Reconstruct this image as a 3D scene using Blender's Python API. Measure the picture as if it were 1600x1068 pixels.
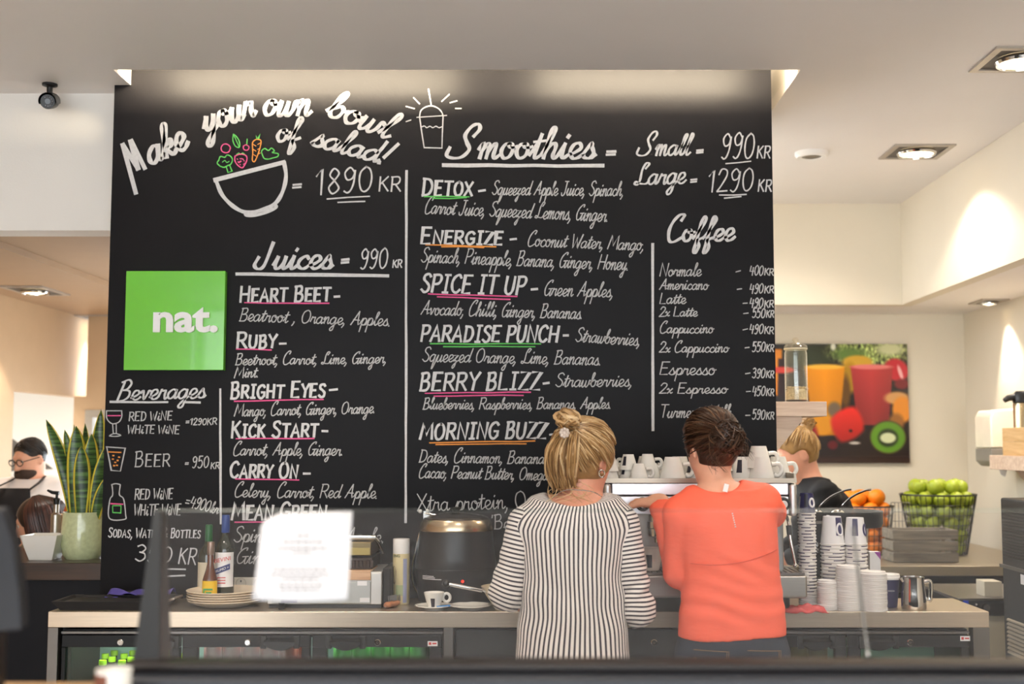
import bpy, math, random
import numpy as np
from mathutils import Vector, Matrix

# ------------------------------------------------------------------ camera, world, exposure
scn = bpy.context.scene
for o in list(bpy.data.objects):
    bpy.data.objects.remove(o)
COL = scn.collection
F_PX, VPX, PITCH, EYE = 1917.0, 845.0, math.atan(0.0824), 1.56
cam_d = bpy.data.cameras.new('camera')
cam_d.sensor_width = 36.0
cam_d.lens = F_PX / 1600 * 36.0
cam_d.shift_x = -(VPX - 800) / 1600
cam_d.clip_start = 0.05
cam_d.dof.use_dof = True
cam_d.dof.focus_distance = 4.55
cam_d.dof.aperture_fstop = 2.2
cam = bpy.data.objects.new('camera', cam_d)
cam.location = (0, 0, EYE)
cam.rotation_euler = (math.pi / 2 + PITCH, 0, 0)
COL.objects.link(cam)
scn.camera = cam
scn.view_settings.view_transform = 'Standard'
scn.view_settings.look = 'None'
scn.view_settings.gamma = 1
scn.view_settings.exposure = EXPOSURE = 0.12
world = bpy.data.worlds.new('daylight')
scn.world = world
world.use_nodes = True
bg = world.node_tree.nodes['Background']
bg.inputs[0].default_value = (0.90, 0.96, 1.0, 1)
bg.inputs[1].default_value = 6.2
scn.cycles.max_bounces = 10
scn.cycles.transparent_max_bounces = 24
scn.cycles.use_denoising = True
scn.cycles.sample_clamp_indirect = 6
scn.cycles.caustics_reflective = False
scn.cycles.caustics_refractive = False

CP, SP = math.cos(PITCH), math.sin(PITCH)
def ray(px, py):
    a, b = (px - VPX) / F_PX, (534 - py) / F_PX
    return Vector((a, CP - b * SP, SP + b * CP))
def P(px, py, Y):                       # photo pixel -> point of the place at depth Y
    d = ray(px, py); t = Y / d.y
    return Vector((d.x * t, Y, EYE + d.z * t))
def PZ(px, py, Z):                      # ... at height Z
    d = ray(px, py); t = (Z - EYE) / d.z
    return Vector((d.x * t, d.y * t, Z))
def PX(px, py, X):
    d = ray(px, py); t = X / d.x
    return Vector((X, d.y * t, EYE + d.z * t))

# ------------------------------------------------------------------ lights of the room
WARM, HALO, NEUT = (1.0, 0.80, 0.56), (1.0, 0.89, 0.76), (1.0, 0.95, 0.88)
def area(name, loc, rot, sx, sy, power, color):
    l = bpy.data.lights.new(name, 'AREA')
    l.shape = 'RECTANGLE'; l.size = sx; l.size_y = sy; l.energy = power; l.color = color
    o = bpy.data.objects.new(name, l); COL.objects.link(o)
    o.location = loc; o.rotation_euler = rot
    return o
def spot(name, loc, target, power, color, angle=80, blend=0.5, radius=0.04):
    l = bpy.data.lights.new(name, 'SPOT')
    l.energy = power; l.color = color; l.spot_size = math.radians(angle); l.spot_blend = blend; l.shadow_soft_size = radius
    o = bpy.data.objects.new(name, l); COL.objects.link(o)
    o.location = loc
    o.rotation_euler = (Vector(target) - Vector(loc)).to_track_quat('-Z', 'Y').to_euler()
    return o
CEIL, LOWL, LOWR = 3.02, 2.44, 2.40     # main ceiling, low ceiling at left, low ceiling at right
# unseen fill spots added under the ceiling to brighten the room; no fixtures
for k, (x, y, p) in enumerate([(-1.6, 2.6, 60), (0.0, 2.6, 60), (1.6, 2.6, 60), (-1.0, 1.3, 50), (1.0, 1.3, 50)]):
    spot('ceiling_fill_spot', (x, y, CEIL - 0.03), (x, y + 0.25, 0), p, HALO, 110, 0.6)

# ------------------------------------------------------------------ materials
def nodes_of(m):
    m.use_nodes = True
    return m.node_tree.nodes, m.node_tree.links, m.node_tree.nodes['Principled BSDF']
def lin(c):                              # sRGB 0-255 -> linear
    r = []
    for v in c[:3]:
        v = v / 255
        r.append(v / 12.92 if v <= 0.04045 else ((v + 0.055) / 1.055) ** 2.4)
    return (*r, 1.0)
def mat(name, rgb, rough=0.5, metal=0.0, var=0.08, scale=8.0, bump=0.0, bscale=60.0, trans=0.0, ior=1.45, coat=0.0,
        emit=None, estr=0.0, stretch=(1, 1, 1), spec=0.5, sss=0.0, alpha=1.0):
    m = bpy.data.materials.new(name)
    N, L, b = nodes_of(m)
    c = lin(rgb)
    tc = N.new('ShaderNodeTexCoord'); mp = N.new('ShaderNodeMapping'); mp.inputs['Scale'].default_value = stretch
    L.new(tc.outputs['Object'], mp.inputs[0])
    if var > 0:
        nz = N.new('ShaderNodeTexNoise'); nz.inputs['Scale'].default_value = scale; nz.inputs['Detail'].default_value = 5
        L.new(mp.outputs[0], nz.inputs[0])
        rp = N.new('ShaderNodeValToRGB')
        rp.color_ramp.elements[0].position = 0.25; rp.color_ramp.elements[1].position = 0.75
        rp.color_ramp.elements[0].color = (*[v * (1 - var) for v in c[:3]], 1)
        rp.color_ramp.elements[1].color = (*[min(1, v * (1 + var)) for v in c[:3]], 1)
        L.new(nz.outputs[0], rp.inputs[0]); L.new(rp.outputs[0], b.inputs['Base Color'])
    else:
        b.inputs['Base Color'].default_value = c
    b.inputs['Roughness'].default_value = rough
    b.inputs['Metallic'].default_value = metal
    b.inputs['IOR'].default_value = ior
    b.inputs['Specular IOR Level'].default_value = spec
    b.inputs['Transmission Weight'].default_value = trans
    b.inputs['Coat Weight'].default_value = coat
    b.inputs['Subsurface Weight'].default_value = sss
    b.inputs['Alpha'].default_value = alpha
    if sss:
        b.inputs['Subsurface Radius'].default_value = (0.02, 0.008, 0.004); b.inputs['Subsurface Scale'].default_value = 0.4
    if emit:
        b.inputs['Emission Color'].default_value = lin(emit); b.inputs['Emission Strength'].default_value = estr
    if bump > 0:
        n2 = N.new('ShaderNodeTexNoise'); n2.inputs['Scale'].default_value = bscale; n2.inputs['Detail'].default_value = 4
        bp = N.new('ShaderNodeBump'); bp.inputs['Strength'].default_value = bump; bp.inputs['Distance'].default_value = 0.01
        L.new(mp.outputs[0], n2.inputs[0]); L.new(n2.outputs[0], bp.inputs['Height']); L.new(bp.outputs[0], b.inputs['Normal'])
    return m
def glass(name, tint=(1, 1, 1), refl=1.0, rough=0.0, fac=None):   # thin clear sheet: see-through with a fresnel reflection
    m = bpy.data.materials.new(name); m.use_nodes = True
    N, L = m.node_tree.nodes, m.node_tree.links
    for n in list(N): N.remove(n)
    out = N.new('ShaderNodeOutputMaterial'); mx = N.new('ShaderNodeMixShader')
    t = N.new('ShaderNodeBsdfTransparent'); t.inputs[0].default_value = (*tint, 1)
    g = N.new('ShaderNodeBsdfGlossy'); g.inputs['Roughness'].default_value = rough; g.inputs[0].default_value = (refl, refl, refl, 1)
    if fac is None:
        f = N.new('ShaderNodeFresnel'); ge = N.new('ShaderNodeNewGeometry'); q = N.new('ShaderNodeMapRange')
        q.inputs['To Min'].default_value = 1.5; q.inputs['To Max'].default_value = 1 / 1.5
        L.new(ge.outputs['Backfacing'], q.inputs['Value']); L.new(q.outputs[0], f.inputs[0]); L.new(f.outputs[0], mx.inputs[0])
    else:
        mx.inputs[0].default_value = fac
    L.new(t.outputs[0], mx.inputs[1]); L.new(g.outputs[0], mx.inputs[2]); L.new(mx.outputs[0], out.inputs[0])
    return m
def wood(name, dark, light, axis=0, rough=0.5, scale=6.0):
    m = bpy.data.materials.new(name)
    N, L, b = nodes_of(m)
    tc = N.new('ShaderNodeTexCoord'); mp = N.new('ShaderNodeMapping')
    s = [9.0, 9.0, 9.0]; s[axis] = 0.7; mp.inputs['Scale'].default_value = s
    nz = N.new('ShaderNodeTexNoise'); nz.inputs['Scale'].default_value = scale; nz.inputs['Detail'].default_value = 6; nz.inputs['Distortion'].default_value = 0.6
    rp = N.new('ShaderNodeValToRGB'); rp.color_ramp.elements[0].color = lin(dark); rp.color_ramp.elements[1].color = lin(light)
    rp.color_ramp.elements[0].position = 0.3; rp.color_ramp.elements[1].position = 0.7
    L.new(tc.outputs['Object'], mp.inputs[0]); L.new(mp.outputs[0], nz.inputs[0]); L.new(nz.outputs[0], rp.inputs[0]); L.new(rp.outputs[0], b.inputs['Base Color'])
    b.inputs['Roughness'].default_value = rough
    return m
def attr_mat(name, rough=0.5, attr='Col', sheen=0.0, bump=0.0, bscale=200, spec=0.5):   # colour from the mesh's own colour attribute
    m = bpy.data.materials.new(name); N, L, b = nodes_of(m)
    a = N.new('ShaderNodeAttribute'); a.attribute_name = attr
    L.new(a.outputs['Color'], b.inputs['Base Color'])
    b.inputs['Roughness'].default_value = rough; b.inputs['Sheen Weight'].default_value = sheen; b.inputs['Specular IOR Level'].default_value = spec
    if bump:
        tc = N.new('ShaderNodeTexCoord'); n2 = N.new('ShaderNodeTexNoise'); n2.inputs['Scale'].default_value = bscale
        bp = N.new('ShaderNodeBump'); bp.inputs['Strength'].default_value = bump; bp.inputs['Distance'].default_value = 0.01
        L.new(tc.outputs['Object'], n2.inputs[0]); L.new(n2.outputs[0], bp.inputs['Height']); L.new(bp.outputs[0], b.inputs['Normal'])
    return m

# ------------------------------------------------------------------ mesh collector
class MB:
    def __init__(s): s.v, s.f = [], []
    def add(s, vs, fs):
        n = len(s.v); s.v += [tuple(p) for p in vs]; s.f += [tuple(i + n for i in f) for f in fs]; return s
    def box(s, x0, x1, y0, y1, z0, z1):
        v = [(x, y, z) for z in (z0, z1) for y in (y0, y1) for x in (x0, x1)]
        return s.add(v, [(0, 2, 3, 1), (4, 5, 7, 6), (0, 1, 5, 4), (2, 6, 7, 3), (0, 4, 6, 2), (1, 3, 7, 5)])
    def obox(s, c, ax, ay, az):           # centre and three half-axis vectors
        c, ax, ay, az = map(Vector, (c, ax, ay, az))
        v = [c + ax * i + ay * j + az * k for k in (-1, 1) for j in (-1, 1) for i in (-1, 1)]
        return s.add(v, [(0, 2, 3, 1), (4, 5, 7, 6), (0, 1, 5, 4), (2, 6, 7, 3), (0, 4, 6, 2), (1, 3, 7, 5)])
    def lathe(s, prof, n=32, c=(0, 0, 0), sx=1, sy=1):   # profile of (radius, z); radius 0 closes an end
        vs, fs, rings = [], [], []
        for r, z in prof:
            if r <= 1e-6:
                rings.append([len(vs)]); vs.append((c[0], c[1], c[2] + z))
            else:
                rings.append(list(range(len(vs), len(vs) + n)))
                vs += [(c[0] + r * sx * math.cos(2 * math.pi * i / n), c[1] + r * sy * math.sin(2 * math.pi * i / n), c[2] + z) for i in range(n)]
        for a, b in zip(rings, rings[1:]):
            for i in range(n):
                j = (i + 1) % n
                if len(a) == 1 and len(b) == 1: break
                if len(a) == 1: fs.append((a[0], b[j], b[i]))
                elif len(b) == 1: fs.append((a[i], a[j], b[0]))
                else: fs.append((a[i], a[j], b[j], b[i]))
        return s.add(vs, fs)
    def cyl(s, c, r, h, n=24): return s.lathe([(0, 0), (r, 0), (r, h), (0, h)], n, c)
    def tube(s, pts, r, n=8, closed=False, cap=True, flat=1.0):
        pts = [Vector(p) for p in pts]; m = len(pts)
        rs = r if isinstance(r, (list, tuple, np.ndarray)) else [r] * m
        vs, fs = [], []
        t0 = (pts[1] - pts[0]).normalized()
        u = t0.orthogonal().normalized() if abs(t0.z) > 0.9 else t0.cross(Vector((0, 0, 1))).normalized()
        for i in range(m):
            if closed: t = pts[(i + 1) % m] - pts[i - 1]
            else: t = pts[min(i + 1, m - 1)] - pts[max(i - 1, 0)]
            if t.length < 1e-9: t = t0
            t = t.normalized(); u = u - t * u.dot(t)
            u = t.orthogonal().normalized() if u.length < 1e-6 else u.normalized()
            w = t.cross(u)
            for k in range(n):
                a = 2 * math.pi * k / n
                vs.append(pts[i] + (u * math.cos(a) + w * math.sin(a) * flat) * rs[i])
        for i in range(m if closed else m - 1):
            j = (i + 1) % m
            for k in range(n):
                l = (k + 1) % n
                fs.append((i * n + k, i * n + l, j * n + l, j * n + k))
        if cap and not closed:
            fs.append(tuple(range(n))[::-1]); fs.append(tuple((m - 1) * n + k for k in range(n)))
        return s.add(vs, fs)
    def rod(s, a, b, r, n=10, r2=None): return s.tube([a, b], [r, r if r2 is None else r2], n)
    def ball(s, c, r, n=20, sx=1, sy=1, sz=1):
        k = n // 2
        return s.lathe([(r * math.sin(math.pi * i / k), -r * sz * math.cos(math.pi * i / k)) for i in range(k + 1)], n, c, sx, sy)
    def poly(s, pts, ext):                # planar polygon swept along the vector ext
        pts = [Vector(p) for p in pts]; e = Vector(ext); n = len(pts)
        fs = [tuple(range(n))[::-1], tuple(range(n, 2 * n))] + [(i, (i + 1) % n, n + (i + 1) % n, n + i) for i in range(n)]
        return s.add(pts + [p + e for p in pts], fs)
    def sheet(s, grid):                   # grid of points -> quads
        r, c = len(grid), len(grid[0])
        return s.add([p for row in grid for p in row], [(i * c + j, i * c + j + 1, (i + 1) * c + j + 1, (i + 1) * c + j) for i in range(r - 1) for j in range(c - 1)])
    def move(s, loc=(0, 0, 0), rz=0, rx=0, ry=0):
        M = Matrix.Translation(loc) @ Matrix.Rotation(rz, 4, 'Z') @ Matrix.Rotation(ry, 4, 'Y') @ Matrix.Rotation(rx, 4, 'X')
        s.v = [tuple(M @ Vector(p)) for p in s.v]; return s

def mesh_obj(name, v, f, material, parent=None, smooth=38, bevel=0.0, attrs=None, label=None, colors=None):
    me = bpy.data.meshes.new(name)
    v = np.asarray(v, dtype=np.float64)
    if parent is not None:
        off = Vector((0, 0, 0)); q = parent
        while q is not None: off += q.location; q = q.parent
        v = v - np.array(off)
        org = None
    else:
        org = np.array([(v[:, 0].min() + v[:, 0].max()) / 2, (v[:, 1].min() + v[:, 1].max()) / 2, v[:, 2].min()])
        v = v - org
    me.from_pydata(v.tolist(), [], f.tolist() if isinstance(f, np.ndarray) else f)
    if smooth:
        me.polygons.foreach_set('use_smooth', [True] * len(me.polygons))
        me.set_sharp_from_angle(angle=math.radians(smooth))
    for k, a in (attrs or {}).items():
        at = me.attributes.new(k, 'FLOAT', 'POINT'); at.data.foreach_set('value', np.asarray(a, dtype=np.float32))
    if colors is not None:
        ca = me.color_attributes.new('Col', 'FLOAT_COLOR', 'POINT')
        ca.data.foreach_set('color', np.asarray(colors, dtype=np.float32).ravel())
    me.materials.append(material)
    o = bpy.data.objects.new(name, me); COL.objects.link(o)
    if parent is not None: o.parent = parent
    else: o.location = org
    if bevel:
        b = o.modifiers.new('bevel', 'BEVEL'); b.width = bevel; b.segments = 2; b.limit_method = 'ANGLE'; b.angle_limit = math.radians(40)
        b.harden_normals = True
    if label: o['label'] = label
    return o
def part(name, mb, m, parent, **k): return mesh_obj(name, mb.v, mb.f, m, parent, **k)
def tag(o, label, cat, group=None, kind=None):
    if label: o['label'] = label
    if cat: o['category'] = cat
    if group: o['group'] = group
    if kind: o['kind'] = kind
    return o
def T(name, label, cat, loc=(0, 0, 0), group=None):
    o = bpy.data.objects.new(name, None); o.empty_display_size = 0.05; COL.objects.link(o); o.location = loc
    return tag(o, label, cat, group)
def O(name, mb, m, label, cat, group=None, **k): return tag(mesh_obj(name, mb.v, mb.f, m, None, **k), label, cat, group)
def S(name, mb, m, parent=None, **k):
    o = mesh_obj(name, mb.v, mb.f, m, parent, **k)
    if parent is None: o['kind'] = 'structure'
    return o
def dup(o, loc, rz=None, label=None, group=None, parent=None, rot=None, scale=None):   # copy a thing with its parts and sub-parts
    c = o.copy(); COL.objects.link(c)
    if parent is not None: c.parent = parent
    else:
        c.location = loc
        if rot is not None: c.rotation_euler = rot
        elif rz is not None: c.rotation_euler = (0, 0, rz)
        if scale is not None: c.scale = (scale,) * 3
        if label: c['label'] = label
        if group: c['group'] = group
    for ch in list(o.children): dup(ch, None, parent=c)
    return c
def smoothpath(pts, n=8, closed=False):   # Catmull-Rom through the points
    pts = [np.array(p, float) for p in pts]
    if len(pts) < 3: return pts
    out = []; m = len(pts)
    for i in range(m if closed else m - 1):
        p0 = pts[i - 1] if (i > 0 or closed) else 2 * pts[0] - pts[1]
        p1, p2 = pts[i], pts[(i + 1) % m]
        p3 = pts[(i + 2) % m] if (i + 2 < m or closed) else 2 * p2 - p1
        for k in range(n):
            t = k / n
            out.append(0.5 * ((2 * p1) + (-p0 + p2) * t + (2 * p0 - 5 * p1 + 4 * p2 - p3) * t * t + (-p0 + 3 * p1 - 3 * p2 + p3) * t ** 3))
    if not closed: out.append(pts[-1])
    return out
def printed(name, text, size, m, parent, origin, right, up, ext=0.0005, bold=0.0, label=None, align='CENTER'):   # printed or cut-out letters lying on a surface
    cu = bpy.data.curves.new(name, 'FONT'); cu.body = text; cu.size = size; cu.extrude = ext; cu.offset = bold; cu.align_x = align; cu.resolution_u = 3
    t = bpy.data.objects.new(name, cu); COL.objects.link(t)
    dg = bpy.context.evaluated_depsgraph_get(); dg.update()
    ev = t.evaluated_get(dg); me0 = ev.to_mesh()
    r, u = Vector(right).normalized(), Vector(up).normalized(); n = r.cross(u)
    vs = [Vector(origin) + r * p.co.x + u * p.co.y + n * p.co.z for p in me0.vertices]; fs = [tuple(p.vertices) for p in me0.polygons]
    ev.to_mesh_clear(); bpy.data.objects.remove(t); bpy.data.curves.remove(cu)
    return mesh_obj(name, vs, fs, m, parent, smooth=0, label=label)
random.seed(7); rng = np.random.default_rng(7)

# ------------------------------------------------------------------ shared materials
M = {}
M['wall'] = mat('white_paint', (232, 228, 222), 0.7, var=0.02, scale=3, bump=0.05, bscale=120)
M['wall_warm'] = mat('cream_paint', (226, 216, 198), 0.7, var=0.02, scale=3, bump=0.05, bscale=120)
M['ceiling'] = mat('ceiling_paint', (238, 232, 228), 0.55, var=0.02, scale=2)
M['floor'] = mat('pale_grey_floor_tile', (206, 204, 204), 0.4, var=0.05, scale=3)
M['steel'] = mat('brushed_steel', (176, 170, 162), 0.32, 1.0, var=0.06, scale=6, stretch=(1, 30, 30), bump=0.03, bscale=40)
M['steel_dark'] = mat('worn_steel', (120, 116, 112), 0.4, 1.0, var=0.1, scale=10)
M['chrome'] = mat('chrome', (215, 213, 210), 0.12, 1.0, var=0.02)
M['black'] = mat('black_plastic', (22, 22, 24), 0.4, var=0.1)
M['black_matte'] = mat('matte_black', (28, 27, 29), 0.65, var=0.1)
M['fridge'] = mat('black_fridge_enamel', (25, 26, 28), 0.4, var=0.05, spec=0.3)
M['white_china'] = mat('white_china', (238, 234, 226), 0.18, var=0.02, coat=0.3)
M['paper_white'] = mat('white_paper', (238, 236, 236), 0.7, var=0.02)
M['lid_white'] = mat('white_lid_plastic', (236, 232, 228), 0.35, var=0.02)
M['navy'] = mat('navy_print', (52, 50, 92), 0.45, var=0.05)
M['bar_dark'] = mat('dark_navy_panel', (15, 16, 22), 0.55, var=0.1, spec=0.25)
M['glass_clear'] = glass('clear_glass')

# ------------------------------------------------------------------ the room
YS = PZ(700, 109, CEIL).y                      # front lip of the light slot above the menu board
XS0, XS1 = PZ(176, 108, CEIL).x, PZ(1250, 110, CEIL).x
YB = 4.92                                      # face of the menu board
BX0, BX1 = -1.745, 0.943
SOFL_Y, SOFR_Y, SOFR_X = 5.04, 7.42, 2.20
WR_X, WB_Y, WL_X = 2.76, 7.97, -3.10
S('floor', MB().box(-6, 4, -4, 12, -0.1, 0), M['floor'])
c = MB()
c.box(-3.7, 3.7, -3.2, YS, CEIL, CEIL + 0.05)
c.box(-3.7, XS0, YS, SOFL_Y + 0.1, CEIL, CEIL + 0.05)
c.box(XS1, SOFR_X + 0.1, YS, SOFR_Y + 0.1, CEIL, CEIL + 0.05)
c.box(BX1 - 0.5, XS1, 5.35, SOFR_Y + 0.1, CEIL, CEIL + 0.05)
S('ceiling', c, M['ceiling'], smooth=0)
c = MB()                                        # recess above the slot
c.box(XS0 - 0.05, XS1 + 0.05, YS - 0.3, 5.4, 3.34, 3.38)
c.box(XS0 - 0.05, XS1 + 0.05, YS - 0.34, YS - 0.3, CEIL + 0.05, 3.38)
c.box(XS0 - 0.05, XS1 + 0.05, 5.35, 5.4, CEIL + 0.05, 3.38)
c.box(XS0 - 0.05, XS0, YS - 0.3, 5.35, CEIL + 0.05, 3.34)
c.box(XS1, XS1 + 0.05, YS - 0.3, 5.35, CEIL + 0.05, 3.34)
S('trim_1', c, M['wall'], smooth=0)
for x0, x1 in ((XS0 + 0.10, -0.37), (-0.01, XS1 - 0.16)):     # two light strips lying in the recess, dark gap between them
    area('slot_light', ((x0 + x1) / 2, YS - 0.075, 3.115), (math.radians(58), 0, 0), x1 - x0, 0.03, 38 * (x1 - x0), (1, 0.84, 0.58))
    area('slot_light', ((x0 + x1) / 2, YS - 0.08, 3.16), (math.radians(180), 0, 0), x1 - x0, 0.04, 30 * (x1 - x0), (1, 0.93, 0.80))
# walls
S('wall_center', MB().box(BX0 + 0.004, BX1 - 0.004, YB + 0.03, 5.6, 0, 3.2), M['wall_warm'], smooth=0)
S('wall_soffit_left', MB().box(-3.7, BX0 + 0.004, SOFL_Y, SOFL_Y + 0.15, LOWL, CEIL), M['wall'], smooth=0)
S('wall_soffit_right', MB().box(BX1 - 0.3, SOFR_X + 0.08, SOFR_Y, SOFR_Y + 0.1, LOWR, CEIL).box(SOFR_X, SOFR_X + 0.08, -3.2, SOFR_Y, LOWR, CEIL), M['wall_warm'], smooth=0)
S('ceiling_low_right', MB().box(SOFR_X + 0.08, WR_X, -3.2, WB_Y, LOWR, LOWR + 0.05).box(BX1 - 0.3, SOFR_X + 0.08, SOFR_Y + 0.1, WB_Y, LOWR, LOWR + 0.05), M['ceiling'], smooth=0)
S('ceiling_low_left', MB().box(-2.36, -1.3, SOFL_Y + 0.15, 10.5, LOWL, LOWL + 0.05).box(-3.1, -2.36, SOFL_Y + 0.15, 10.5, LOWL - 0.03, LOWL + 0.05), mat('taupe_ceiling_paint', (176, 146, 114), 0.55, var=0.02), smooth=0)
S('wall_right', MB().box(WR_X, WR_X + 0.1, -3.2, WB_Y + 0.1, 0, CEIL), M['wall_warm'], smooth=0)
S('wall_back', MB().box(BX1 - 0.8, WR_X, WB_Y, WB_Y + 0.1, 0, LOWR + 0.05), M['wall_warm'], smooth=0)
beige = mat('beige_wall_paint', (196, 166, 132), 0.6, var=0.03)
S('wall_left', MB().box(-3.2, WL_X, SOFL_Y + 0.15, 10.5, 1.87, LOWL).box(-3.2, WL_X, 5.3, 7.22, 0, 1.87).box(-3.7, WL_X, SOFL_Y, 5.3, 0, LOWL).box(-3.8, -3.7, -3.2, SOFL_Y + 0.15, 0, CEIL), beige, smooth=0)
# kitchen seen through the opening in the left wall
S('wall_kitchen', MB().box(-4.5, -4.4, 6.4, 9.9, 0, 2.3).box(-4.4, -3.2, 6.4, 6.5, 0, 2.3).box(-4.4, -3.2, 9.8, 9.9, 0, 2.3).box(-4.4, -3.2, 6.4, 9.9, 2.1, 2.15), M['wall'], smooth=0)
area('kitchen_light', (-3.55, 7.9, 2.07), (0, math.radians(28), 0), 0.12, 1.9, 55, (1, 0.95, 0.86))
# partition with a window at the far left
w = P(112, 625, 8.15)
S('wall_far', MB().box(WL_X, -3.02, 8.15, 8.22, 0, 1.87).box(-3.02, -1.3, 8.15, 8.22, 1.78, 2.44).box(-3.02, -1.3, 8.15, 8.22, 0, 0.9), beige, smooth=0)
win = S('window_1', MB().box(-3.02, -2.97, 8.14, 8.2, 0.9, 1.78).box(-2.97, -1.5, 8.14, 8.2, 1.73, 1.78).box(-2.97, -1.5, 8.14, 8.2, 0.9, 0.95).box(-2.9, -2.87, 8.14, 8.2, 0.95, 1.73), mat('grey_window_frame', (168, 160, 148), 0.5))
part('window_pane', MB().box(-2.97, -1.5, 8.165, 8.17, 0.95, 1.73), M['glass_clear'], win)
win['kind'] = 'structure'
# shop front behind the photographer: daylight comes in between its frames
fr = MB()
for x in (-3.6, -1.8, 0, 1.8, 3.5): fr.box(x - 0.04, x + 0.04, -3.2, -3.1, 0, CEIL)
fr.box(-3.7, 3.6, -3.2, -3.1, 0, 0.15).box(-3.7, 3.6, -3.2, -3.1, 2.95, CEIL)
S('window_2', fr, M['steel_dark'], smooth=0)

# ------------------------------------------------------------------ lamps in the ceilings, then spots that have no fixture
bulb_m = mat('lit_halogen_bulb', (255, 236, 200), 0.4, var=0, emit=(255, 226, 176), estr=7.0)
dark_in = mat('lamp_housing_grey', (92, 86, 80), 0.5)
frame_m = mat('lamp_frame_silver', (178, 170, 160), 0.4, 0.6)
def square_lamp(px, py, z, label, power, target=None, sx=0.15, sy=0.15, lit=True, ang=70):
    c = PZ(px, py, z)
    t = T('recessed_ceiling_lamp', label, 'ceiling lamp', (c.x, c.y, z), 'recessed square ceiling lamps')
    m = MB(); w = 0.028
    m.box(-sx, sx, -sy, -sy + w, -0.008, 0.004).box(-sx, sx, sy - w, sy, -0.008, 0.004).box(-sx, -sx + w, -sy + w, sy - w, -0.008, 0.004).box(sx - w, sx, -sy + w, sy - w, -0.008, 0.004)
    m.move(c); part('frame', m, frame_m, t, smooth=0)
    part('housing', MB().box(-sx + w, sx - w, -sy + w, sy - w, -0.001, 0.0005).move(c), dark_in, t, smooth=0)
    r = min(sx, sy) * 0.62
    part('reflector', MB().lathe([(r, -0.002), (r * 1.05, -0.012), (r, -0.022), (r * 0.93, -0.022), (r * 0.9, -0.008)], 28).move(c), M['chrome'], t)
    part('bulb', MB().lathe([(r * 0.9, -0.008), (r * 0.7, -0.016), (r * 0.3, -0.022), (0, -0.024)], 24).move(c), bulb_m, t)
    tg = target or (c.x, c.y + 0.05, 0)
    spot('lamp_beam', (c.x, c.y, z - 0.03), tg, power, HALO, ang, 0.35, 0.05)
    return t
square_lamp(1432, 236, CEIL, 'recessed square lamp in the main ceiling left of the sloping right soffit edge', 50, (1.95, 6.1, 0.0), ang=125)
square_lamp(1596, 92, CEIL, 'recessed square lamp in the main ceiling cut by the right photo edge', 60, (1.7, 4.7, 0), ang=110)
square_lamp(55, 453, LOWL - 0.03, 'recessed lamp in the low taupe ceiling nearest the left photo edge', 45, (-3.15, 7.1, 0.4), 0.12, 0.2)
square_lamp(157, 496, LOWL - 0.03, 'recessed lamp in the low taupe ceiling half hidden by the menu board', 45, (-3.1, 8.7, 0.4), 0.12, 0.2)
square_lamp(1545, 470, LOWR, 'recessed lamp in the low ceiling beside the right wall', 45, (2.74, 6.95, 0.8), 0.08, 0.12)
spot('wall_beam', (2.62, 6.6, LOWR - 0.03), (2.75, 6.6, 0.6), 40, HALO, 75, 0.4, 0.04)
spot('wall_beam', (1.2, 6.2, CEIL - 0.04), (1.7, 7.9, 1.0), 70, HALO, 75, 0.9, 0.08)  # added fill aimed at the picture wall, no lamp hangs here
spot('bar_fill_beam', (1.35, 5.6, CEIL - 0.04), (1.25, 4.7, 0.9), 70, HALO, 70, 0.8, 0.06)  # this and the next two are added to brighten the bar, without fixtures
spot('bar_fill_beam', (-0.9, 3.75, CEIL - 0.04), (-0.95, 4.7, 0.95), 55, HALO, 60, 0.9, 0.06)
spot('bar_fill_beam', (-2.3, 5.9, LOWL - 0.04), (-2.3, 5.6, 0), 25, HALO, 100, 0.7, 0.05)
# round ceiling speaker
c = PZ(1268, 238, CEIL)
t = T('ceiling_speaker', 'small round white speaker on the main ceiling right of the menu board', 'speaker', (c.x, c.y, CEIL))
part('rim', MB().lathe([(0.05, 0), (0.083, 0), (0.083, -0.016), (0.074, -0.028), (0.052, -0.026), (0.05, -0.02)], 36).move(c), M['lid_white'], t)
part('grille', MB().lathe([(0.0, -0.022), (0.03, -0.022), (0.033, -0.026), (0.036, -0.022), (0.052, -0.021)], 36).move(c), mat('grey_speaker_grille', (128, 118, 104), 0.5), t)
# security camera
c = PZ(78, 131, CEIL)
t = T('security_camera', 'black bullet security camera hanging from the ceiling at top left', 'camera', (c.x, c.y, CEIL))
part('mount', MB().lathe([(0, 0), (0.03, 0), (0.03, -0.008), (0.012, -0.014), (0.011, -0.04), (0, -0.04)], 20).move(c), M['black'], t)
b0 = Vector((c.x - 0.01, c.y + 0.05, CEIL - 0.058)); b1 = Vector((c.x + 0.03, c.y - 0.09, CEIL - 0.098))
part('housing', MB().tube([b0, b0.lerp(b1, 0.06), b0.lerp(b1, 0.92), b1], [0.022, 0.030, 0.031, 0.027], 20), M['black'], t)
d = (b1 - b0).normalized(); s_ = Vector((1, 0, 0)); u_ = s_.cross(d)
part('sunshade', MB().sheet([[b0.lerp(b1, k / 3 * 1.12 - 0.02) + (s_ * math.cos(a) - u_ * math.sin(a)) * 0.036 for a in np.linspace(-0.3, math.pi + 0.3, 16)] for k in range(4)]), M['black'], t)
lens = part('lens', MB().tube([b1 - d * 0.005, b1 + d * 0.003], 0.011, 16), mat('dark_lens_glass', (12, 12, 16), 0.1), t)
m = MB()
for k in range(12):
    a = k * math.pi / 6; m.ball(b1 + (s_ * math.cos(a) + u_ * math.sin(a)) * 0.019 + d * 0.001, 0.003, 8)
part('infrared_lamp_ring', m, mat('grey_lamp_beads', (150, 146, 150), 0.3), t)

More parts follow.
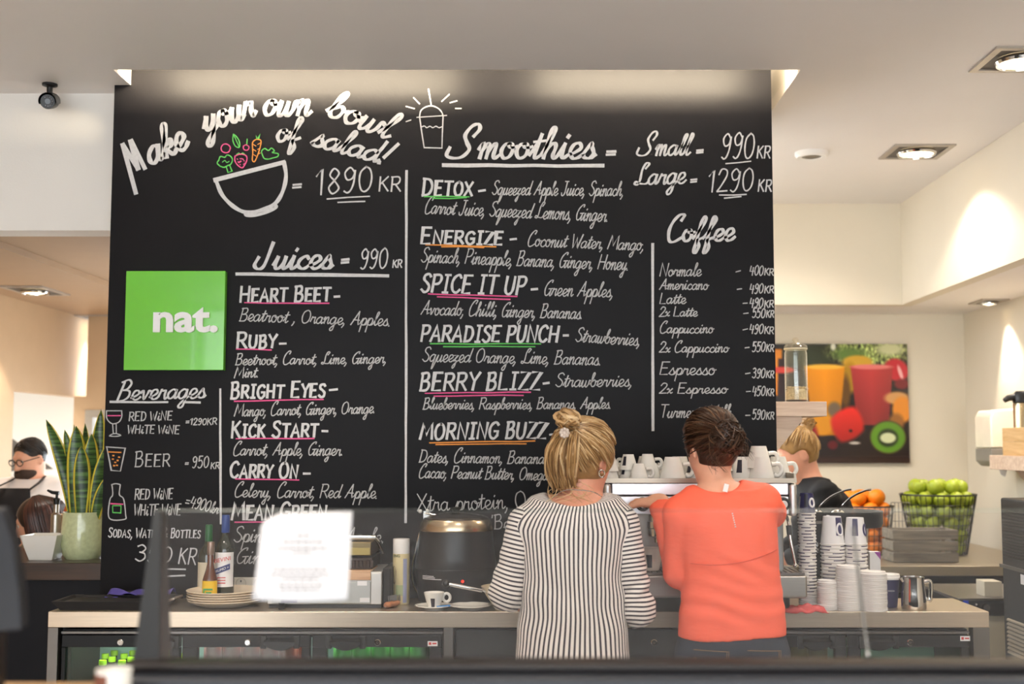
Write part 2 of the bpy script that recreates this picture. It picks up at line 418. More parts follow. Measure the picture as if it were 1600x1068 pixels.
# ------------------------------------------------------------------ the chalk menu board and its lettering
# stroke alphabet: baseline 0, small letters 1 high, capitals 2 high; '-' before a stroke keeps it angular
G = {
'a': (1.0, '.75,.85 .45,1 .1,.65 .1,.2 .35,0 .65,.3 .78,.95;.78,.95 .74,.3 .82,.02 1.05,.25'),
'b': (.95, '0,.3 .3,1.1 .45,1.8 .32,2 .2,1.6 .18,.4 .4,0 .7,.15 .75,.7 .55,.95 .25,.65;.68,.85 .85,.7 1,.8'),
'c': (.82, '.72,.78 .5,1 .15,.7 .12,.25 .4,0 .65,.05 .88,.3'),
'd': (1.05, '.75,.85 .45,1 .1,.65 .1,.2 .35,0 .65,.3 .85,1.2 .95,2;.95,2 .8,.6 .85,.02 1.1,.25'),
'e': (.82, '0,.2 .4,.4 .68,.7 .52,1 .22,.9 .1,.4 .35,0 .65,.05 .88,.3'),
'f': (.8, '0,.2 .35,.8 .7,1.7 .55,2.05 .4,1.6 .35,0 .3,-.9 .48,-1 .62,-.5 .42,0 .5,.12 .88,.3'),
'g': (1.0, '.75,.85 .45,1 .1,.65 .1,.2 .35,0 .65,.3 .78,.95;.78,.95 .75,0 .65,-.8 .4,-1 .25,-.75 .5,-.35 1.05,.25'),
'h': (1.0, '0,.2 .35,1.2 .5,1.85 .35,2.05 .25,1.6 .2,0;.2,.3 .4,.85 .65,1 .75,.7 .7,.2 .8,0 1.05,.25'),
'i': (.55, '0,.25 .25,1;.25,1 .22,.2 .35,0 .6,.25;-.3,1.42 .36,1.58'),
'j': (.6, '.1,.3 .4,1;.4,1 .35,-.5 .15,-1 0,-.7 .6,.25;-.45,1.42 .5,1.55'),
'k': (.92, '0,.2 .35,1.2 .5,1.85 .35,2.05 .25,1.6 .2,0;.2,.4 .5,.95 .7,.9 .65,.6 .3,.5;.3,.5 .55,.15 .75,0 .98,.25'),
'l': (.6, '0,.2 .35,1.1 .55,1.85 .4,2.05 .28,1.6 .25,.3 .4,0 .65,.25'),
'm': (1.25, '0,.6 .12,.95 .2,.9 .18,0;.18,.4 .4,.95 .55,.9 .55,0;.55,.4 .8,.95 .95,.9 .93,.2 1.05,0 1.3,.25'),
'n': (.95, '0,.6 .12,.95 .2,.9 .18,0;.18,.4 .45,.95 .65,.9 .65,.2 .78,0 1,.25'),
'o': (.88, '.5,1 .2,.9 .08,.45 .3,.02 .6,.1 .72,.5 .6,.92 .42,.98 .5,.75 .72,.72 .92,.8'),
'p': (.9, '0,.3 .25,1;.25,1 .2,0 .15,-1;.2,.5 .45,1 .75,.85 .75,.35 .5,0 .25,.12;.5,.02 .75,.05 .95,.25'),
'q': (1.0, '.75,.85 .45,1 .1,.65 .1,.2 .35,0 .65,.3 .78,.95;.78,.95 .7,0 .62,-1 .8,-.8 1.05,.2'),
'r': (.82, '0,.25 .2,1;.2,1 .3,.85 .58,.9 .56,.4 .66,0 .88,.25'),
's': (.75, '0,.15 .4,1 .48,.75 .65,.35 .5,.02 .2,.05 .1,.22;.5,.02 .62,.05 .8,.25'),
't': (.65, '0,.2 .3,1 .42,1.65;.42,1.65 .3,.3 .4,0 .7,.25;-.08,1.12 .72,1.2'),
'u': (1.0, '0,.3 .2,.95;.2,.95 .15,.2 .35,0 .6,.3 .72,.95;.72,.95 .7,.2 .8,0 1.05,.25'),
'v': (.9, '0,.7 .15,.95 .25,.8 .4,.05 .65,.6 .75,.95 .95,.85'),
'w': (1.2, '0,.4 .15,.95;.15,.95 .15,.1 .35,0 .55,.4 .6,.9;.6,.9 .6,.1 .8,0 1,.4 1.05,.95 1.25,.85'),
'x': (.75, '0,.7 .15,.95 .35,.5 .55,.05 .78,.2;-.7,.95 .1,0'),
'y': (.98, '0,.3 .2,.95;.2,.95 .18,.3 .35,.05 .6,.35 .72,.95;.72,.95 .68,0 .55,-.85 .35,-1 .2,-.75 .5,-.3 1.02,.25'),
'z': (.82, '-.02,.9 .62,.95 .1,.1;.1,.1 .5,.15 .45,-.6 .25,-.95 .12,-.7 .4,-.25 .85,.25'),
'A': (1.35, '-0,0 .6,2 1.2,0;-.2,.7 1.05,.72'),
'B': (1.2, '-.15,0 .15,2;0,1.9 .7,1.98 .85,1.5 .6,1.12 .15,1.05;.15,1.05 .8,1 1,.55 .75,.05 .05,0'),
'C': (1.2, '1.05,1.65 .75,2 .25,1.7 .05,1 .25,.25 .7,0 1.1,.35'),
'D': (1.3, '-.15,0 .15,2;0,1.95 .8,1.8 1.1,1 .8,.2 .05,0'),
'E': (1.15, '-1,2 .12,2 .1,0 1,.02;-.1,1.05 .85,1.05'),
'F': (1.1, '-1,2 .12,2 .1,0;-.1,1.05 .85,1.05'),
'G': (1.3, '1.1,1.65 .75,2 .25,1.7 .05,1 .25,.25 .7,0 1.1,.4;-1.1,.4 1.1,.9 .65,.9'),
'H': (1.35, '-.12,0 .1,2;-1.1,0 1.1,2;-.1,1 1.1,1'),
'I': (.85, '-.4,0 .4,2;-.1,2 .75,2;-.08,0 .72,0'),
'J': (1.0, '-.25,2 .95,2;.65,2 .65,.5 .45,.02 .15,.05 .02,.4'),
'K': (1.2, '-.12,0 .1,2;-1,2 .1,.9;-.35,1.2 1.1,0'),
'L': (1.1, '-.1,2 .1,0 1,.03'),
'M': (1.65, '-0,0 .22,2 .75,.5 1.28,2 1.5,0'),
'N': (1.35, '-.1,0 .12,2 1.08,0 1.15,2'),
'O': (1.35, '.65,2 .2,1.7 .05,.95 .25,.2 .65,0 1.05,.35 1.15,1.1 .95,1.75 .6,2'),
'P': (1.15, '-.12,0 .12,2;0,1.95 .8,1.95 1,1.5 .75,1 .12,.9'),
'Q': (1.35, '.65,2 .2,1.7 .05,.95 .25,.2 .65,0 1.05,.35 1.15,1.1 .95,1.75 .6,2;-.7,.4 1.2,-.2'),
'R': (1.25, '-.12,0 .12,2;0,1.95 .8,1.95 1,1.5 .75,1.02 .12,.95;-.5,.98 1.15,0'),
'S': (1.1, '.95,1.7 .7,2 .25,1.85 .2,1.4 .6,1.05 .92,.65 .82,.15 .45,0 .05,.3'),
'T': (1.25, '-.6,0 .6,2;-0,2 1.2,2'),
'U': (1.25, '.1,2 .1,.6 .35,.05 .75,.05 1,.6 1.02,2'),
'V': (1.15, '-0,2 .55,0 1.1,2'),
'W': (1.6, '-0,2 .4,0 .75,1.5 1.1,0 1.5,2'),
'X': (1.15, '-0,2 1.1,0;-1.05,2 0,0'),
'Y': (1.15, '-0,2 .55,1 1.1,2;-.58,1 .5,0'),
'Z': (1.15, '-.05,2 1.05,2 .05,0 1.1,0'),
'0': (1.05, '.55,2 .15,1.6 .05,.9 .2,.2 .5,0 .85,.35 .97,1.1 .82,1.75 .5,2'),
'1': (.75, '-.05,1.45 .48,2 .45,0'),
'2': (1.0, '.05,1.5 .3,2 .75,1.9 .8,1.4 .4,.6 0,0;-0,0 .95,.05'),
'3': (1.0, '.1,1.8 .5,2 .85,1.6 .6,1.15 .35,1.1;.35,1.1 .8,.95 .9,.4 .5,0 .05,.25'),
'4': (1.05, '-.2,2 .05,.85 1,.9;-.8,1.7 .72,0'),
'5': (1.0, '-.9,2 .25,2 .15,1.15;.15,1.15 .6,1.3 .9,.8 .7,.15 .3,0 .05,.2'),
'8': (1.0, '.5,1.05 .15,1.5 .45,2 .82,1.6 .5,1.05 .1,.5 .4,0 .85,.4 .5,1.05'),
'9': (1.0, '.85,1.6 .5,2 .12,1.6 .3,1.05 .7,1.15 .88,1.7;.88,1.75 .8,.8 .6,.2 .35,0 .1,.15'),
'&': (1.2, '1.1,.1 .45,1.3 .38,1.8 .6,2 .78,1.6 .2,.8 .1,.3 .4,0 .8,.25 1.05,.8'),
'=': (.95, '-0,.5 .8,.55;-.02,1 .82,1.05'), '-': (.85, '-0,.9 .7,.93'),
',': (.45, '.22,.15 .2,-.1 .02,-.45'), '.': (.4, '-.1,0 .2,.05'), "'": (.3, '-.1,2 .05,1.6'),
'!': (.7, '-.62,2 .22,.55;-.08,.12 .12,-.03'), ' ': (.7, ''), '/': (.7, '-0,0 .6,2'),
# written forms
'~S': (1.35, ' -.35,.75 -.42,.2 0,0 .5,.1 .8,.6 .55,1.1 .35,1.6 .6,2.2 .95,2.35 1.1,2 .85,1.5'),
'~L': (1.25, '.75,1.6 1.0,2.05 .7,2.15 .45,1.5 .45,.5 .3,.05 .0,.1 .1,.35 .5,.15 1.1,.1 1.35,.4'),
'~J': (1.0, ' -.1,.95 -.25,.3 .05,0 .4,.3 .62,2.1'),
'~B': (1.25, '-.02,0 .35,1.9;.1,1.9 .7,2.15 1.0,1.75 .75,1.2 .38,1.05;.38,1.05 .95,.95 1,.4 .6,.0 -.2,-.15'),
'~M': (1.5, '-0,1.9 .25,-1.2;-0,1.9 .7,.1;-.7,.1 .55,1.9;-.6,1.9 1.15,-.05'),
'~C': (1.2, '.85,1.75 1.0,2.2 .65,2.25 .25,1.7 .08,.9 .25,.1 .65,-.05 1.25,.35'),
'~G': (1.25, '.9,1.75 .95,2.05 .6,2 .2,1.5 .05,.8 .25,.1 .6,.05 .9,.5 .98,.95;-.6,.9 1.25,.95;.98,.95 .95,.1 1.1,.0 1.3,.25'),
'~A': (1.35, '-.05,0 .3,.6 .85,2;-.85,2 .95,.6 1.1,.05 1.35,.25;-.25,.75 1.15,.7'),
}
def glyph_strokes(ch):
    adv, s = G[ch]; out = []
    for st in s.split(';'):
        if not st: continue
        sharp = st[0] == '-' and st[1] in '0123456789.'
        if sharp: st = st[1:]
        pts = [tuple(map(float, p.split(','))) for p in st.split()]
        out.append(pts if sharp or len(pts) < 3 else [tuple(p) for p in smoothpath(pts, 5)])
    return adv, out
_GC = {}
def ribbon(mb, pts, w, chisel=0.0, Y=None, nib=math.radians(60)):     # a chalk stroke: pixel path -> strip on the board face
    Y = YB - 0.0012 if Y is None else Y
    p = np.array(pts, float)
    keep = [0] + [i for i in range(1, len(p)) if np.hypot(*(p[i] - p[i - 1])) > 0.05]
    p = p[keep]; m = len(p)
    if m < 2: return
    t = np.zeros_like(p); t[1:-1] = p[2:] - p[:-2]; t[0] = p[1] - p[0]; t[-1] = p[-1] - p[-2]
    t /= np.maximum(np.hypot(t[:, 0], t[:, 1]), 1e-6)[:, None]
    nrm = np.stack([-t[:, 1], t[:, 0]], 1)
    sd = np.ones(m)
    for i in range(1, m - 1):                                         # mitre at corners
        a = p[i] - p[i - 1]; a /= np.hypot(*a); sd[i] = 1 / max(0.6, abs(np.dot(nrm[i], [-a[1], a[0]])))
    ww = w * (1 - chisel + chisel * np.abs(t[:, 0] * math.sin(nib) + t[:, 1] * math.cos(nib) * 1.0) * 0.3 + chisel * np.abs(t[:, 1]) * 0.8) if chisel else w * np.ones(m)
    ww = ww * (1 + 0.10 * np.sin(np.arange(m) * 0.9 + p[0, 0])) / 2 * sd
    p[0] -= t[0] * w * 0.25; p[-1] += t[-1] * w * 0.25
    yy = Y - random.random() * 0.0006
    L = [P(*(p[i] + nrm[i] * ww[i]), yy) for i in range(m)]; R = [P(*(p[i] - nrm[i] * ww[i]), yy) for i in range(m)]
    mb.add(L + R, [(i, i + 1, m + i + 1, m + i) for i in range(m - 1)])
def write(mb, text, x0, y0, x1, y1, h, w, style='script', chisel=0.0, slant=0.22, wob=0.5, Y=None):
    # style: script | caps | small (small capitals).  h = capital height in pixels; the line is fitted between x0 and x1
    items, pen = [], 0.0
    i = 0
    while i < len(text):
        ch = text[i]
        if ch == '~': ch = text[i:i + 2]; i += 1
        i += 1; sc = 1.0
        if style == 'small' and ch.isalpha() and ch.islower(): ch, sc = ch.upper(), 0.8
        if style == 'script' and 'f' == ch and len(items) and False: pass
        adv, st = glyph_strokes(ch)
        items.append((pen, sc, st)); pen += adv * sc
        if style != 'script' and ch != ' ': pen += 0.16
    u = h / 2; ex = (x1 - x0) / max(pen, 0.1)
    L = math.hypot(x1 - x0, y1 - y0); dx, dy = (x1 - x0) / L, (y1 - y0) / L
    ex *= L / (x1 - x0)
    for q, sc, st in items:
        jx, jy, js = random.uniform(-wob, wob) * 0.4, random.uniform(-wob, wob), 1 + random.uniform(-0.03, 0.03)
        for s in st:
            pts = []
            for gx, gy in s:
                a = (q + gx * sc) * ex + gy * sc * u * slant; b = gy * sc * u * js
                pts.append((x0 + a * dx + b * dy + jx, y0 + a * dy - b * dx + jy))
            ribbon(mb, pts, w, chisel, Y)
board = T('menu_board', 'large black chalkboard wall menu covered in white handwriting behind the counter', 'chalkboard', ((BX0 + BX1) / 2, YB + 0.03, 0))
bm = mat('chalkboard_black', (25, 24, 26), 0.42, var=0.10, scale=5, bump=0.03, bscale=90, spec=0.10)
part('board_panel', MB().box(BX0, BX1, YB, YB + 0.03, 0.0, 3.22), bm, board, smooth=0)
def chalk(name, rgb):
    m = mat(name, rgb, 0.9, var=0.10, scale=90); return m
CH = {'w': chalk('white_chalk_pen', (208, 207, 208)), 'g': chalk('white_chalk_thin', (188, 187, 187)), 'p': chalk('pink_chalk_pen', (226, 92, 146)), 'n': chalk('green_chalk_pen', (96, 190, 92)), 'o': chalk('orange_chalk_pen', (232, 150, 72))}
def line(mb, x0, y0, x1, y1, w, wob=0.6):
    n = max(2, int(abs(x1 - x0) + abs(y1 - y0)) // 40 + 2)
    ribbon(mb, [(x0 + (x1 - x0) * i / (n - 1) + random.uniform(-.3, .3), y0 + (y1 - y0) * i / (n - 1) + random.uniform(-wob, wob)) for i in range(n)], w)
def curve(mb, pts, w, closed=False, n=6): ribbon(mb, smoothpath(pts + ([pts[0]] if closed else []), n), w)
def letters(rows, name='chalk_lettering', c='w', label=None):
    mb = MB()
    for r in rows:
        if r[0] == '_': line(mb, *r[1:])
        else: write(mb, *r[:7], **(r[7] if len(r) > 7 else {}))
    return part(name, mb, CH[c], board, smooth=0, label=label)
K = dict(style='small', slant=0.10, chisel=0.15); KC = dict(style='caps', slant=0.16, chisel=0.15); NUM = dict(style='caps', slant=0.12)
HC = dict(chisel=0.55, slant=0.26, wob=0.2)
letters([('~Make', 201, 274, 294, 230, 50, 7.4, HC), ('your', 319, 207, 399, 180, 47, 7.2, HC), ('own', 409, 180, 484, 180, 46, 7.0, HC), ('bowl', 507, 178, 605, 216, 42, 6.9, HC),
         ('of', 430, 221, 466, 221, 36, 6.1, HC), ('salad!', 485, 226, 606, 258, 36, 6.1, HC)], label='thick white brush lettering reading Make your own bowl of salad!')
letters([('=', 457, 298, 475, 297, 17, 3.2, NUM), ('1890', 492, 305, 585, 298, 40, 2.6, NUM), ('KR', 591, 299, 629, 298, 23, 2.4, NUM), ('_', 511, 311, 578, 306, 2), ('_', 528, 316, 570, 314, 2)], label='chalk price reading 1890 KR')
letters([('~Smoothies', 708, 247, 928, 247, 46, 6.4, HC), ('=', 947, 246, 966, 246, 19, 4.0, NUM), ('_', 692, 258, 943, 259, 5.6)], label='thick white heading reading Smoothies')
letters([('~Small', 1001, 243, 1077, 242, 32, 3.7, HC), ('=', 1088, 242, 1102, 241, 14, 3, NUM), ('990', 1126, 248, 1180, 247, 40, 2.3, NUM), ('KR', 1182, 247, 1205, 247, 19, 2.2, NUM), ('_', 1134, 255, 1173, 252, 2)], label='chalk line reading Small = 990 KR')
letters([('~Large', 991, 289, 1070, 286, 32, 3.7, HC), ('=', 1079, 288, 1092, 287, 14, 3, NUM), ('1290', 1105, 300, 1179, 298, 35, 2.2, NUM), ('KR', 1184, 299, 1207, 299, 18, 2.2, NUM), ('_', 1124, 305, 1166, 304, 2), ('_', 1132, 309, 1158, 307, 2)], label='chalk line reading Large = 1290 KR')
letters([('~Juices', 402, 420, 518, 419, 40, 6.0, HC), ('=', 533, 415, 549, 414, 18, 3.8, NUM), ('990', 562, 420, 607, 419, 31, 2.3, NUM), ('KR', 613, 418, 629, 418, 12, 2, NUM), ('_', 369, 428, 607, 431, 5.4)], label='thick white heading reading Juices = 990 KR')
letters([('~Coffee', 1040, 377, 1146, 375, 36, 5.4, HC)], label='thick white heading reading Coffee')
letters([('~Beverages', 183, 625, 320, 621, 29, 3.6, HC), ('_', 172, 628, 262, 628, 3.4), ('_', 289, 628, 313, 628, 3.4)], label='white heading reading Beverages')
for q in (('_', 635, 266, 634, 816, 3.8), ('_', 344, 608, 345, 818, 3.4), ('_', 1020, 381, 1020, 672, 4.2)): letters([q], 'chalk_divider')
def entry(title, tx0, ty0, tx1, ty1, th, dash, rows, uls, col, tw=4.0, kc=K):
    letters([(title, tx0, ty0, tx1, ty1, th, tw, kc), ('_', *dash, tw - .6)], label='chalk title reading ' + title.title())
    for r in rows: letters([(r[0], *r[1:], 1.7, dict(slant=0.24, wob=0.4))], 'chalk_ingredient_lettering', 'g', label='thin script reading ' + r[0].replace('~', ''))
    for u in uls: letters([('_', *u, 2.0)], 'chalk_underline', col, label={'p': 'pink', 'n': 'green', 'o': 'orange'}[col] + ' chalk underline of ' + title.title())
entry('Detox', 659, 305, 740, 306, 27, (748, 298, 758, 297), [('Squeezed ~Apple Juice, Spinach,', 768, 304, 974, 306, 22), ('~Carrot Juice, Squeezed ~Lemons, ~Ginger.', 662, 333, 950, 346, 24)], [(663, 307, 733, 307), (676, 310, 729, 309)], 'n')
entry('Energize', 657, 380, 788, 382, 25, (797, 374, 807, 373), [('~Coconut Water, Mango,', 823, 384, 1006, 391, 22), ('Spinach, Pineapple, Banana, ~Ginger, Honey.', 657, 409, 982, 422, 23)], [(665, 382, 775, 385), (690, 385, 756, 386)], 'o')
entry('SPICE IT UP', 657, 456, 822, 460, 28, (830, 452, 840, 451), [('~Green ~Apples,', 849, 461, 958, 464, 23), ('~Avocado, ~Chilli, ~Ginger, Bananas.', 657, 491, 910, 498, 22)], [(669, 459, 808, 463), (683, 464, 797, 467)], 'p', kc=KC)
entry('PARADISE PUNCH', 657, 533, 874, 534, 25, (880, 524, 888, 523), [('Strawberries,', 898, 533, 1000, 540, 22), ('Squeezed Orange, ~Lime, Bananas.', 659, 564, 939, 570, 22)], [(672, 537, 845, 537), (693, 541, 836, 541)], 'n', kc=KC)
entry('BERRY BLIZZ', 655, 610, 846, 608, 27, (849, 599, 858, 598), [('Strawberries,', 867, 604, 988, 603, 21), ('Blueberries, Raspberries, Bananas, ~Apples.', 660, 639, 955, 638, 18)], [(664, 614, 829, 612), (678, 618, 818, 617)], 'p', kc=KC)
entry('MORNING BUZZ', 656, 686, 855, 684, 25, (859, 679, 866, 678), [('Dates, ~Cinnamon, Banana', 654, 722, 850, 724, 20), ('~Cacao, Peanut Butter, Omega 3', 653, 746, 870, 750, 20)], [(671, 691, 836, 689), (681, 694, 822, 693)], 'o', kc=KC)
entry('Heart Beet', 374, 472, 518, 470, 25, (522, 463, 531, 463), [('Beatroot , Orange, ~Apples.', 373, 501, 610, 509, 21)], [(382, 473, 514, 474)], 'p')
entry('Ruby', 369, 544, 434, 543, 25, (437, 537, 447, 536), [('Beetroot, ~Carrot, ~Lime, ~Ginger,', 367, 570, 604, 567, 18), ('Mint.', 366, 590, 404, 589, 17)], [(369, 545, 424, 546)], 'p')
entry('Bright Eyes', 360, 622, 510, 620, 25, (515, 609, 527, 608), [('Mango, ~Carrot, ~Ginger, Orange.', 366, 650, 586, 645, 19)], [(366, 626, 505, 624)], 'p')
entry('Kick Start', 361, 684, 499, 682, 25, (503, 673, 512, 673), [('~Carrot, ~Apple, ~Ginger.', 363, 711, 536, 711, 20)], [(369, 685, 491, 685)], 'p')
entry('Carry On', 359, 746, 467, 746, 25, (474, 739, 485, 739), [('~Celery, ~Carrot, Red ~Apple.', 365, 776, 590, 778, 21)], [(368, 748, 467, 749)], 'p')
entry('Mean Green', 362, 812, 512, 811, 27, (516, 804, 525, 804), [('Spinach, ~Celery, ~Apple,', 364, 846, 600, 848, 24), ('~Ginger.', 368, 880, 450, 880, 24)], [(367, 815, 500, 815)], 'p')
letters([('Xtra protein, Omega', 652, 798, 880, 792, 27, 1.7, dict(style='script', slant=0.02))], 'chalk_lettering', 'g', label='thin chalk line reading Xtra protein')
letters([("'Berry", 768, 826, 830, 824, 22, 1.7, dict(slant=0.05))], 'chalk_lettering', 'g', label='short chalk word below Xtra protein')
rows = []
for nm, x1, y, h, pr, py, dx in (('Normale', 1095, 431, 20, '400', 430, 1150), ('~Americano', 1106, 452, 17, '490', 458, 1152), ('Latte', 1071, 474, 17, '490', 480, 1161), ('2x Latte', 1089, 494, 15, '550', 496, 1162), ('~Cappuccino', 1114, 520, 16, '490', 521, 1161),
                              ('2x ~Cappuccino', 1138, 550, 16, '550', 549, 1164), ('Espresso', 1117, 585, 20, '390', 590, 1165), ('2x Espresso', 1136, 614, 16, '450', 618, 1166), ('Turmeric Milk', 1142, 652, 20, '590', 655, 1165)):
    letters([(nm, 1030, y, x1, y, h, 1.7, dict(slant=0.2, wob=0.3))], 'chalk_drink_name', 'g', label='coffee name reading ' + nm.replace('~', ''))
    letters([('_', dx, py - 6, dx + 7, py - 7, 1.7), (pr, 1171 if dx < 1162 else 1175, py, 1193 if dx < 1162 else 1196, py, 15, 1.7, NUM), ('KR', 1194 if dx < 1162 else 1197, py, 1210, py, 11, 1.7, NUM)], 'chalk_price_row', 'g', label='price of ' + nm.replace('~', ''))
letters([('RED WiNE', 201, 657, 270, 656, 14, 1.8, NUM), ('WHiTE WiNE', 199, 677, 281, 677, 13, 1.8, NUM), ('=1290KR', 290, 663, 340, 663, 10, 1.6, NUM)], 'chalk_price_row', 'g', label='wine by the glass row')
letters([('Beer', 210, 729, 268, 728, 24, 2.0, K), ('=', 289, 727, 296, 727, 9, 1.6, NUM), ('950', 300, 731, 327, 730, 18, 1.7, NUM), ('KR', 329, 732, 344, 732, 10, 1.6, NUM)], 'chalk_price_row', 'g', label='beer row')
letters([('RED WiNE', 210, 780, 271, 779, 16, 1.8, NUM), ('WHiTE WiNE', 209, 805, 283, 804, 17, 1.8, NUM), ('=4900kr', 288, 790, 341, 803, 18, 1.7, NUM)], 'chalk_price_row', 'g', label='wine by the bottle row')
letters([('Sodas, Water & Bottles', 169, 839, 314, 840, 15, 1.8, K), ('350', 210, 876, 270, 879, 25, 2.2, NUM), ('KR', 278, 880, 308, 882, 25, 2.2, NUM), ('_', 249, 889, 290, 889, 2.6), ('_', 249, 900, 289, 898, 2.8)], 'chalk_price_row', label='soda and bottle row')
# drawings
c1 = lambda *q: [(160 + x / 3.2, 100 + y / 3.2) for x, y in q]
m = MB(); ribbon(m, c1((560, 580), (910, 490)), 6.5); curve(m, c1((566, 578), (600, 655), (660, 715), (725, 742), (800, 728), (865, 695), (902, 635), (918, 560), (908, 490)), 6.0)
curve(m, c1((715, 738), (722, 756), (790, 750), (866, 718), (862, 702)), 5.0); part('chalk_drawing', m, CH['w'], board, smooth=0, label='white drawing of a tilted salad bowl')
m = MB(); curve(m, c1((640, 420), (632, 438), (615, 443), (598, 435), (594, 418), (604, 402), (622, 400), (636, 410)), 1.8, True)
curve(m, c1((718, 403), (732, 412), (730, 426), (718, 431), (706, 424), (706, 410)), 1.6, True)
curve(m, c1((663, 460), (690, 450), (718, 458), (722, 480), (708, 510), (695, 518), (672, 500), (662, 480)), 1.8, True)
for k in range(14): x, y = 672 + random.random() * 40, 466 + random.random() * 36; ribbon(m, c1((x, y), (x + 4, y + 3)), 1.4)
part('chalk_drawing', m, CH['p'], board, smooth=0, label='pink drawings of tomato, cherry and strawberry')
m = MB(); curve(m, c1((655, 350), (652, 380), (665, 410), (685, 415), (684, 385), (668, 360)), 1.6, True); ribbon(m, c1((656, 352), (683, 412)), 1.3); ribbon(m, c1((722, 402), (724, 374)), 1.6)
curve(m, c1((588, 510), (574, 495), (582, 480), (590, 462), (612, 466), (622, 455), (640, 460), (650, 478), (642, 500), (625, 508), (608, 516)), 1.8, True); ribbon(m, c1((618, 510), (628, 542), (648, 535), (636, 505)), 1.6)
curve(m, c1((600, 490), (612, 482), (622, 492), (634, 486)), 1.4)
curve(m, c1((800, 455), (796, 435), (812, 422), (830, 432), (845, 420), (860, 434), (850, 442), (878, 448), (876, 462), (850, 470), (830, 475), (810, 472)), 1.7, True)
ribbon(m, c1((772, 375), (768, 358), (778, 372), (788, 350), (782, 374)), 1.5); ribbon(m, c1((670, 452), (682, 444), (690, 452), (702, 444), (712, 452)), 1.5)
part('chalk_drawing', m, CH['n'], board, smooth=0, label='green drawings of leaf, broccoli and spinach')
m = MB(); curve(m, c1((755, 385), (772, 376), (792, 382), (790, 410), (778, 450), (762, 486), (750, 480), (752, 440), (750, 400)), 1.7, True)
for y in (400, 425, 450): ribbon(m, c1((752, y), (768, y + 10)), 1.3); ribbon(m, c1((790, y - 6), (776, y + 2)), 1.3)
part('chalk_drawing', m, CH['o'], board, smooth=0, label='orange drawing of a carrot')
c2 = lambda *q: [(620 + x / 2.667, 100 + y / 2.667) for x, y in q]
m = MB(); curve(m, c2((95, 218), (100, 195), (118, 180), (145, 174), (172, 184), (188, 202), (192, 216)), 1.8); ribbon(m, c2((83, 222), (208, 214)), 1.8); ribbon(m, c2((95, 222), (104, 285), (114, 348), (188, 350), (190, 285), (193, 216)), 1.9)
curve(m, c2((103, 262), (115, 258), (125, 265), (138, 259), (150, 265), (163, 259), (176, 265), (188, 261)), 1.6); ribbon(m, c2((132, 104), (144, 174)), 2.0)
for q in (((70, 140), (95, 166)), ((38, 176), (74, 186)), ((38, 240), (59, 233)), ((187, 156), (219, 126)), ((222, 161), (251, 153)), ((244, 185), (269, 185))): ribbon(m, c2(*q), 1.8)
part('chalk_drawing', m, CH['w'], board, smooth=0, label='white drawing of a smoothie cup with straw')
c5 = lambda *q: [(x / 3.955, 560 + y / 3.955) for x, y in q]
m = MB(); ribbon(m, c5((656, 322), (754, 322)), 1.6); curve(m, c5((658, 322), (660, 368), (682, 396), (706, 402), (736, 390), (752, 360), (752, 322)), 1.7); ribbon(m, c5((696, 402), (700, 464)), 1.6); ribbon(m, c5((718, 402), (719, 464)), 1.6); curve(m, c5((674, 477), (698, 464), (722, 464), (746, 474), (712, 480)), 1.6, True)
ribbon(m, c5((656, 545), (774, 553), (744, 695), (688, 690), (660, 548)), 1.8)
curve(m, c5((690, 778), (715, 772), (742, 778), (742, 790), (738, 840), (764, 868), (776, 960), (770, 992), (676, 986), (678, 876), (696, 842), (694, 795)), 1.8, True)
part('chalk_drawing', m, CH['g'], board, smooth=0, label='white drawings of wine glass, beer glass and bottle')
m = MB(); ribbon(m, c5((666, 352), (744, 352)), 2); ribbon(m, c5((684, 895), (760, 899)), 2.2); part('chalk_drawing', m, CH['p'], board, smooth=0, label='pink wine levels')
m = MB(); ribbon(m, c5((668, 576), (748, 579)), 1.8)
for x, y in ((697, 620), (736, 608), (712, 640), (722, 658), (705, 660), (700, 598), (726, 628)): ribbon(m, c5((x - 4, y), (x + 5, y + 1)), 2.2)
part('chalk_drawing', m, CH['o'], board, smooth=0, label='orange beer foam line and bubbles')
m = MB(); ribbon(m, c5((696, 908), (748, 908), (746, 953), (697, 950), (696, 908)), 1.6); part('chalk_drawing', m, CH['n'], board, smooth=0, label='green bottle label')
# the green shop sign
YG = YB - 0.035
q = [P(197, 423, YG), P(352, 423, YG), P(349, 579, YG), P(193, 577, YG)]
sg = T('shop_sign', 'square glossy lime green sign reading nat. on the menu board', 'sign', (q[0].lerp(q[2], .5).x, YB, q[2].z))
x0, x1, z0, z1 = (q[0].x + q[3].x) / 2, (q[1].x + q[2].x) / 2, (q[2].z + q[3].z) / 2, (q[0].z + q[1].z) / 2
part('sign_panel', MB().box(x0, x1, YG, YB - .0025, z0, z1), mat('lime_green_acrylic', (104, 194, 52), 0.16, var=0.03, coat=0.4), sg, bevel=0.002)
b0, b1 = P(240, 517, YG), P(341, 517, YG)
t = printed('sign_lettering', 'nat.', 0.155, mat('white_sign_letter', (236, 234, 234), 0.4, var=0.02), sg, (b0.x - 0.003, YG - 0.005, b0.z), (1, 0, 0), (0, 0, 1), ext=0.005, bold=0.005, align='LEFT', label='white raised lettering reading nat.')
me = t.data; xs = [v.co.x for v in me.vertices]; sx = (b1.x - b0.x) / (max(xs) - min(xs)); mn = min(xs); tgt = b0.x - sg.location.x
for v in me.vertices: v.co.x = tgt + (v.co.x - mn) * sx

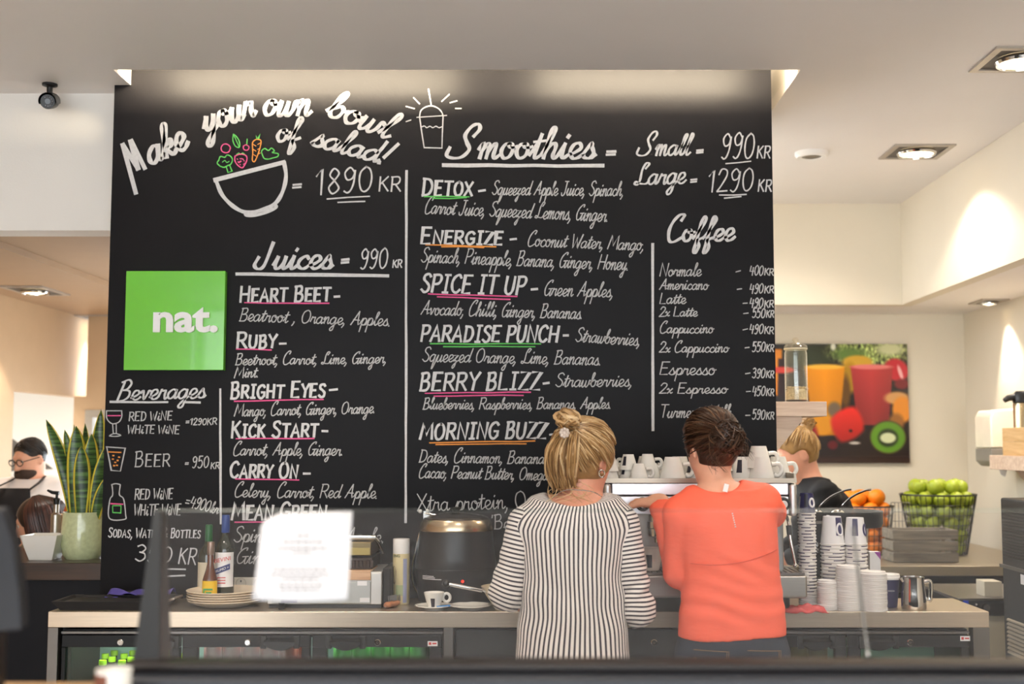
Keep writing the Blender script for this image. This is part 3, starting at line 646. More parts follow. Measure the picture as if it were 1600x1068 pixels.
# ------------------------------------------------------------------ organic shapes: distance fields blended together, then skinned with quads
A3 = lambda p: np.array(p, dtype=np.float64)
class Field:
    def __init__(s, lo, hi, h):
        s.lo, s.h = A3(lo), h
        s.n = np.ceil((A3(hi) - s.lo) / h).astype(int) + 1
        s.F = np.full(s.n, 0.5, dtype=np.float32)
        s.ax = [(s.lo[i] + h * np.arange(s.n[i])).astype(np.float32) for i in range(3)]
    def region(s, lo, hi):
        a = np.clip(np.floor((A3(lo) - s.lo) / s.h).astype(int), 0, s.n - 1); b = np.clip(np.ceil((A3(hi) - s.lo) / s.h).astype(int) + 1, 1, s.n)
        sl = tuple(slice(a[i], b[i]) for i in range(3))
        return sl, s.ax[0][sl[0]][:, None, None], s.ax[1][sl[1]][None, :, None], s.ax[2][sl[2]][None, None, :]
    def put(s, sl, d, k):
        f = s.F[sl]
        if k <= 0: s.F[sl] = np.minimum(f, d)
        else:
            h = np.maximum(k - np.abs(f - d), 0) / k
            s.F[sl] = np.minimum(f, d) - h * h * k * 0.25
    def cut(s, sl, d, k=0.0):
        f = s.F[sl]
        if k <= 0: s.F[sl] = np.maximum(f, -d)
        else:
            h = np.maximum(k - np.abs(f + d), 0) / k
            s.F[sl] = np.maximum(f, -d) + h * h * k * 0.25
    def cap(s, a, b, ra, rb=None, k=0.02, disp=None):
        a, b = A3(a), A3(b); rb = ra if rb is None else rb; m = max(ra, rb) + k + 0.02
        sl, x, y, z = s.region(np.minimum(a, b) - m, np.maximum(a, b) + m)
        d = b - a; L = max(float(d @ d), 1e-9)
        t = ((x - a[0]) * d[0] + (y - a[1]) * d[1] + (z - a[2]) * d[2]) / L
        tc = np.clip(t, 0, 1)
        q = np.sqrt((x - a[0] - tc * d[0]) ** 2 + (y - a[1] - tc * d[1]) ** 2 + (z - a[2] - tc * d[2]) ** 2) - (ra + (rb - ra) * tc)
        if disp is not None: q = q + disp(t * math.sqrt(L), x, y, z)
        s.put(sl, q.astype(np.float32), k); return s
    def ell(s, c, r, R=None, k=0.02, cut=False):
        c, r = A3(c), A3(r); m = float(r.max()) + k + 0.02
        sl, x, y, z = s.region(c - m, c + m)
        X, Y, Z = x - c[0], y - c[1], z - c[2]
        if R is not None:
            R = np.array(R); X, Y, Z = [R[0, i] * X + R[1, i] * Y + R[2, i] * Z for i in range(3)]
        k0 = np.sqrt((X / r[0]) ** 2 + (Y / r[1]) ** 2 + (Z / r[2]) ** 2); k1 = np.sqrt((X / r[0] ** 2) ** 2 + (Y / r[1] ** 2) ** 2 + (Z / r[2] ** 2) ** 2)
        q = (k0 * (k0 - 1) / np.maximum(k1, 1e-6)).astype(np.float32)
        (s.cut if cut else s.put)(sl, q, k); return s
    def loft(s, secs, k=0.02, grow=0.0, p=2.3, disp=None):     # sections (z, cx, cy, half width, half depth)
        S_ = np.array(sorted(secs)); m = 0.05
        lo = (S_[:, 1].min() - S_[:, 3].max() - m, S_[:, 2].min() - S_[:, 4].max() - m, S_[0, 0] - m); hi = (S_[:, 1].max() + S_[:, 3].max() + m, S_[:, 2].max() + S_[:, 4].max() + m, S_[-1, 0] + m)
        sl, x, y, z = s.region(lo, hi)
        zz = np.linspace(S_[0, 0], S_[-1, 0], 80); f = [np.interp(zz, S_[:, 0], S_[:, i]) for i in range(1, 5)]
        ker = np.ones(9) / 9; f = [np.convolve(np.pad(a, 4, mode='edge'), ker, 'valid') for a in f]
        cx, cy, hw, hd = [np.interp(z, zz, a) for a in f]; hw = hw + grow; hd = hd + grow
        q = ((np.abs((x - cx) / hw) ** p + np.abs((y - cy) / hd) ** p) ** (1 / p) - 1) * np.minimum(hw, hd)
        if disp is not None: q = q + disp(x, y, z)
        q = np.maximum(q, np.maximum(S_[0, 0] - grow - z, z - S_[-1, 0] - grow))
        s.put(sl, q.astype(np.float32), k); return s
    def warp(s, fn):
        x, y, z = s.ax[0][:, None, None], s.ax[1][None, :, None], s.ax[2][None, None, :]
        s.F += fn(x, y, z).astype(np.float32); return s
    def skin(s):
        F = s.F; S_ = F < 0
        c = [S_[i:F.shape[0] - 1 + i, j:F.shape[1] - 1 + j, k:F.shape[2] - 1 + k] for i in (0, 1) for j in (0, 1) for k in (0, 1)]
        tot = np.zeros(c[0].shape, np.int8)
        for a in c: tot += a
        act = (tot > 0) & (tot < 8); ijk = np.argwhere(act); idx = np.full(act.shape, -1, np.int32); idx[act] = np.arange(len(ijk))
        off = [(i, j, k) for i in (0, 1) for j in (0, 1) for k in (0, 1)]
        val = np.stack([F[ijk[:, 0] + o[0], ijk[:, 1] + o[1], ijk[:, 2] + o[2]] for o in off], 1)
        ps, cn = np.zeros((len(ijk), 3)), np.zeros(len(ijk))
        for a in range(8):
            for b in range(a + 1, 8):
                if sum(abs(off[a][q] - off[b][q]) for q in range(3)) != 1: continue
                cr = (val[:, a] < 0) != (val[:, b] < 0); t = np.where(cr, val[:, a] / np.where(cr, val[:, a] - val[:, b], 1), 0)
                pa, pb = np.array(off[a]), np.array(off[b])
                ps += cr[:, None] * (pa + t[:, None] * (pb - pa)); cn += cr
        V = s.lo + (ijk + ps / cn[:, None]) * s.h
        Q = []
        for ax in range(3):
            b, c_ = [(1, 2), (2, 0), (0, 1)][ax]
            sa = [slice(None)] * 3; sb = [slice(None)] * 3; sa[ax] = slice(0, -1); sb[ax] = slice(1, None)
            A_, B_ = S_[tuple(sa)], S_[tuple(sb)]; e = np.argwhere(A_ != B_)
            e = e[(e[:, b] > 0) & (e[:, c_] > 0) & (e[:, b] < F.shape[b] - 1) & (e[:, c_] < F.shape[c_] - 1)]
            fl = A_[e[:, 0], e[:, 1], e[:, 2]]
            def at(db, dc):
                w = e.copy(); w[:, b] -= db; w[:, c_] -= dc; return idx[w[:, 0], w[:, 1], w[:, 2]]
            q = np.stack([at(1, 1), at(0, 1), at(0, 0), at(1, 0)], 1); q[~fl] = q[~fl][:, ::-1]; Q.append(q)
        return V, np.concatenate(Q)
def skin_obj(name, fld, m, parent, label=None, attrs=None, colors=None):
    V, Q = fld.skin()
    return mesh_obj(name, V, Q, m, parent, smooth=180, label=label, attrs=attrs(V) if attrs else None, colors=colors(V) if colors else None)
def rot(yaw=0, pitch=0, roll=0):         # head frame: x = its left..right, y = where it faces, z = up
    return np.array(Matrix.Rotation(yaw, 3, 'Z') @ Matrix.Rotation(pitch, 3, 'X') @ Matrix.Rotation(roll, 3, 'Y'))
def head_into(f, c, R, s=1.0, k=0.012):
    c = A3(c); w = lambda x, y, z: c + R @ (A3((x, y, z)) * s)
    f.ell(c, A3((.076, .094, .098)) * s, R, k)                                     # cranium
    f.ell(w(0, .035, -.045), A3((.062, .062, .080)) * s, R, .03)                   # face
    f.ell(w(0, .055, -.095), A3((.040, .036, .030)) * s, R, .03)                   # jaw and chin
    f.cap(w(0, .094, -.005), w(0, .114, -.045), .008 * s, .012 * s, .012)          # nose
    for e in (-1, 1): f.ell(w(e * .012, .103, -.048), A3((.008, .009, .007)) * s, R, .006)
    f.cap(w(-.03, .086, .018), w(.03, .086, .018), .008 * s, .008 * s, .015)       # brow
    for e in (-1, 1): f.ell(w(e * .031, .101, -.004), A3((.017, .012, .010)) * s, R, .008, cut=True)
    f.cap(w(-.018, .092, -.074), w(.018, .092, -.074), .0055 * s, .0055 * s, .005); f.cap(w(-.014, .089, -.084), w(.014, .089, -.084), .006 * s, .006 * s, .005)
    for e in (-1, 1):                                                              # ears
        f.ell(w(e * .080, -.005, -.015), A3((.009, .019, .031)) * s, R @ rot(e * .35, 0, 0), .004)
        f.ell(w(e * .089, -.002, -.012), A3((.006, .010, .018)) * s, R @ rot(e * .35, 0, 0), .004, cut=True)
    return w
def eyes(c, R, parent, s=1.0):
    c = A3(c)
    wm, im = M['eye_white'], M['eye_iris']
    for e in (-1, 1):
        q = c + R @ (A3((e * .031, .081, -.004)) * s); d = R @ A3((0, 1, 0))
        eb = part('eye', MB().ball(q, .0122 * s, 14), wm, parent); part('iris', MB().ball(q + d * .0075 * s, .0065 * s, 12), im, eb)
def hand_into(f, wrist, d, nrm, side, curl=0.5, spread=0.12, s=1.0, point=None):
    # d: towards the fingers, nrm: out of the back of the hand, side: +1 / -1 which side the thumb leaves from
    w, d, n = A3(wrist), A3(d), A3(nrm); d /= np.linalg.norm(d); n -= d * (n @ d); n /= np.linalg.norm(n); t = np.cross(d, n) * side
    R = np.stack([t, d, n], 1)
    f.ell(w + d * .045 * s, A3((.039, .052, .014)) * s, R, .012); f.cap(w - d * .01, w + d * .02, .023 * s, .026 * s, .02)
    for i, (o, L) in enumerate(((.027, .070), (.009, .078), (-.010, .073), (-.027, .058))):
        c = curl if point is None or i else point
        b = w + d * .085 * s + t * o * s - d * abs(o - .005) * .25
        d1 = d * math.cos(c * .6) - n * math.sin(c * .6) + t * spread * (o / .03); d1 /= np.linalg.norm(d1)
        d2 = d * math.cos(c * 1.5) - n * math.sin(c * 1.5); d3 = d * math.cos(c * 2.1) - n * math.sin(c * 2.1)
        p1 = b + d1 * L * .45 * s; p2 = p1 + d2 * L * .32 * s; p3 = p2 + d3 * L * .25 * s
        f.cap(b - d * .015, p1, .0092 * s, .0088 * s, .006); f.cap(p1, p2, .0086 * s, .0080 * s, .004); f.cap(p2, p3, .0080 * s, .0068 * s, .004)
    b = w + d * .02 * s + t * .028 * s; p1 = b + (d * .6 + t * .62 - n * .3) * .042 * s; p2 = p1 + (d * .85 + t * .2 - n * .35) * .034 * s; p3 = p2 + (d * .9 - n * .4) * .022 * s
    f.cap(b - d * .01, p1, .014 * s, .0105 * s, .01); f.cap(p1, p2, .0102 * s, .0092 * s, .004); f.cap(p2, p3, .009 * s, .0075 * s, .004)
def strand_mesh(paths, r0, r1=None, n=5):
    m = MB(); tone = []
    for p, t in paths:
        k = len(p); r1_ = r0 * 0.35 if r1 is None else r1
        rs = [r0 + (r1_ - r0) * abs(2 * i / (k - 1) - 1) ** 3 for i in range(k)]
        n0 = len(m.v); m.tube(p, rs, n, flat=0.55); tone += [t] * (len(m.v) - n0)
    return m, tone
def hair_mat(name, dark, mid, light, rough=0.38):
    m = bpy.data.materials.new(name); N, L, b = nodes_of(m)
    a = N.new('ShaderNodeAttribute'); a.attribute_name = 'tone'; rp = N.new('ShaderNodeValToRGB')
    e = rp.color_ramp.elements; e[0].color = lin(dark); e[1].color = lin(light); e.new(0.5).color = lin(mid)
    tc = N.new('ShaderNodeTexCoord'); nz = N.new('ShaderNodeTexNoise'); nz.inputs['Scale'].default_value = 35; nz.inputs['Detail'].default_value = 3
    ad = N.new('ShaderNodeMath'); ad.operation = 'MULTIPLY_ADD'; ad.inputs[1].default_value = 0.35
    sb = N.new('ShaderNodeMath'); sb.operation = 'SUBTRACT'; sb.inputs[1].default_value = 0.17
    L.new(tc.outputs['Object'], nz.inputs[0]); L.new(nz.outputs[0], ad.inputs[0]); L.new(a.outputs['Fac'], ad.inputs[2]); L.new(ad.outputs[0], sb.inputs[0]); L.new(sb.outputs[0], rp.inputs[0]); L.new(rp.outputs[0], b.inputs['Base Color'])
    b.inputs['Roughness'].default_value = rough; b.inputs['Specular IOR Level'].default_value = 0.4
    return m
M['eye_white'] = mat('eye_white', (232, 228, 222), 0.2, var=0.02); M['eye_iris'] = mat('eye_iris', (62, 50, 40), 0.15, var=0.1)
M['skin'] = mat('fair_skin', (226, 168, 140), 0.5, var=0.06, scale=30, sss=0.15, bump=0.05, bscale=250)
M['skin_pink'] = mat('rosy_skin', (222, 160, 134), 0.5, var=0.06, scale=30, sss=0.15, bump=0.05, bscale=250)
M['jeans'] = mat('dark_blue_denim', (40, 46, 60), 0.8, var=0.22, scale=160, bump=0.2, bscale=500)
M['shoe'] = mat('black_shoe_leather', (30, 29, 30), 0.45)
def legs(f, hip, width, zf, y=None, r=0.085, knee=(0, .02), grow=0.0, k=.03):
    x, yy, z = hip
    for e in (-1, 1):
        a = (x + e * width * .5, yy, z); b = (x + e * (width * .5 + .012), yy + .02, zf + .48); c = (x + e * (width * .5 + .02), yy, zf + .07)
        f.cap(a, b, r + grow, r * .66 + grow, k); f.cap(b, c, r * .66 + grow, r * .47 + grow, k)
def shoes(hip, width, parent, m, fwd=1):
    for e in (-1, 1):
        x, y = hip[0] + e * (width * .5 + .02), hip[1]
        f = Field((x - .07, y - .12, -.01), (x + .07, y + .22, .14), .006)
        f.ell((x, y + fwd * .05, .035), (.045, .125, .04), None, .02).ell((x, y - fwd * .03, .06), (.042, .055, .06), None, .02)
        f.F = np.maximum(f.F, (0.002 - f.ax[2])[None, None, :]); skin_obj('shoe', f, m, parent)
def sphere_dirs(n):
    i = np.arange(n) + 0.5; ph = np.arccos(1 - 2 * i / n); th = np.pi * (1 + 5 ** 0.5) * i
    return np.stack([np.cos(th) * np.sin(ph), np.sin(th) * np.sin(ph), np.cos(ph)], 1)
def swept_hair(c, R, rad, target, keep, n=420, lift=0.0, wave=0.004, k=11, seed=1, tmax=0.97):
    # strands following great circles over the scalp towards a knot; `keep` says where (head frame) strands may start
    g = np.random.default_rng(seed); out = []; tg = A3(target) / np.linalg.norm(target); rad = A3(rad)
    for d in sphere_dirs(n * 3):
        d = d + g.normal(0, .05, 3); d /= np.linalg.norm(d)
        if not keep(d): continue
        ang = math.acos(max(-1, min(1, float(d @ tg))))
        if ang < .25 or ang > 2.75: continue
        ph, ph2, am, lf = g.uniform(0, 6), g.uniform(0, 6), g.uniform(.3, 1) * wave, g.uniform(-.002, .004); p = []
        side = np.cross(d, tg); side /= np.linalg.norm(side)
        for i in range(k):
            t = i / (k - 1) * tmax; q = (math.sin((1 - t) * ang) * d + math.sin(t * ang) * tg) / math.sin(ang)
            q = q * rad * (1 + lf * 8 + lift * math.sin(math.pi * t)) + side * am * math.sin(t * 5 + ph) + q / np.linalg.norm(q) * am * math.sin(t * 7 + ph2) * .7
            p.append(A3(c) + R @ q)
        out.append((p, float(np.clip(g.normal(.5, .22), 0, 1))))
    return out
def knot(c, R, r, turns=14, seed=3, flat=.75, tone=.5):
    g = np.random.default_rng(seed); out = []
    for q in range(turns):
        R2 = R @ rot(g.uniform(0, 6.3), g.uniform(-.9, .9), g.uniform(-.9, .9)); rr = r * g.uniform(.55, 1.0); a0 = g.uniform(0, 6.3); le = g.uniform(3.2, 6)
        p = [A3(c) + R2 @ A3((rr * math.cos(a0 + t * le), rr * flat * math.sin(a0 + t * le), r * .45 * math.sin(t * 3 + q))) for t in np.linspace(0, 1, 14)]
        out.append((p, float(np.clip(g.normal(tone, .2), 0, 1))))
    return out
YW = 4.10                                 # where the two baristas stand

# ================================================================== woman in the striped top
def striped_woman():
    px = lambda x, y, Y=YW: P(x, y, Y)
    floor_p = px(893, 1020)
    who = T('person', 'woman with blonde bun and black and white striped top, back turned', 'person', (floor_p.x, YW, 0))
    def sec(y, xl, xr, hd, dy=0.0):
        a, b = px(xl, y), px(xr, y); return (a.z, (a.x + b.x) / 2, YW + dy, (b.x - a.x) / 2, hd)
    torso = [sec(1062, 808, 984, .122), sec(1020, 809, 981, .120), sec(960, 815, 976, .112), sec(905, 817, 972, .108), sec(860, 815, 975, .112), sec(825, 812, 977, .112), sec(803, 824, 968, .098), sec(786, 848, 950, .078)]
    hc = px(914, 712, YW + .035); R = rot(-.72, -.26, .05)
    nb = px(899, 793, YW + .0); sL, sR = px(820, 818), px(972, 818)
    eL, eR = px(791, 926, YW - .02), px(997, 952, YW - .01)
    wL, wR = px(850, 961, YW + .20), px(978, 938, YW + .17)
    f = Field((floor_p.x - .34, YW - .22, -.02), (floor_p.x + .34, YW + .50, 1.78), .0055)
    f.loft(torso, .02, -.006)
    f.cap(px(852, 797, YW + .022), px(948, 797, YW + .022), .047, .047, .05)
    for a in (sL, sR): f.cap(nb + Vector((0, .02, -.014)), a + Vector((0, .008, 0)), .045, .048, .05)
    f.cap(nb - Vector((0, 0, .04)), hc + Vector((-.006, -.015, -.05)), .057, .050, .03)
    head_into(f, hc, R)
    for s_, e, w, d, sd in ((sL, eL, wL, (.45, .85, .1), 1), (sR, eR, wR, (-.75, .5, .2), -1)):
        f.cap(s_, e, .042, .035, .02); f.cap(e, w, .036, .026, .02)
        hand_into(f, w, d, (0, -.2, 1), sd, .45)
    hip = (floor_p.x, YW, .88); f.ell((floor_p.x, YW, .90), (.165, .115, .13), None, .03); legs(f, hip, .15, 0, r=.072)
    skin_obj('body', f, M['skin_pink'], who); eyes(hc, R, who)
    f = Field((floor_p.x - .24, YW - .2, 0.02), (floor_p.x + .24, YW + .2, 1.02), .008); f.ell((floor_p.x, YW, .90), (.158, .108, .14), None, .03); legs(f, hip, .15, 0, r=.072, grow=.008)
    f.F -= .006; f.F = np.maximum(f.F, (f.ax[2] - .98)[None, None, :]); f.F = np.maximum(f.F, (.07 - f.ax[2])[None, None, :]); skin_obj('trousers', f, M['jeans'], who); shoes(hip, .17, who, M['shoe'])
    # top: striped lengthwise on the trunk, round the arm on the sleeves
    sm = bpy.data.materials.new('black_white_stripe_jersey'); N, L, b = nodes_of(sm)
    at = N.new('ShaderNodeAttribute'); at.attribute_name = 'stripe'; fr = N.new('ShaderNodeMath'); fr.operation = 'FRACT'; rp = N.new('ShaderNodeValToRGB')
    e = rp.color_ramp.elements; e[0].position = .0; e[0].color = lin((48, 42, 52)); e[1].position = .33; e[1].color = lin((48, 42, 52)); x = e.new(.41); x.color = lin((234, 226, 220)); x = e.new(.93); x.color = lin((234, 226, 220)); x = e.new(1.0); x.color = lin((48, 42, 52))
    L.new(at.outputs['Fac'], fr.inputs[0]); L.new(fr.outputs[0], rp.inputs[0]); L.new(rp.outputs[0], b.inputs['Base Color']); b.inputs['Roughness'].default_value = .85; b.inputs['Sheen Weight'].default_value = .15; b.inputs['Specular IOR Level'].default_value = .2
    S_ = np.array(sorted(torso)); PER = .0140
    def wr(x, y, z):                       # soft folds
        return .0028 * np.sin(x * 38 + np.sin(z * 9) * 2.2) * np.clip((1.25 - z) * 4, 0, 1) * np.clip((z - .8) * 6, 0, 1) + .0022 * np.sin(z * 46 + x * 22) * np.clip(1 - np.abs(z - 1.05) * 6, 0, 1)
    f = Field((floor_p.x - .3, YW - .2, .80), (floor_p.x + .3, YW + .2, 1.48), .005)
    f.loft(torso, .02, .006, disp=wr)
    f.cap(px(852, 797, YW + .022), px(948, 797, YW + .022), .054, .054, .05)
    for a in (sL, sR): f.cap(nb + Vector((0, .02, -.014)), a + Vector((0, .008, 0)), .052, .056, .05)
    f.ell(px(899, 762, YW - .01), (.100, .15, .064), None, .01, cut=True)
    th = np.linspace(-np.pi, np.pi, 721); arc = np.cumsum(np.hypot(.168 * np.cos(th), .112 * np.sin(th))) * (th[1] - th[0]); arc -= arc[360]
    def stripes(V):
        cx = np.interp(V[:, 2], S_[:, 0], S_[:, 1]); hw = np.interp(V[:, 2], S_[:, 0], S_[:, 3])
        hw = np.maximum(hw, .168); hd = .112
        a = np.arctan2((V[:, 0] - cx) / hw, -(V[:, 1] - YW) / hd)
        return {'stripe': (np.interp(a, th, arc) + .0022 * np.sin(V[:, 2] * 16 + V[:, 0] * 9)) / PER + 100}
    top = skin_obj('striped_top', f, sm, who, attrs=stripes)
    # neckline binding
    pts = []
    for a in np.linspace(-.98, .98, 22):
        x = nb.x + math.sin(a * 1.35) * .092; pts.append((x, YW - .064 - .022 * math.cos(a * 1.5), px(0, 793).z + .042 * (1 - math.cos(a * 1.25))))
    for s_, e, w, q, ph in ((sL, eL, wL, .16, 0.0), (sR, eR, wR, .40, 1.7)):
        s3, e3, w3 = A3(s_), A3(e), A3(w); end = e3 + (w3 - e3) * q; L1 = np.linalg.norm(e3 - s3)
        f = Field(np.minimum(np.minimum(s3, e3), end) - .10, np.maximum(np.maximum(s3, e3), end) + .10, .0045)
        def fold(t, x, y, z):
            g = np.clip((t / L1 - .15) * 1.6, 0, 1)
            return -.0042 * g * np.sin(t * 115 + ph + 2.2 * np.sin(x * 40) + 26 * (y - YW)) - .002 * g * np.sin(t * 61 + x * 60)
        f.cap(s3 + A3((0, 0, .002)), e3, .058, .049, .03, disp=fold); f.cap(e3, end, .050, .048, .035, disp=lambda t, x, y, z: -.004 * np.sin(t * 120 + ph + x * 40))
        d = (w3 - e3) / np.linalg.norm(w3 - e3)
        x, y, z = f.ax[0][:, None, None], f.ax[1][None, :, None], f.ax[2][None, None, :]
        f.F = np.maximum(f.F, ((x - end[0]) * d[0] + (y - end[1]) * d[1] + (z - end[2]) * d[2]).astype(np.float32))
        ud = (e3 - s3) / L1
        def sl(V):
            t = (V - s3) @ ud; t2 = (V - e3) @ d + L1; m_ = np.clip((t - L1 + .045) / .07, 0, 1) * np.clip((t2 - L1 + .05) / .08, 0, 1)
            return {'stripe': (t + .007 * np.sin((V[:, 0] - s3[0]) * 32 + ph) * np.clip(t / L1 - .1, 0, 1)) / PER + 100}
        skin_obj('sleeve', f, sm, who, attrs=sl)
    # hair: cap, strands swept up to the knot, the knot, loose ends at the nape
    hm = hair_mat('blonde_hair', (100, 70, 42), (176, 136, 88), (234, 206, 162))
    rad = (.100, .120, .115); inv = R.T
    kn = px(882, 662, YW - .05); kt = inv @ (A3(kn) - A3(hc))
    keep = lambda d: not (d[1] > .35 and d[2] < .45) and not (d[2] < -.74 + .4 * max(0, d[1] + .6)) and not (abs(d[0]) > .75 and d[2] < -.30 and d[1] > -.15)
    f = Field(A3(hc) - .17, A3(hc) + .17, .006); f.ell(A3(hc) + R @ A3((0, -.008, .008)), A3(rad) * .965, R, .02)
    f.ell(A3(hc) + R @ A3((0, .095, -.07)), (.085, .085, .105), R, .01, cut=True); f.ell(A3(hc) + R @ A3((0, .02, -.148)), (.12, .10, .075), R, .01, cut=True)
    for e_ in (-1, 1): f.ell(A3(hc) + R @ A3((e_ * .092, .015, -.035)), (.024, .035, .045), R, .01, cut=True)
    f.cap(hc + Vector((-.05, -.07, .0)), px(866, 752, YW - .03), .052, .022, .03)
    hb = skin_obj('hair', f, hm, who, attrs=lambda V: {'tone': np.full(len(V), .34)})
    st = swept_hair(A3(hc) + R @ A3((0, -.006, .008)), R, rad, kt, keep, 560, .035, .005, seed=5)
    g = np.random.default_rng(8)
    for q in range(190):                   # full fall over the left side of the nape
        u, v = g.uniform(0, 1), g.uniform(0, 1); j = lambda a: g.uniform(-a, a)
        pts = [px(870 + 34 * u + j(3), 678 + j(4), YW - .075 - .03 * v), px(853 + 50 * u + j(3), 706 + j(4), YW - .085 - .035 * v), px(854 + 48 * u + j(3), 735 + j(4), YW - .065 - .03 * v), px(866 + 34 * u + j(5), 762 - 8 * u + j(8), YW - .035 - .015 * v)]
        st.append((smoothpath(pts, 4), float(np.clip(g.normal(.5, .25), 0, 1))))
    mm, tn = strand_mesh(st, .0042); part('hair_strands', mm, hm, hb, smooth=60); hb.children[-1].data.attributes.new('tone', 'FLOAT', 'POINT').data.foreach_set('value', tn)
    kk = knot(kn + Vector((.012, -.01, .012)), R, .043, 34, 4); mm, tn = strand_mesh(kk, .0065, .003); o = part('hair_bun', mm, hm, hb, smooth=60); o.data.attributes.new('tone', 'FLOAT', 'POINT').data.foreach_set('value', tn)
    lo = []
    for q in range(16):
        a = px(866 + g.uniform(-6, 60), 750 + g.uniform(-8, 8), YW - .03); lo.append((smoothpath([a, px(858 + g.uniform(-10, 70), 768, YW - .06), px(862 + g.uniform(-16, 70), 782 + g.uniform(-6, 8), YW - .07)], 5), g.uniform(.4, .9)))
    mm, tn = strand_mesh(lo, .0011, .0004, 4); o = part('loose_hair', mm, hm, hb); o.data.attributes.new('tone', 'FLOAT', 'POINT').data.foreach_set('value', tn)
    m = MB(); cc = px(882, 676, YW - .135)
    for a in np.linspace(0, 2 * math.pi, 9)[:-1]: m.ball(cc + Vector((math.cos(a) * .012, -.004, math.sin(a) * .012)), .0065, 10)
    part('hair_clip', m.ball(cc, .009, 12), mat('clear_hair_clip', (196, 180, 168), 0.1, var=.05, coat=.6), hb, label='clear beaded hair clip')
    ear = A3(hc) + R @ A3((.088, -.005, -.048))
    part('earring', MB().tube([Vector(ear) + Vector((math.sin(a) * .009, -.004, math.cos(a) * .012 - .008)) for a in np.linspace(0, 6.283, 18)[:-1]], .0026, 8, closed=True), M['chrome'], who, label='silver spiral earring')
    m = MB(); m.tube(smoothpath([px(862, 778, YW - .045), px(880, 766, YW - .06), px(902, 765, YW - .064), px(926, 768, YW - .055), px(941, 776, YW - .03)], 6), .0016, 6); part('necklace', m, M['chrome'], who, label='thin silver chain')
    return who
striped_woman()

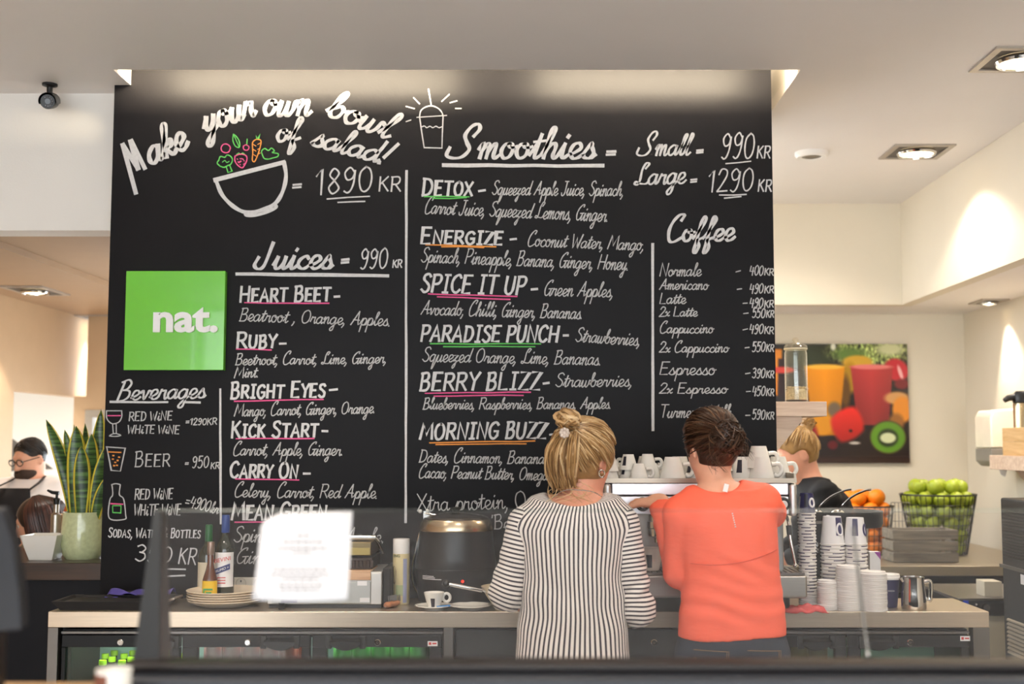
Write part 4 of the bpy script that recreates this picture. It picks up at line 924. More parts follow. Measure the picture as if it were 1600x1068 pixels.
# ================================================================== woman in the coral top
def coral_woman():
    px = lambda x, y, Y=YW: P(x, y, Y)
    base = px(1144, 1000)
    who = T('person', 'woman with dark brown bun and coral long sleeved top, back turned', 'person', (base.x, YW, 0))
    def sec(y, xl, xr, hd, dy=0.0):
        a, b = px(xl, y), px(xr, y); return (a.z, (a.x + b.x) / 2, YW + dy, (b.x - a.x) / 2, hd)
    torso = [sec(1000, 1061, 1226, .118), sec(960, 1063, 1224, .115), sec(925, 1068, 1219, .108), sec(890, 1070, 1214, .105), sec(850, 1062, 1213, .110), sec(815, 1056, 1211, .112), sec(788, 1062, 1204, .100), sec(768, 1086, 1180, .080)]
    hc = px(1112, 695, YW + .04); R = rot(.42, -.34, -.06)
    nb = px(1122, 772); sL, sR = px(1064, 802), px(1192, 784)
    eL, eR = px(1062, 893, YW + .04), px(1203, 800, YW + .20)
    wL, wR = px(1031, 784, YW + .22), px(1200, 800, YW + .30)
    def arms(f, g, k=.03, disp=None):
        for s_, e, w in ((sL, eL, wL), (sR, eR, wR)):
            f.cap(s_, e, .049 + g, .043 + g, k, disp=disp); f.cap(e, w, .042 + g, .027 + g * 1.3, .02, disp=disp)
    f = Field((base.x - .34, YW - .22, -.02), (base.x + .34, YW + .72, 1.78), .0055)
    f.loft(torso, .02, -.006); f.cap(px(1088, 785), px(1160, 778), .046, .046, .03)
    for a in (sL, sR): f.cap(nb - Vector((0, 0, .012)), a, .050, .05, .03)
    f.cap(nb - Vector((0, 0, .04)), hc + Vector((.004, -.012, -.05)), .057, .049, .03)
    head_into(f, hc, R); arms(f, 0)
    hand_into(f, wL, (-.84, .52, -.02), (.15, -.35, .9), 1, .62, .30, point=.3)
    hand_into(f, wR, (.25, .75, .5), (0, -.5, .8), -1, 1.0)
    f.ell((base.x, YW, .90), (.165, .115, .13), None, .03); legs(f, (base.x, YW, .88), .165, 0)
    skin_obj('body', f, M['skin'], who); eyes(hc, R, who)
    # jeans with stitched back pockets
    f = Field((base.x - .24, YW - .2, 0.02), (base.x + .24, YW + .2, 1.05), .007); hz = px(0, 955).z
    f.loft([(hz, base.x, YW, .166, .106), (.92, base.x, YW, .172, .122), (.82, base.x, YW, .178, .125), (.76, base.x, YW, .15, .10)], .03); legs(f, (base.x, YW, .86), .175, 0, r=.09, grow=.008)
    f.F = np.maximum(f.F, (.07 - f.ax[2])[None, None, :]); jn = skin_obj('jeans', f, M['jeans'], who); shoes((base.x, YW, 0), .17, who, M['shoe'])
    V = np.array([v.co for v in jn.data.vertices]) + np.array(who.location)
    def back(x, z):
        q = V[(np.abs(V[:, 0] - x) < .02) & (np.abs(V[:, 2] - z) < .02)]
        return float(q[:, 1].min()) if len(q) else YW - .12
    m = MB(); st_m = mat('tan_stitching', (150, 118, 84), .8)
    for e in (-1, 1):
        cx = base.x + e * .085; zt = px(0, 1006).z
        for off in (0, .006):
            pts = [(cx - .055 + off, zt), (cx + .055 - off, zt - .004), (cx + .05 - off, zt - .09), (cx, zt - .125 + off), (cx - .05 + off, zt - .09), (cx - .055 + off, zt)]
            pts = [(pts[i][0] + (pts[i + 1][0] - pts[i][0]) * t, pts[i][1] + (pts[i + 1][1] - pts[i][1]) * t) for i in range(len(pts) - 1) for t in (0, .25, .5, .75)]
            m.tube([(x, back(x, z) - .001, z) for x, z in pts], .0011, 5)
    part('pocket_stitching', m, st_m, jn)
    # top
    cm = mat('coral_jersey', (255, 112, 86), .6, var=.03, scale=12, bump=.55, bscale=7, stretch=(1, 1, 2.6), spec=.25)
    def folds(x, y, z):
        lowz = np.clip((1.10 - z) * 6, 0, 1); mid = np.exp(-((z - 1.04) / .07) ** 2); u = (x - base.x)
        return -.0034 * mid * np.sin((z - .35 * u * u) * 105 + 3 * np.sin(u * 14)) * np.clip(1.1 - np.abs(u) * 4.5, .25, 1) - .0034 * np.exp(-((z - 1.15) / .05) ** 2) * np.exp(-((u - .02) / .10) ** 2) * np.sin((z + .5 * u) * 95 + 1.2) - .0025 * np.sin(u * 46 + 4 * z) * np.exp(-((z - 1.27) / .08) ** 2) - .002 * lowz * np.sin(u * 52 + 1)
    f = Field((base.x - .32, YW - .2, px(0, 1000).z - .03), (base.x + .3, YW + .72, 1.52), .005)
    f.loft(torso, .02, .006, disp=folds); f.cap(px(1088, 785), px(1160, 778), .053, .053, .03)
    for a in (sL, sR): f.cap(nb - Vector((0, 0, .012)), a, .057, .058, .035)
    arms(f, .009, .018, disp=lambda t, x, y, z: -.003 * np.sin(t * 95 + 2 * np.sin(x * 50) + z * 20) * np.clip(t * 6 - .6, 0, 1))
    f.ell(px(1119, 742, YW - .005), (.082, .14, .062), np.array(rot(0, 0, .12)), .008, cut=True)
    hem = px(0, 992).z; X = f.ax[0][:, None, None]; Z = f.ax[2][None, None, :]
    f.F = np.maximum(f.F, (hem + .006 * np.sin((X - base.x) * 14) - Z).astype(np.float32))
    for w, e in ((wL, eL), (wR, eR)):
        d = A3(w) - A3(e); d /= np.linalg.norm(d); q = A3(w) - d * .012
        x, y, z = f.ax[0][:, None, None], f.ax[1][None, :, None], f.ax[2][None, None, :]
        near = ((x - q[0]) ** 2 + (y - q[1]) ** 2 + (z - q[2]) ** 2) < .0042
        f.F = np.where(near, np.maximum(f.F, (x - q[0]) * d[0] + (y - q[1]) * d[1] + (z - q[2]) * d[2]), f.F).astype(np.float32)
    top = skin_obj('coral_top', f, cm, who)
    W = np.array([v.co for v in top.data.vertices]) + np.array(who.location)
    def sback(p):
        q = W[(np.abs(W[:, 0] - p.x) < .008) & (np.abs(W[:, 2] - p.z) < .008)]
        return Vector((p.x, (float(q[:, 1].min()) if len(q) else YW - .1) - .0012, p.z))
    rf = mat('reflective_silver_print', (236, 226, 224), .3, var=.02)
    a = sback(px(1127, 760)); part('reflective_tab', MB().obox(a, (.0075, 0, -.002), (0, .0015, 0), (.003, 0, .0125)), rf, top, label='small white reflective tab')
    m = MB()
    for k in range(7): m.ball(sback(px(1136.2 + k * .7, 799 + k * 3.3)), .0027, 8)
    part('reflective_dots', m, rf, top, label='short upright row of silver dots')
    dk = mat('coral_seam', (222, 84, 62), .7)
    part('back_seam', MB().tube([sback(px(x, 876 - 22 * ((x - 1072) / 138) ** 1.0 + 9 * math.sin((x - 1072) / 138 * 3.1))) for x in np.linspace(1074, 1208, 26)], .0013, 5), dk, top)
    # hair: swept back to a loose low knot at the back right
    hm = hair_mat('dark_brown_hair', (30, 18, 12), (64, 42, 30), (120, 86, 62), .34)
    rad = (.090, .112, .112); kn = px(1136, 682, YW - .085); kt = R.T @ (A3(kn) - A3(hc))
    keep = lambda d: not (d[1] > .42 and d[2] < .45) and not (d[2] < -.72 + .5 * max(0, d[1] + .6)) and not (abs(d[0]) > .72 and d[2] < -.22 and d[1] > -.2)
    f = Field(A3(hc) - .18, A3(hc) + .18, .006); f.ell(A3(hc) + R @ A3((0, -.008, .01)), A3(rad) * .965, R, .02)
    f.ell(A3(hc) + R @ A3((0, .098, -.07)), (.085, .085, .105), R, .01, cut=True); f.ell(A3(hc) + R @ A3((0, .05, -.15)), (.13, .14, .075), R, .01, cut=True)
    for e_ in (-1, 1): f.ell(A3(hc) + R @ A3((e_ * .092, .012, -.04)), (.026, .036, .045), R, .01, cut=True)
    f.ell(kn + Vector((-.004, .012, -.005)), (.050, .036, .048), None, .03)
    hb = skin_obj('hair', f, hm, who, attrs=lambda V: {'tone': np.full(len(V), .25)})
    st = swept_hair(A3(hc) + R @ A3((0, -.006, .01)), R, rad, kt, keep, 600, .03, .005, seed=12)
    mm, tn = strand_mesh(st, .0040); o = part('hair_strands', mm, hm, hb, smooth=60); o.data.attributes.new('tone', 'FLOAT', 'POINT').data.foreach_set('value', tn)
    kk = knot(kn + Vector((0, -.002, 0)), R, .056, 190, 6, .8, .36); mm, tn = strand_mesh(kk, .0032, .0016); o = part('hair_bun', mm, hm, hb, smooth=60); o.data.attributes.new('tone', 'FLOAT', 'POINT').data.foreach_set('value', tn)
    g = np.random.default_rng(4); lo = []
    for q in range(38):                    # wisps around the knot and at the nape
        a = px(1130 + g.uniform(-22, 26), 690 + g.uniform(-18, 22), YW - .10)
        if q < 26: b_, c_ = px(1152 + g.uniform(-8, 14), 695 + g.uniform(-14, 10), YW - .10), px(1165 + g.uniform(-12, 16), 702 + g.uniform(-12, 18), YW - .09)
        else: b_, c_ = px(1118 + g.uniform(-16, 22), 716 + g.uniform(-6, 6), YW - .10), px(1120 + g.uniform(-18, 26), 730 + g.uniform(-8, 14), YW - .06)
        lo.append((smoothpath([a, b_, c_], 6), g.uniform(.2, .8)))
    mm, tn = strand_mesh(lo, .0012, .0004, 4); o = part('loose_hair', mm, hm, hb); o.data.attributes.new('tone', 'FLOAT', 'POINT').data.foreach_set('value', tn)
    return who
coral_woman()

# ------------------------------------------------------------------ back counter and what is built under it
CZ = 0.95
YC = PZ(800, 955, CZ).y                       # front edge of the steel worktop
CX0, CX1 = PZ(75, 955, CZ).x, PZ(1535, 951, CZ).x
tp = PZ(800, 955, CZ)
CH_ = CZ - P(800, 980, YC).z
ct = T('steel_worktop_counter', 'long brushed steel counter on square legs in front of the menu board', 'counter', ((CX0 + CX1) / 2, 4.6, 0))
part('worktop', MB().box(CX0, CX1, YC, 4.915, CZ - CH_, CZ), mat('counter_steel', (206, 190, 170), .33, .9, var=.06, scale=6, stretch=(1, 30, 30), bump=.03, bscale=40), ct, bevel=.003)
for a, b in ((72, 90), (693, 708), (1521, 1535)):
    x0, x1 = P(a, 1000, YC).x, P(b, 1000, YC).x
    part('leg', MB().box(x0 if a != 72 else CX0, x1 if b != 1535 else CX1, YC + .002, YC + .05, 0, CZ - CH_), M['steel_dark'], ct, bevel=.002)
for x in (CX0, CX1 - .045): part('leg', MB().box(x, x + .045, 4.86, 4.905, 0, CZ - CH_), M['steel_dark'], ct, bevel=.002)
xa, xb = P(709, 1000, YC).x + .005, P(1062, 1000, YC).x
YF = YC + .03
O('grey_cupboard_panel', MB().box(xa, xb, YF, YF + .02, .0, CZ - CH_ - .012), mat('slate_grey_panel', (42, 44, 46), .55), 'plain dark grey panel under the counter behind the striped woman', 'panel', bevel=.002)
fglass = glass('fridge_door_glass', (.82, .95, .88))
inner = mat('fridge_liner', (178, 196, 190), .4, var=.03)
gasket = mat('fridge_gasket', (18, 18, 20), .6)
bg_green = mat('green_bottle_glass', (40, 92, 44), .08, var=.05, trans=.85, coat=.2); cap_lime = mat('lime_bottle_cap', (190, 220, 30), .35, var=.05)
def fridge(x0, x1, splits, label, locks, handles, wins, sticker=None, lit=1.2):
    zt, zb, yb = CZ - CH_ - .012, .08, 4.90
    t = T('bar_fridge', label, 'fridge', ((x0 + x1) / 2, YF, 0), 'bar fridges under the counter')
    m = MB(); m.box(x0, x1, YF + .02, yb, zt - .03, zt).box(x0, x1, YF + .02, yb, zb, zb + .05).box(x0, x0 + .03, YF + .02, yb, zb + .05, zt - .03).box(x1 - .03, x1, YF + .02, yb, zb + .05, zt - .03)
    m.box(x0 + .02, x1 - .02, YF + .08, yb, 0, zb); part('body', m, M['fridge'], t, bevel=.002)
    part('liner', MB().box(x0 + .031, x1 - .031, yb - .03, yb - .001, zb + .051, zt - .031), inner, t)
    part('shelf', MB().box(x0 + .031, x1 - .031, YF + .05, yb - .031, .525, .53), M['steel_dark'], t)
    dz0, dz1 = zb + .03, P(0, 991, YF).z
    part('top_trim', MB().box(x0, x1, YF - .004, YF + .02, dz1 + .004, dz1 + .012), M['steel_dark'], t)
    ed = [x0] + splits + [x1]
    for i in range(len(ed) - 1):
        a, b = ed[i] + .004, ed[i + 1] - .004
        wa, wb = wins[i]; wt = P(0, 1010, YF).z
        m = MB().box(a, b, YF - .01, YF + .018, wt, dz1).box(a, b, YF - .01, YF + .018, dz0, dz0 + .06).box(a, wa, YF - .01, YF + .018, dz0 + .06, wt).box(wb, b, YF - .01, YF + .018, dz0 + .06, wt)
        d = part('door', m, M['fridge'], t, bevel=.003)
        part('door_glass', MB().box(wa, wb, YF, YF + .006, dz0 + .06, wt), fglass, d)
        if locks[i]:
            c = P(locks[i], 1003, YF - .01); part('lock', MB().lathe([(0, 0), (.012, 0), (.012, .003), (.009, .006), (.004, .006), (.003, .004), (0, .004)], 18).move((0, 0, 0), rx=math.pi / 2).move(c), M['chrome'], d)
        if handles[i]:
            ha, hb_ = (P(q, 1003, YF - .01).x for q in handles[i]); zc = P(0, 1001, YF).z
            for x in (ha, hb_): part('handle_bracket', MB().box(x - .011, x + .011, YF - .02, YF - .008, zc - .025, zc + .022), M['black'], d, bevel=.003)
            part('handle', MB().sheet([[Vector((ha + (hb_ - ha) * u, YF - .035 + dy, zc + dz - .022 * math.sin(math.pi * u) * (dz < 0))) for u in np.linspace(0.04, .96, 12)] for dy, dz in ((.02, .012), (0, .002), (0, -.006), (.026, -.012))]), mat('handle_black', (26, 26, 28), .25), d)
    l = area('fridge_light', ((x0 + x1) / 2, YF + .06, zt - .045), (math.radians(10), 0, 0), (x1 - x0) * .9, .03, lit, (.86, 1, .92))
    if sticker:
        c = P(*sticker, YF - .0105); st = part('sticker', MB().box(c.x - .018, c.x + .018, c.y - .0008, c.y, c.z - .009, c.z + .009), M['paper_white'], t, label='small white sticker')
        part('sticker_print', MB().box(c.x - .014, c.x - .005, c.y - .0014, c.y - .0008, c.z - .004, c.z + .005).box(c.x - .001, c.x + .014, c.y - .0014, c.y - .0008, c.z - .002, c.z + .003), mat('sticker_red', (206, 70, 70), .6), st)
    return t
fx0, fx1 = P(91, 1000, YC).x, P(691, 1000, YC).x
X_ = lambda q: P(q, 1010, YF).x
fridge(fx0, fx1, [X_(284), X_(487)], 'black three door fridge at the left end of the counter with green bottles', [188, 387, 590], [(262, 276), (412, 464), (514, 567)], [(X_(104), X_(266)), (X_(310), X_(472)), (X_(512), X_(672))], (676, 1005), 2.6)
gx0, gx1 = P(1066, 1000, YC).x, P(1519, 1000, YC).x
fridge(gx0, gx1, [X_(1205), X_(1323)], 'black fridge at the right end of the counter beneath the paper cups', [1022, None, 1422], [None, (1251, 1300), (1346, 1399)], [(X_(1085), X_(1190)), (X_(1235), X_(1303)), (X_(1344), X_(1500))], (1508, 997), .06)
def bottle_tmpl(name, label, gm, cm, lab, group):
    t = T(name, label, 'bottle', (0, 0, 0), group)
    part('glass', MB().lathe([(0, 0), (.028, 0), (.030, .004), (.030, .12), (.026, .145), (.014, .175), (.012, .215), (.013, .222), (0, .222)], 16), gm, t)
    part('cap', MB().lathe([(.0135, .21), (.0145, .218), (.0135, .228), (0, .230)], 16), cm, t)
    part('paper_label', MB().lathe([(.0305, .04), (.0305, .10)], 16), lab, t)
    return t
green_label = mat('pale_green_label', (176, 206, 150), .5)
pb = bottle_tmpl('soda_bottle', 'green glass bottle with lime yellow cap in the leftmost fridge', bg_green, cap_lime, green_label, 'lime capped bottles in the left fridge'); n = 0
zs = .531
for r in range(4):
    for c in range(5):
        x, y = X_(150) + c * .072 + (r % 2) * .03 - .02 * r, YF + .075 + r * .07
        if n == 0: pb.location = (x, y, zs)
        else: dup(pb, (x, y, zs))
        n += 1
red_can = mat('dark_red_can', (120, 44, 36), .3, .3, var=.1); grn_can = mat('green_can', (70, 132, 60), .3, .3, var=.1)
def can_tmpl(name, label, m1, group):
    t = T(name, label, 'can', (0, 0, 0), group)
    part('body', MB().lathe([(0, 0), (.026, 0), (.033, .008), (.033, .15), (.027, .162), (.027, .166), (0, .163)], 18), m1, t)
    part('lid', MB().lathe([(.0272, .162), (.0275, .1675), (.025, .165), (0, .1645)], 18), M['steel'], t)
    return t
for name, lab, m1, grp, xs in (('red_can', 'dark red drink can behind the middle glass door of the left fridge', red_can, 'red cans in the left fridge', (310, 470)), ('green_can', 'green drink can behind the right glass door of the left fridge', grn_can, 'green cans in the left fridge', (515, 668)), ('brown_carton', 'brown can behind a glass door of the right fridge', mat('brown_can', (150, 110, 78), .5, var=.1), 'brown cans in the right fridge', (1240, 1300))):
    k = can_tmpl('drink_can', lab, m1, grp); n = 0
    for r in range(2):
        for x in np.arange(X_(xs[0]) + .035, X_(xs[1]), .071):
            loc = (x, YF + .07 + r * .08, .655)
            if n == 0: k.location = loc
            else: dup(k, loc)
            n += 1
# a raised wire rack carries the cans
for a, b, l in ((300, 680, 'wire rack for cans in the left fridge'), (1236, 1305, 'wire rack for cans in the right fridge')):
    m = MB()
    for y in np.arange(YF + .04, YF + .2, .02): m.rod((X_(a), y, .650), (X_(b), y, .650), .0022, 6)
    for x in (X_(a), X_(b)): m.rod((x, YF + .05, .53), (x, YF + .05, .652), .003, 6).rod((x, YF + .19, .53), (x, YF + .19, .652), .003, 6)
    O('wire_rack', m, M['steel'], l, 'rack')

# ------------------------------------------------------------------ espresso machine
YM = 4.50
mz = lambda y, Y=YM: P(0, y, Y).z
mx0, mx1 = P(943, 770, YM).x, P(1245, 770, YM).x
em = T('espresso_machine', 'wide polished steel two group espresso machine on the counter in front of the coral woman', 'coffee machine', ((mx0 + mx1) / 2, 4.68, CZ))
pol = mat('polished_steel', (240, 240, 246), .34, .55, var=.02)
zt, zm, zp = mz(748), mz(774), mz(803)
part('top_tray', MB().box(mx0 + .01, mx1 - .01, YM + .005, 4.89, zt - .012, zt - .002).box(mx0, mx1, YM - .002, YM + .006, zt - .014, zt + .003).box(mx0, mx1, 4.885, 4.893, zt - .014, zt + .02).box(mx0, mx0 + .008, YM + .006, 4.885, zt - .014, zt + .02).box(mx1 - .008, mx1, YM + .006, 4.885, zt - .014, zt + .02), mat('cup_tray_steel', (150, 138, 124), .35, 1.0), em)
part('upper_panel', MB().box(mx0 + .03, mx1 - .03, YM, YM + .30, zm + .002, zt - .015), pol, em, bevel=.004)
lp = part('lower_panel', MB().box(mx0 + .03, mx1 - .03, YM - .004, YM + .30, zp, zm - .002), pol, em, bevel=.004)
for x in (mx0, mx1 - .029): part('side_panel', MB().box(x, x + .029, YM - .008, 4.88, zp - .008, zt - .015), mat('satin_side_steel', (200, 196, 194), .35, .8), em, bevel=.012)
part('back_body', MB().box(mx0 + .02, mx1 - .02, 4.68, 4.88, CZ + .13, zp), M['steel'], em)
for x in (mx0 + .035, mx1 - .065): part('side_column', MB().box(x, x + .03, YM + .08, 4.68, CZ + .13, zp), mat('grey_steel_column', (150, 148, 146), .35, .9), em, bevel=.004)
td0, td1 = P(0, 893, YM - .06).z, P(0, 934, YM - .06).z
part('drip_tray', MB().box(mx0 - .02, mx1 + .02, YM - .06, 4.86, td1, td0 - .012), M['steel'], em, bevel=.008)
m = MB()
for k in range(36): m.box(mx0 + .02 + k * .0195, mx0 + .03 + k * .0195, YM - .045, 4.66, td0 - .012, td0 - .006)
m.box(mx0 - .012, mx1 + .012, YM - .058, YM - .045, td0 - .012, td0 - .004).box(mx0 - .012, mx1 + .012, 4.66, 4.68, td0 - .012, td0 - .004); part('tray_grille', m, M['steel_dark'], em)
for x in (mx0 + .05, mx1 - .05):
    for y in (YM + .02, 4.8): part('foot', MB().cyl((x, y, CZ), .022, td1 - CZ, 16), M['black'], em)
for i, gx in enumerate((P(1022, 0, 4.6).x, P(1150, 0, 4.6).x)):
    gp = part('group_head', MB().lathe([(0, .0), (.036, 0), (.036, -.03), (.042, -.032), (.042, -.055), (.03, -.06), (0, -.06)], 24, (gx, 4.60, zp)), M['chrome'], em)
    part('portafilter', MB().lathe([(.038, -.058), (.036, -.085), (.015, -.095), (.014, -.11), (0, -.11)], 20, (gx, 4.60, zp)).rod((gx, 4.57, zp - .072), (gx, 4.545, zp - .076), .009), M['chrome'], gp)
    part('portafilter_handle', MB().tube([(gx, 4.55, zp - .075), (gx, 4.52, zp - .08), (gx, 4.47, zp - .088), (gx, 4.445, zp - .09)], [.011, .014, .016, .012], 14), M['black'], gp)
for e, wx in ((1, P(1217, 0, 4.5).x), (-1, P(972, 0, 4.5).x)):
    sw = part('steam_wand', MB().tube(smoothpath([(wx, 4.53, zp - .005), (wx + .004, 4.50, zp - .03), (wx + .008, 4.49, zp - .09), (wx + .022 * e, 4.485, zp - .175)], 6), .006, 10).ball((wx + .022 * e, 4.485, zp - .182), .009, 12), M['chrome'], em)
    part('wand_grip', MB().tube([(wx + .003, 4.497, zp - .04), (wx + .006, 4.492, zp - .075)], .010, 12), M['black'], sw)
for q in (1222, 1004):
    kx = P(q, 787, YM); kb = part('steam_knob' if q > 1100 else 'button', MB().lathe([(0, 0), (.024, 0), (.026, .012), (.021, .028), (0, .03)], 26).move((0, 0, 0), rx=math.pi / 2).move((kx.x, YM - .004, kx.z)), M['black'], em)
    part('knob_cap', MB().lathe([(0, .029), (.014, .030), (.012, .034), (0, .035)], 20).move((0, 0, 0), rx=math.pi / 2).move((kx.x, YM - .004, kx.z)), M['paper_white'], kb)
c = P(960, 782, YM - .005); bd = part('badge', MB().box(c.x - .017, c.x + .017, YM - .0055, YM - .004, c.z - .017, c.z + .017), mat('blue_grey_badge', (66, 108, 150), .4), em, label='blue grey maker badge')
printed('badge_print', 'LAVAZZA', .009, M['paper_white'], bd, (c.x, YM - .0062, c.z + .004), (1, 0, 0), (0, 0, 1), .0002)
part('badge_bars', MB().box(*[c.x - .013, c.x - .009, YM - .0066, YM - .0055, c.z - .013, c.z]).box(c.x - .006, c.x - .002, YM - .0066, YM - .0055, c.z - .013, c.z).box(c.x + .001, c.x + .005, YM - .0066, YM - .0055, c.z - .013, c.z).box(c.x + .008, c.x + .012, YM - .0066, YM - .0055, c.z - .013, c.z), mat('pale_badge_bars', (190, 204, 216), .4), bd)
# china cups turned upside down on the machine
navy_lab = mat('dark_cup_print', (36, 34, 48), .4)
def china(name, h, r, label, group, patch=True):
    t = T(name, label, 'cup', (0, 0, 0), group)
    part('bowl', MB().lathe([(0, 0), (r * .55, 0), (r * .58, .004), (r * .74, h * .4), (r, h), (r * .95, h), (r * .69, h * .4), (r * .5, .008), (0, .008)], 28), M['white_china'], t)
    c = smoothpath([(r * .93, 0, h * .78), (r * 1.25, 0, h * .86), (r * 1.55, 0, h * .62), (r * 1.35, 0, h * .34), (r * .76, 0, h * .34)], 5)
    part('handle', MB().tube(c, .0062 if r < .045 else .008, 10), M['white_china'], t)
    if patch:
        a0 = math.radians(250); f = lambda z: r * (.58 + .42 * z / h) * 1.004 if z < h * .4 else r * (.74 + .26 * (z / h - .4) / .6) * 1.006
        part('cup_print', MB().sheet([[(f(z) * math.cos(a0 + a), f(z) * math.sin(a0 + a), z) for a in np.linspace(0, .5, 6)] for z in np.linspace(h * .14, h * .72, 5)]), navy_lab, t)
    return t
def turn(x, y, z, rz, tilt=0): return dict(loc=(x, y, z), rot=(math.pi + tilt, 0, rz))
es = china('espresso_cup', .058, .036, 'small white espresso cup upside down on top of the coffee machine', 'small cups on the coffee machine')
big = china('cappuccino_cup', .082, .050, 'large white cup upside down on top of the coffee machine', 'large cups on the coffee machine', True)
zc = zt - .002; n = [0, 0]
def cup_at(kind, px_, Y, lay, rz, tilt=0.0):
    tmpl, h = (es, .058) if kind == 0 else (big, .082)
    x = P(px_, 745, Y).x; z = zc + h + lay
    if n[kind] == 0: tmpl.location = (x, Y, z); tmpl.rotation_euler = (math.pi + tilt, 0, rz)
    else: dup(tmpl, (x, Y, z), rot=(math.pi + tilt, 0, rz))
    n[kind] += 1
for a in ((0, 952, 4.56, 0, 2.5), (0, 952, 4.56, .030, 2.2), (0, 982, 4.62, 0, 2.2), (0, 982, 4.62, .033, 2.4), (0, 998, 4.55, 0, .15), (0, 1018, 4.64, 0, .3), (0, 1012, 4.64, .034, .2), (0, 1036, 4.72, 0, 1.2), (1, 1051, 4.56, 0, .12), (1, 1062, 4.68, .0, .4), (1, 1090, 4.62, .0, 2.0), (0, 1130, 4.6, 0, 1), (0, 1130, 4.6, .03, 1.4),
          (1, 1160, 4.62, 0, 2.6), (0, 1160, 4.72, 0, .6), (1, 1190, 4.58, 0, .1), (1, 1186, 4.60, .040, .25), (1, 1216, 4.70, 0, .3), (0, 970, 4.74, 0, .8), (0, 1110, 4.74, 0, .4), (1, 1122, 4.80, 0, .4), (1, 1010, 4.80, 0, 1.4)): cup_at(*a)
# cup standing on the drip tray between the women
w = dup(big, (P(1018, 880, 4.56).x, 4.56, td0 - .006), rot=(0, 0, -.2), label='large white cup upright on the drip tray between the two women', group=None); del w['group']

# ------------------------------------------------------------------ takeaway cups and lids
def paper_cup_mat():
    m = bpy.data.materials.new('printed_paper_cup'); N, L, b = nodes_of(m)
    tc = N.new('ShaderNodeTexCoord'); sp = N.new('ShaderNodeSeparateXYZ'); at = N.new('ShaderNodeMath'); at.operation = 'ARCTAN2'
    L.new(tc.outputs['Object'], sp.inputs[0]); L.new(sp.outputs[1], at.inputs[0]); L.new(sp.outputs[0], at.inputs[1])
    def op(o, a, v):
        q = N.new('ShaderNodeMath'); q.operation = o; L.new(a, q.inputs[0])
        if isinstance(v, (int, float)): q.inputs[1].default_value = v
        else: L.new(v, q.inputs[1])
        return q.outputs[0]
    s1 = op('MULTIPLY', op('SINE', op('MULTIPLY', at.outputs[0], 3), 0), 1)
    g1 = op('GREATER_THAN', s1, -.3); zl = op('GREATER_THAN', sp.outputs[2], .0068); zh = op('LESS_THAN', sp.outputs[2], .0105)
    band = op('MULTIPLY', op('MULTIPLY', g1, zl), zh)
    mx = N.new('ShaderNodeMix'); mx.data_type = 'RGBA'; mx.inputs[6].default_value = lin((236, 230, 224)); mx.inputs[7].default_value = lin((56, 52, 84))
    L.new(band, mx.inputs[0]); L.new(mx.outputs[2], b.inputs['Base Color']); b.inputs['Roughness'].default_value = .55
    return m
pcm = paper_cup_mat()
def paper_cup(name, h, r, label, group, top=0):   # upside down: rim at z = 0
    t = T(name, label, 'paper cup', (0, 0, 0), group)
    part('wall', MB().lathe([(r, 0), (r * .985, .003), (r * .74, h), (r * .70, h), (r * .70, h - .006), (0, h - .006)], 26), (pcm, M['navy'], M['paper_white'], M['paper_white'])[top], t)
    part('rim', MB().lathe([(r * .98, 0), (r * 1.03, .0005), (r * 1.05, .003), (r * 1.02, .005), (r * .98, .0045)], 26), M['lid_white'], t)
    if top:
        a0, a1, c0 = [(0, 0, 0), (-122, -92, -58), (-82, -28, -56), (-122, -88, -30)][top]; f = lambda z: r * (.985 - .245 * z / h) * 1.008
        part('print_block', MB().sheet([[(f(z) * math.cos(a), f(z) * math.sin(a), z) for a in np.linspace(math.radians(a0), math.radians(a1), 8)] for z in np.linspace(h * .34, h * .97, 4)]), M['navy'] if top > 1 else navy_lab, t)
        ring = [(math.radians(c0) + .36 * math.cos(q), h * .55 + .2 * h * math.sin(q)) for q in np.linspace(0, 2 * math.pi, 24)[:-1]]
        part('ring_print', MB().tube([(f(z) * math.cos(a), f(z) * math.sin(a), z) for a, z in ring], .0042, 6, closed=True), M['navy'] if top > 2 else M['paper_white'], t)
    return t
def stack(px_, ytop, Y, rpx, nn, dz, label, group, top=1, toplabel=None):
    r = rpx * Y / 1917; h = r * 2.35; x = P(px_, 900, Y).x; zt_ = P(px_, ytop, Y).z
    z0 = zt_ - h
    k = None
    for i in range(nn):
        loc, rz = (x + random.uniform(-.0012, .0012), Y, z0 - i * dz), random.uniform(0, 6.28)
        if i == 0: k0 = paper_cup('paper_cup', h, r, toplabel, None, top); k0.location = loc
        elif k is None: k = paper_cup('paper_cup', h, r, label, group); k.location = loc; k.rotation_euler = (0, 0, rz)
        else: dup(k, loc, rz)
    return z0 - (nn - 1) * dz
def lid_tmpl(r, label, group):
    t = T('cup_lid', label, 'lid', (0, 0, 0), group)
    part('dome', MB().lathe([(r, 0), (r * 1.02, .002), (r * 1.02, .0055), (r * .95, .007), (r * .93, .013), (r * .84, .0135), (r * .82, .010), (0, .0095)], 30), M['lid_white'], t)
    part('sip_tab', MB().box(-r * .12, r * .12, -r * .78, -r * .62, .0095, .0115), M['lid_white'], t)
    return t
def lids(px_, ytop, Y, rpx, label, group, zb=CZ, step=.0068):
    r = rpx * Y / 1917; x = P(px_, 900, Y).x; zt_ = P(px_, ytop, Y).z; nn = max(2, int((zt_ - zb - .013) / step) + 1); k = None
    for i in range(nn):
        loc = (x + random.uniform(-.001, .001), Y + random.uniform(-.001, .001), zb + i * step)
        if k is None: k = lid_tmpl(r, label, group); k.location = loc
        else: dup(k, loc, random.uniform(-.5, .5))
lb = lids
yA, yB, yC = 4.66, 4.72, 4.72
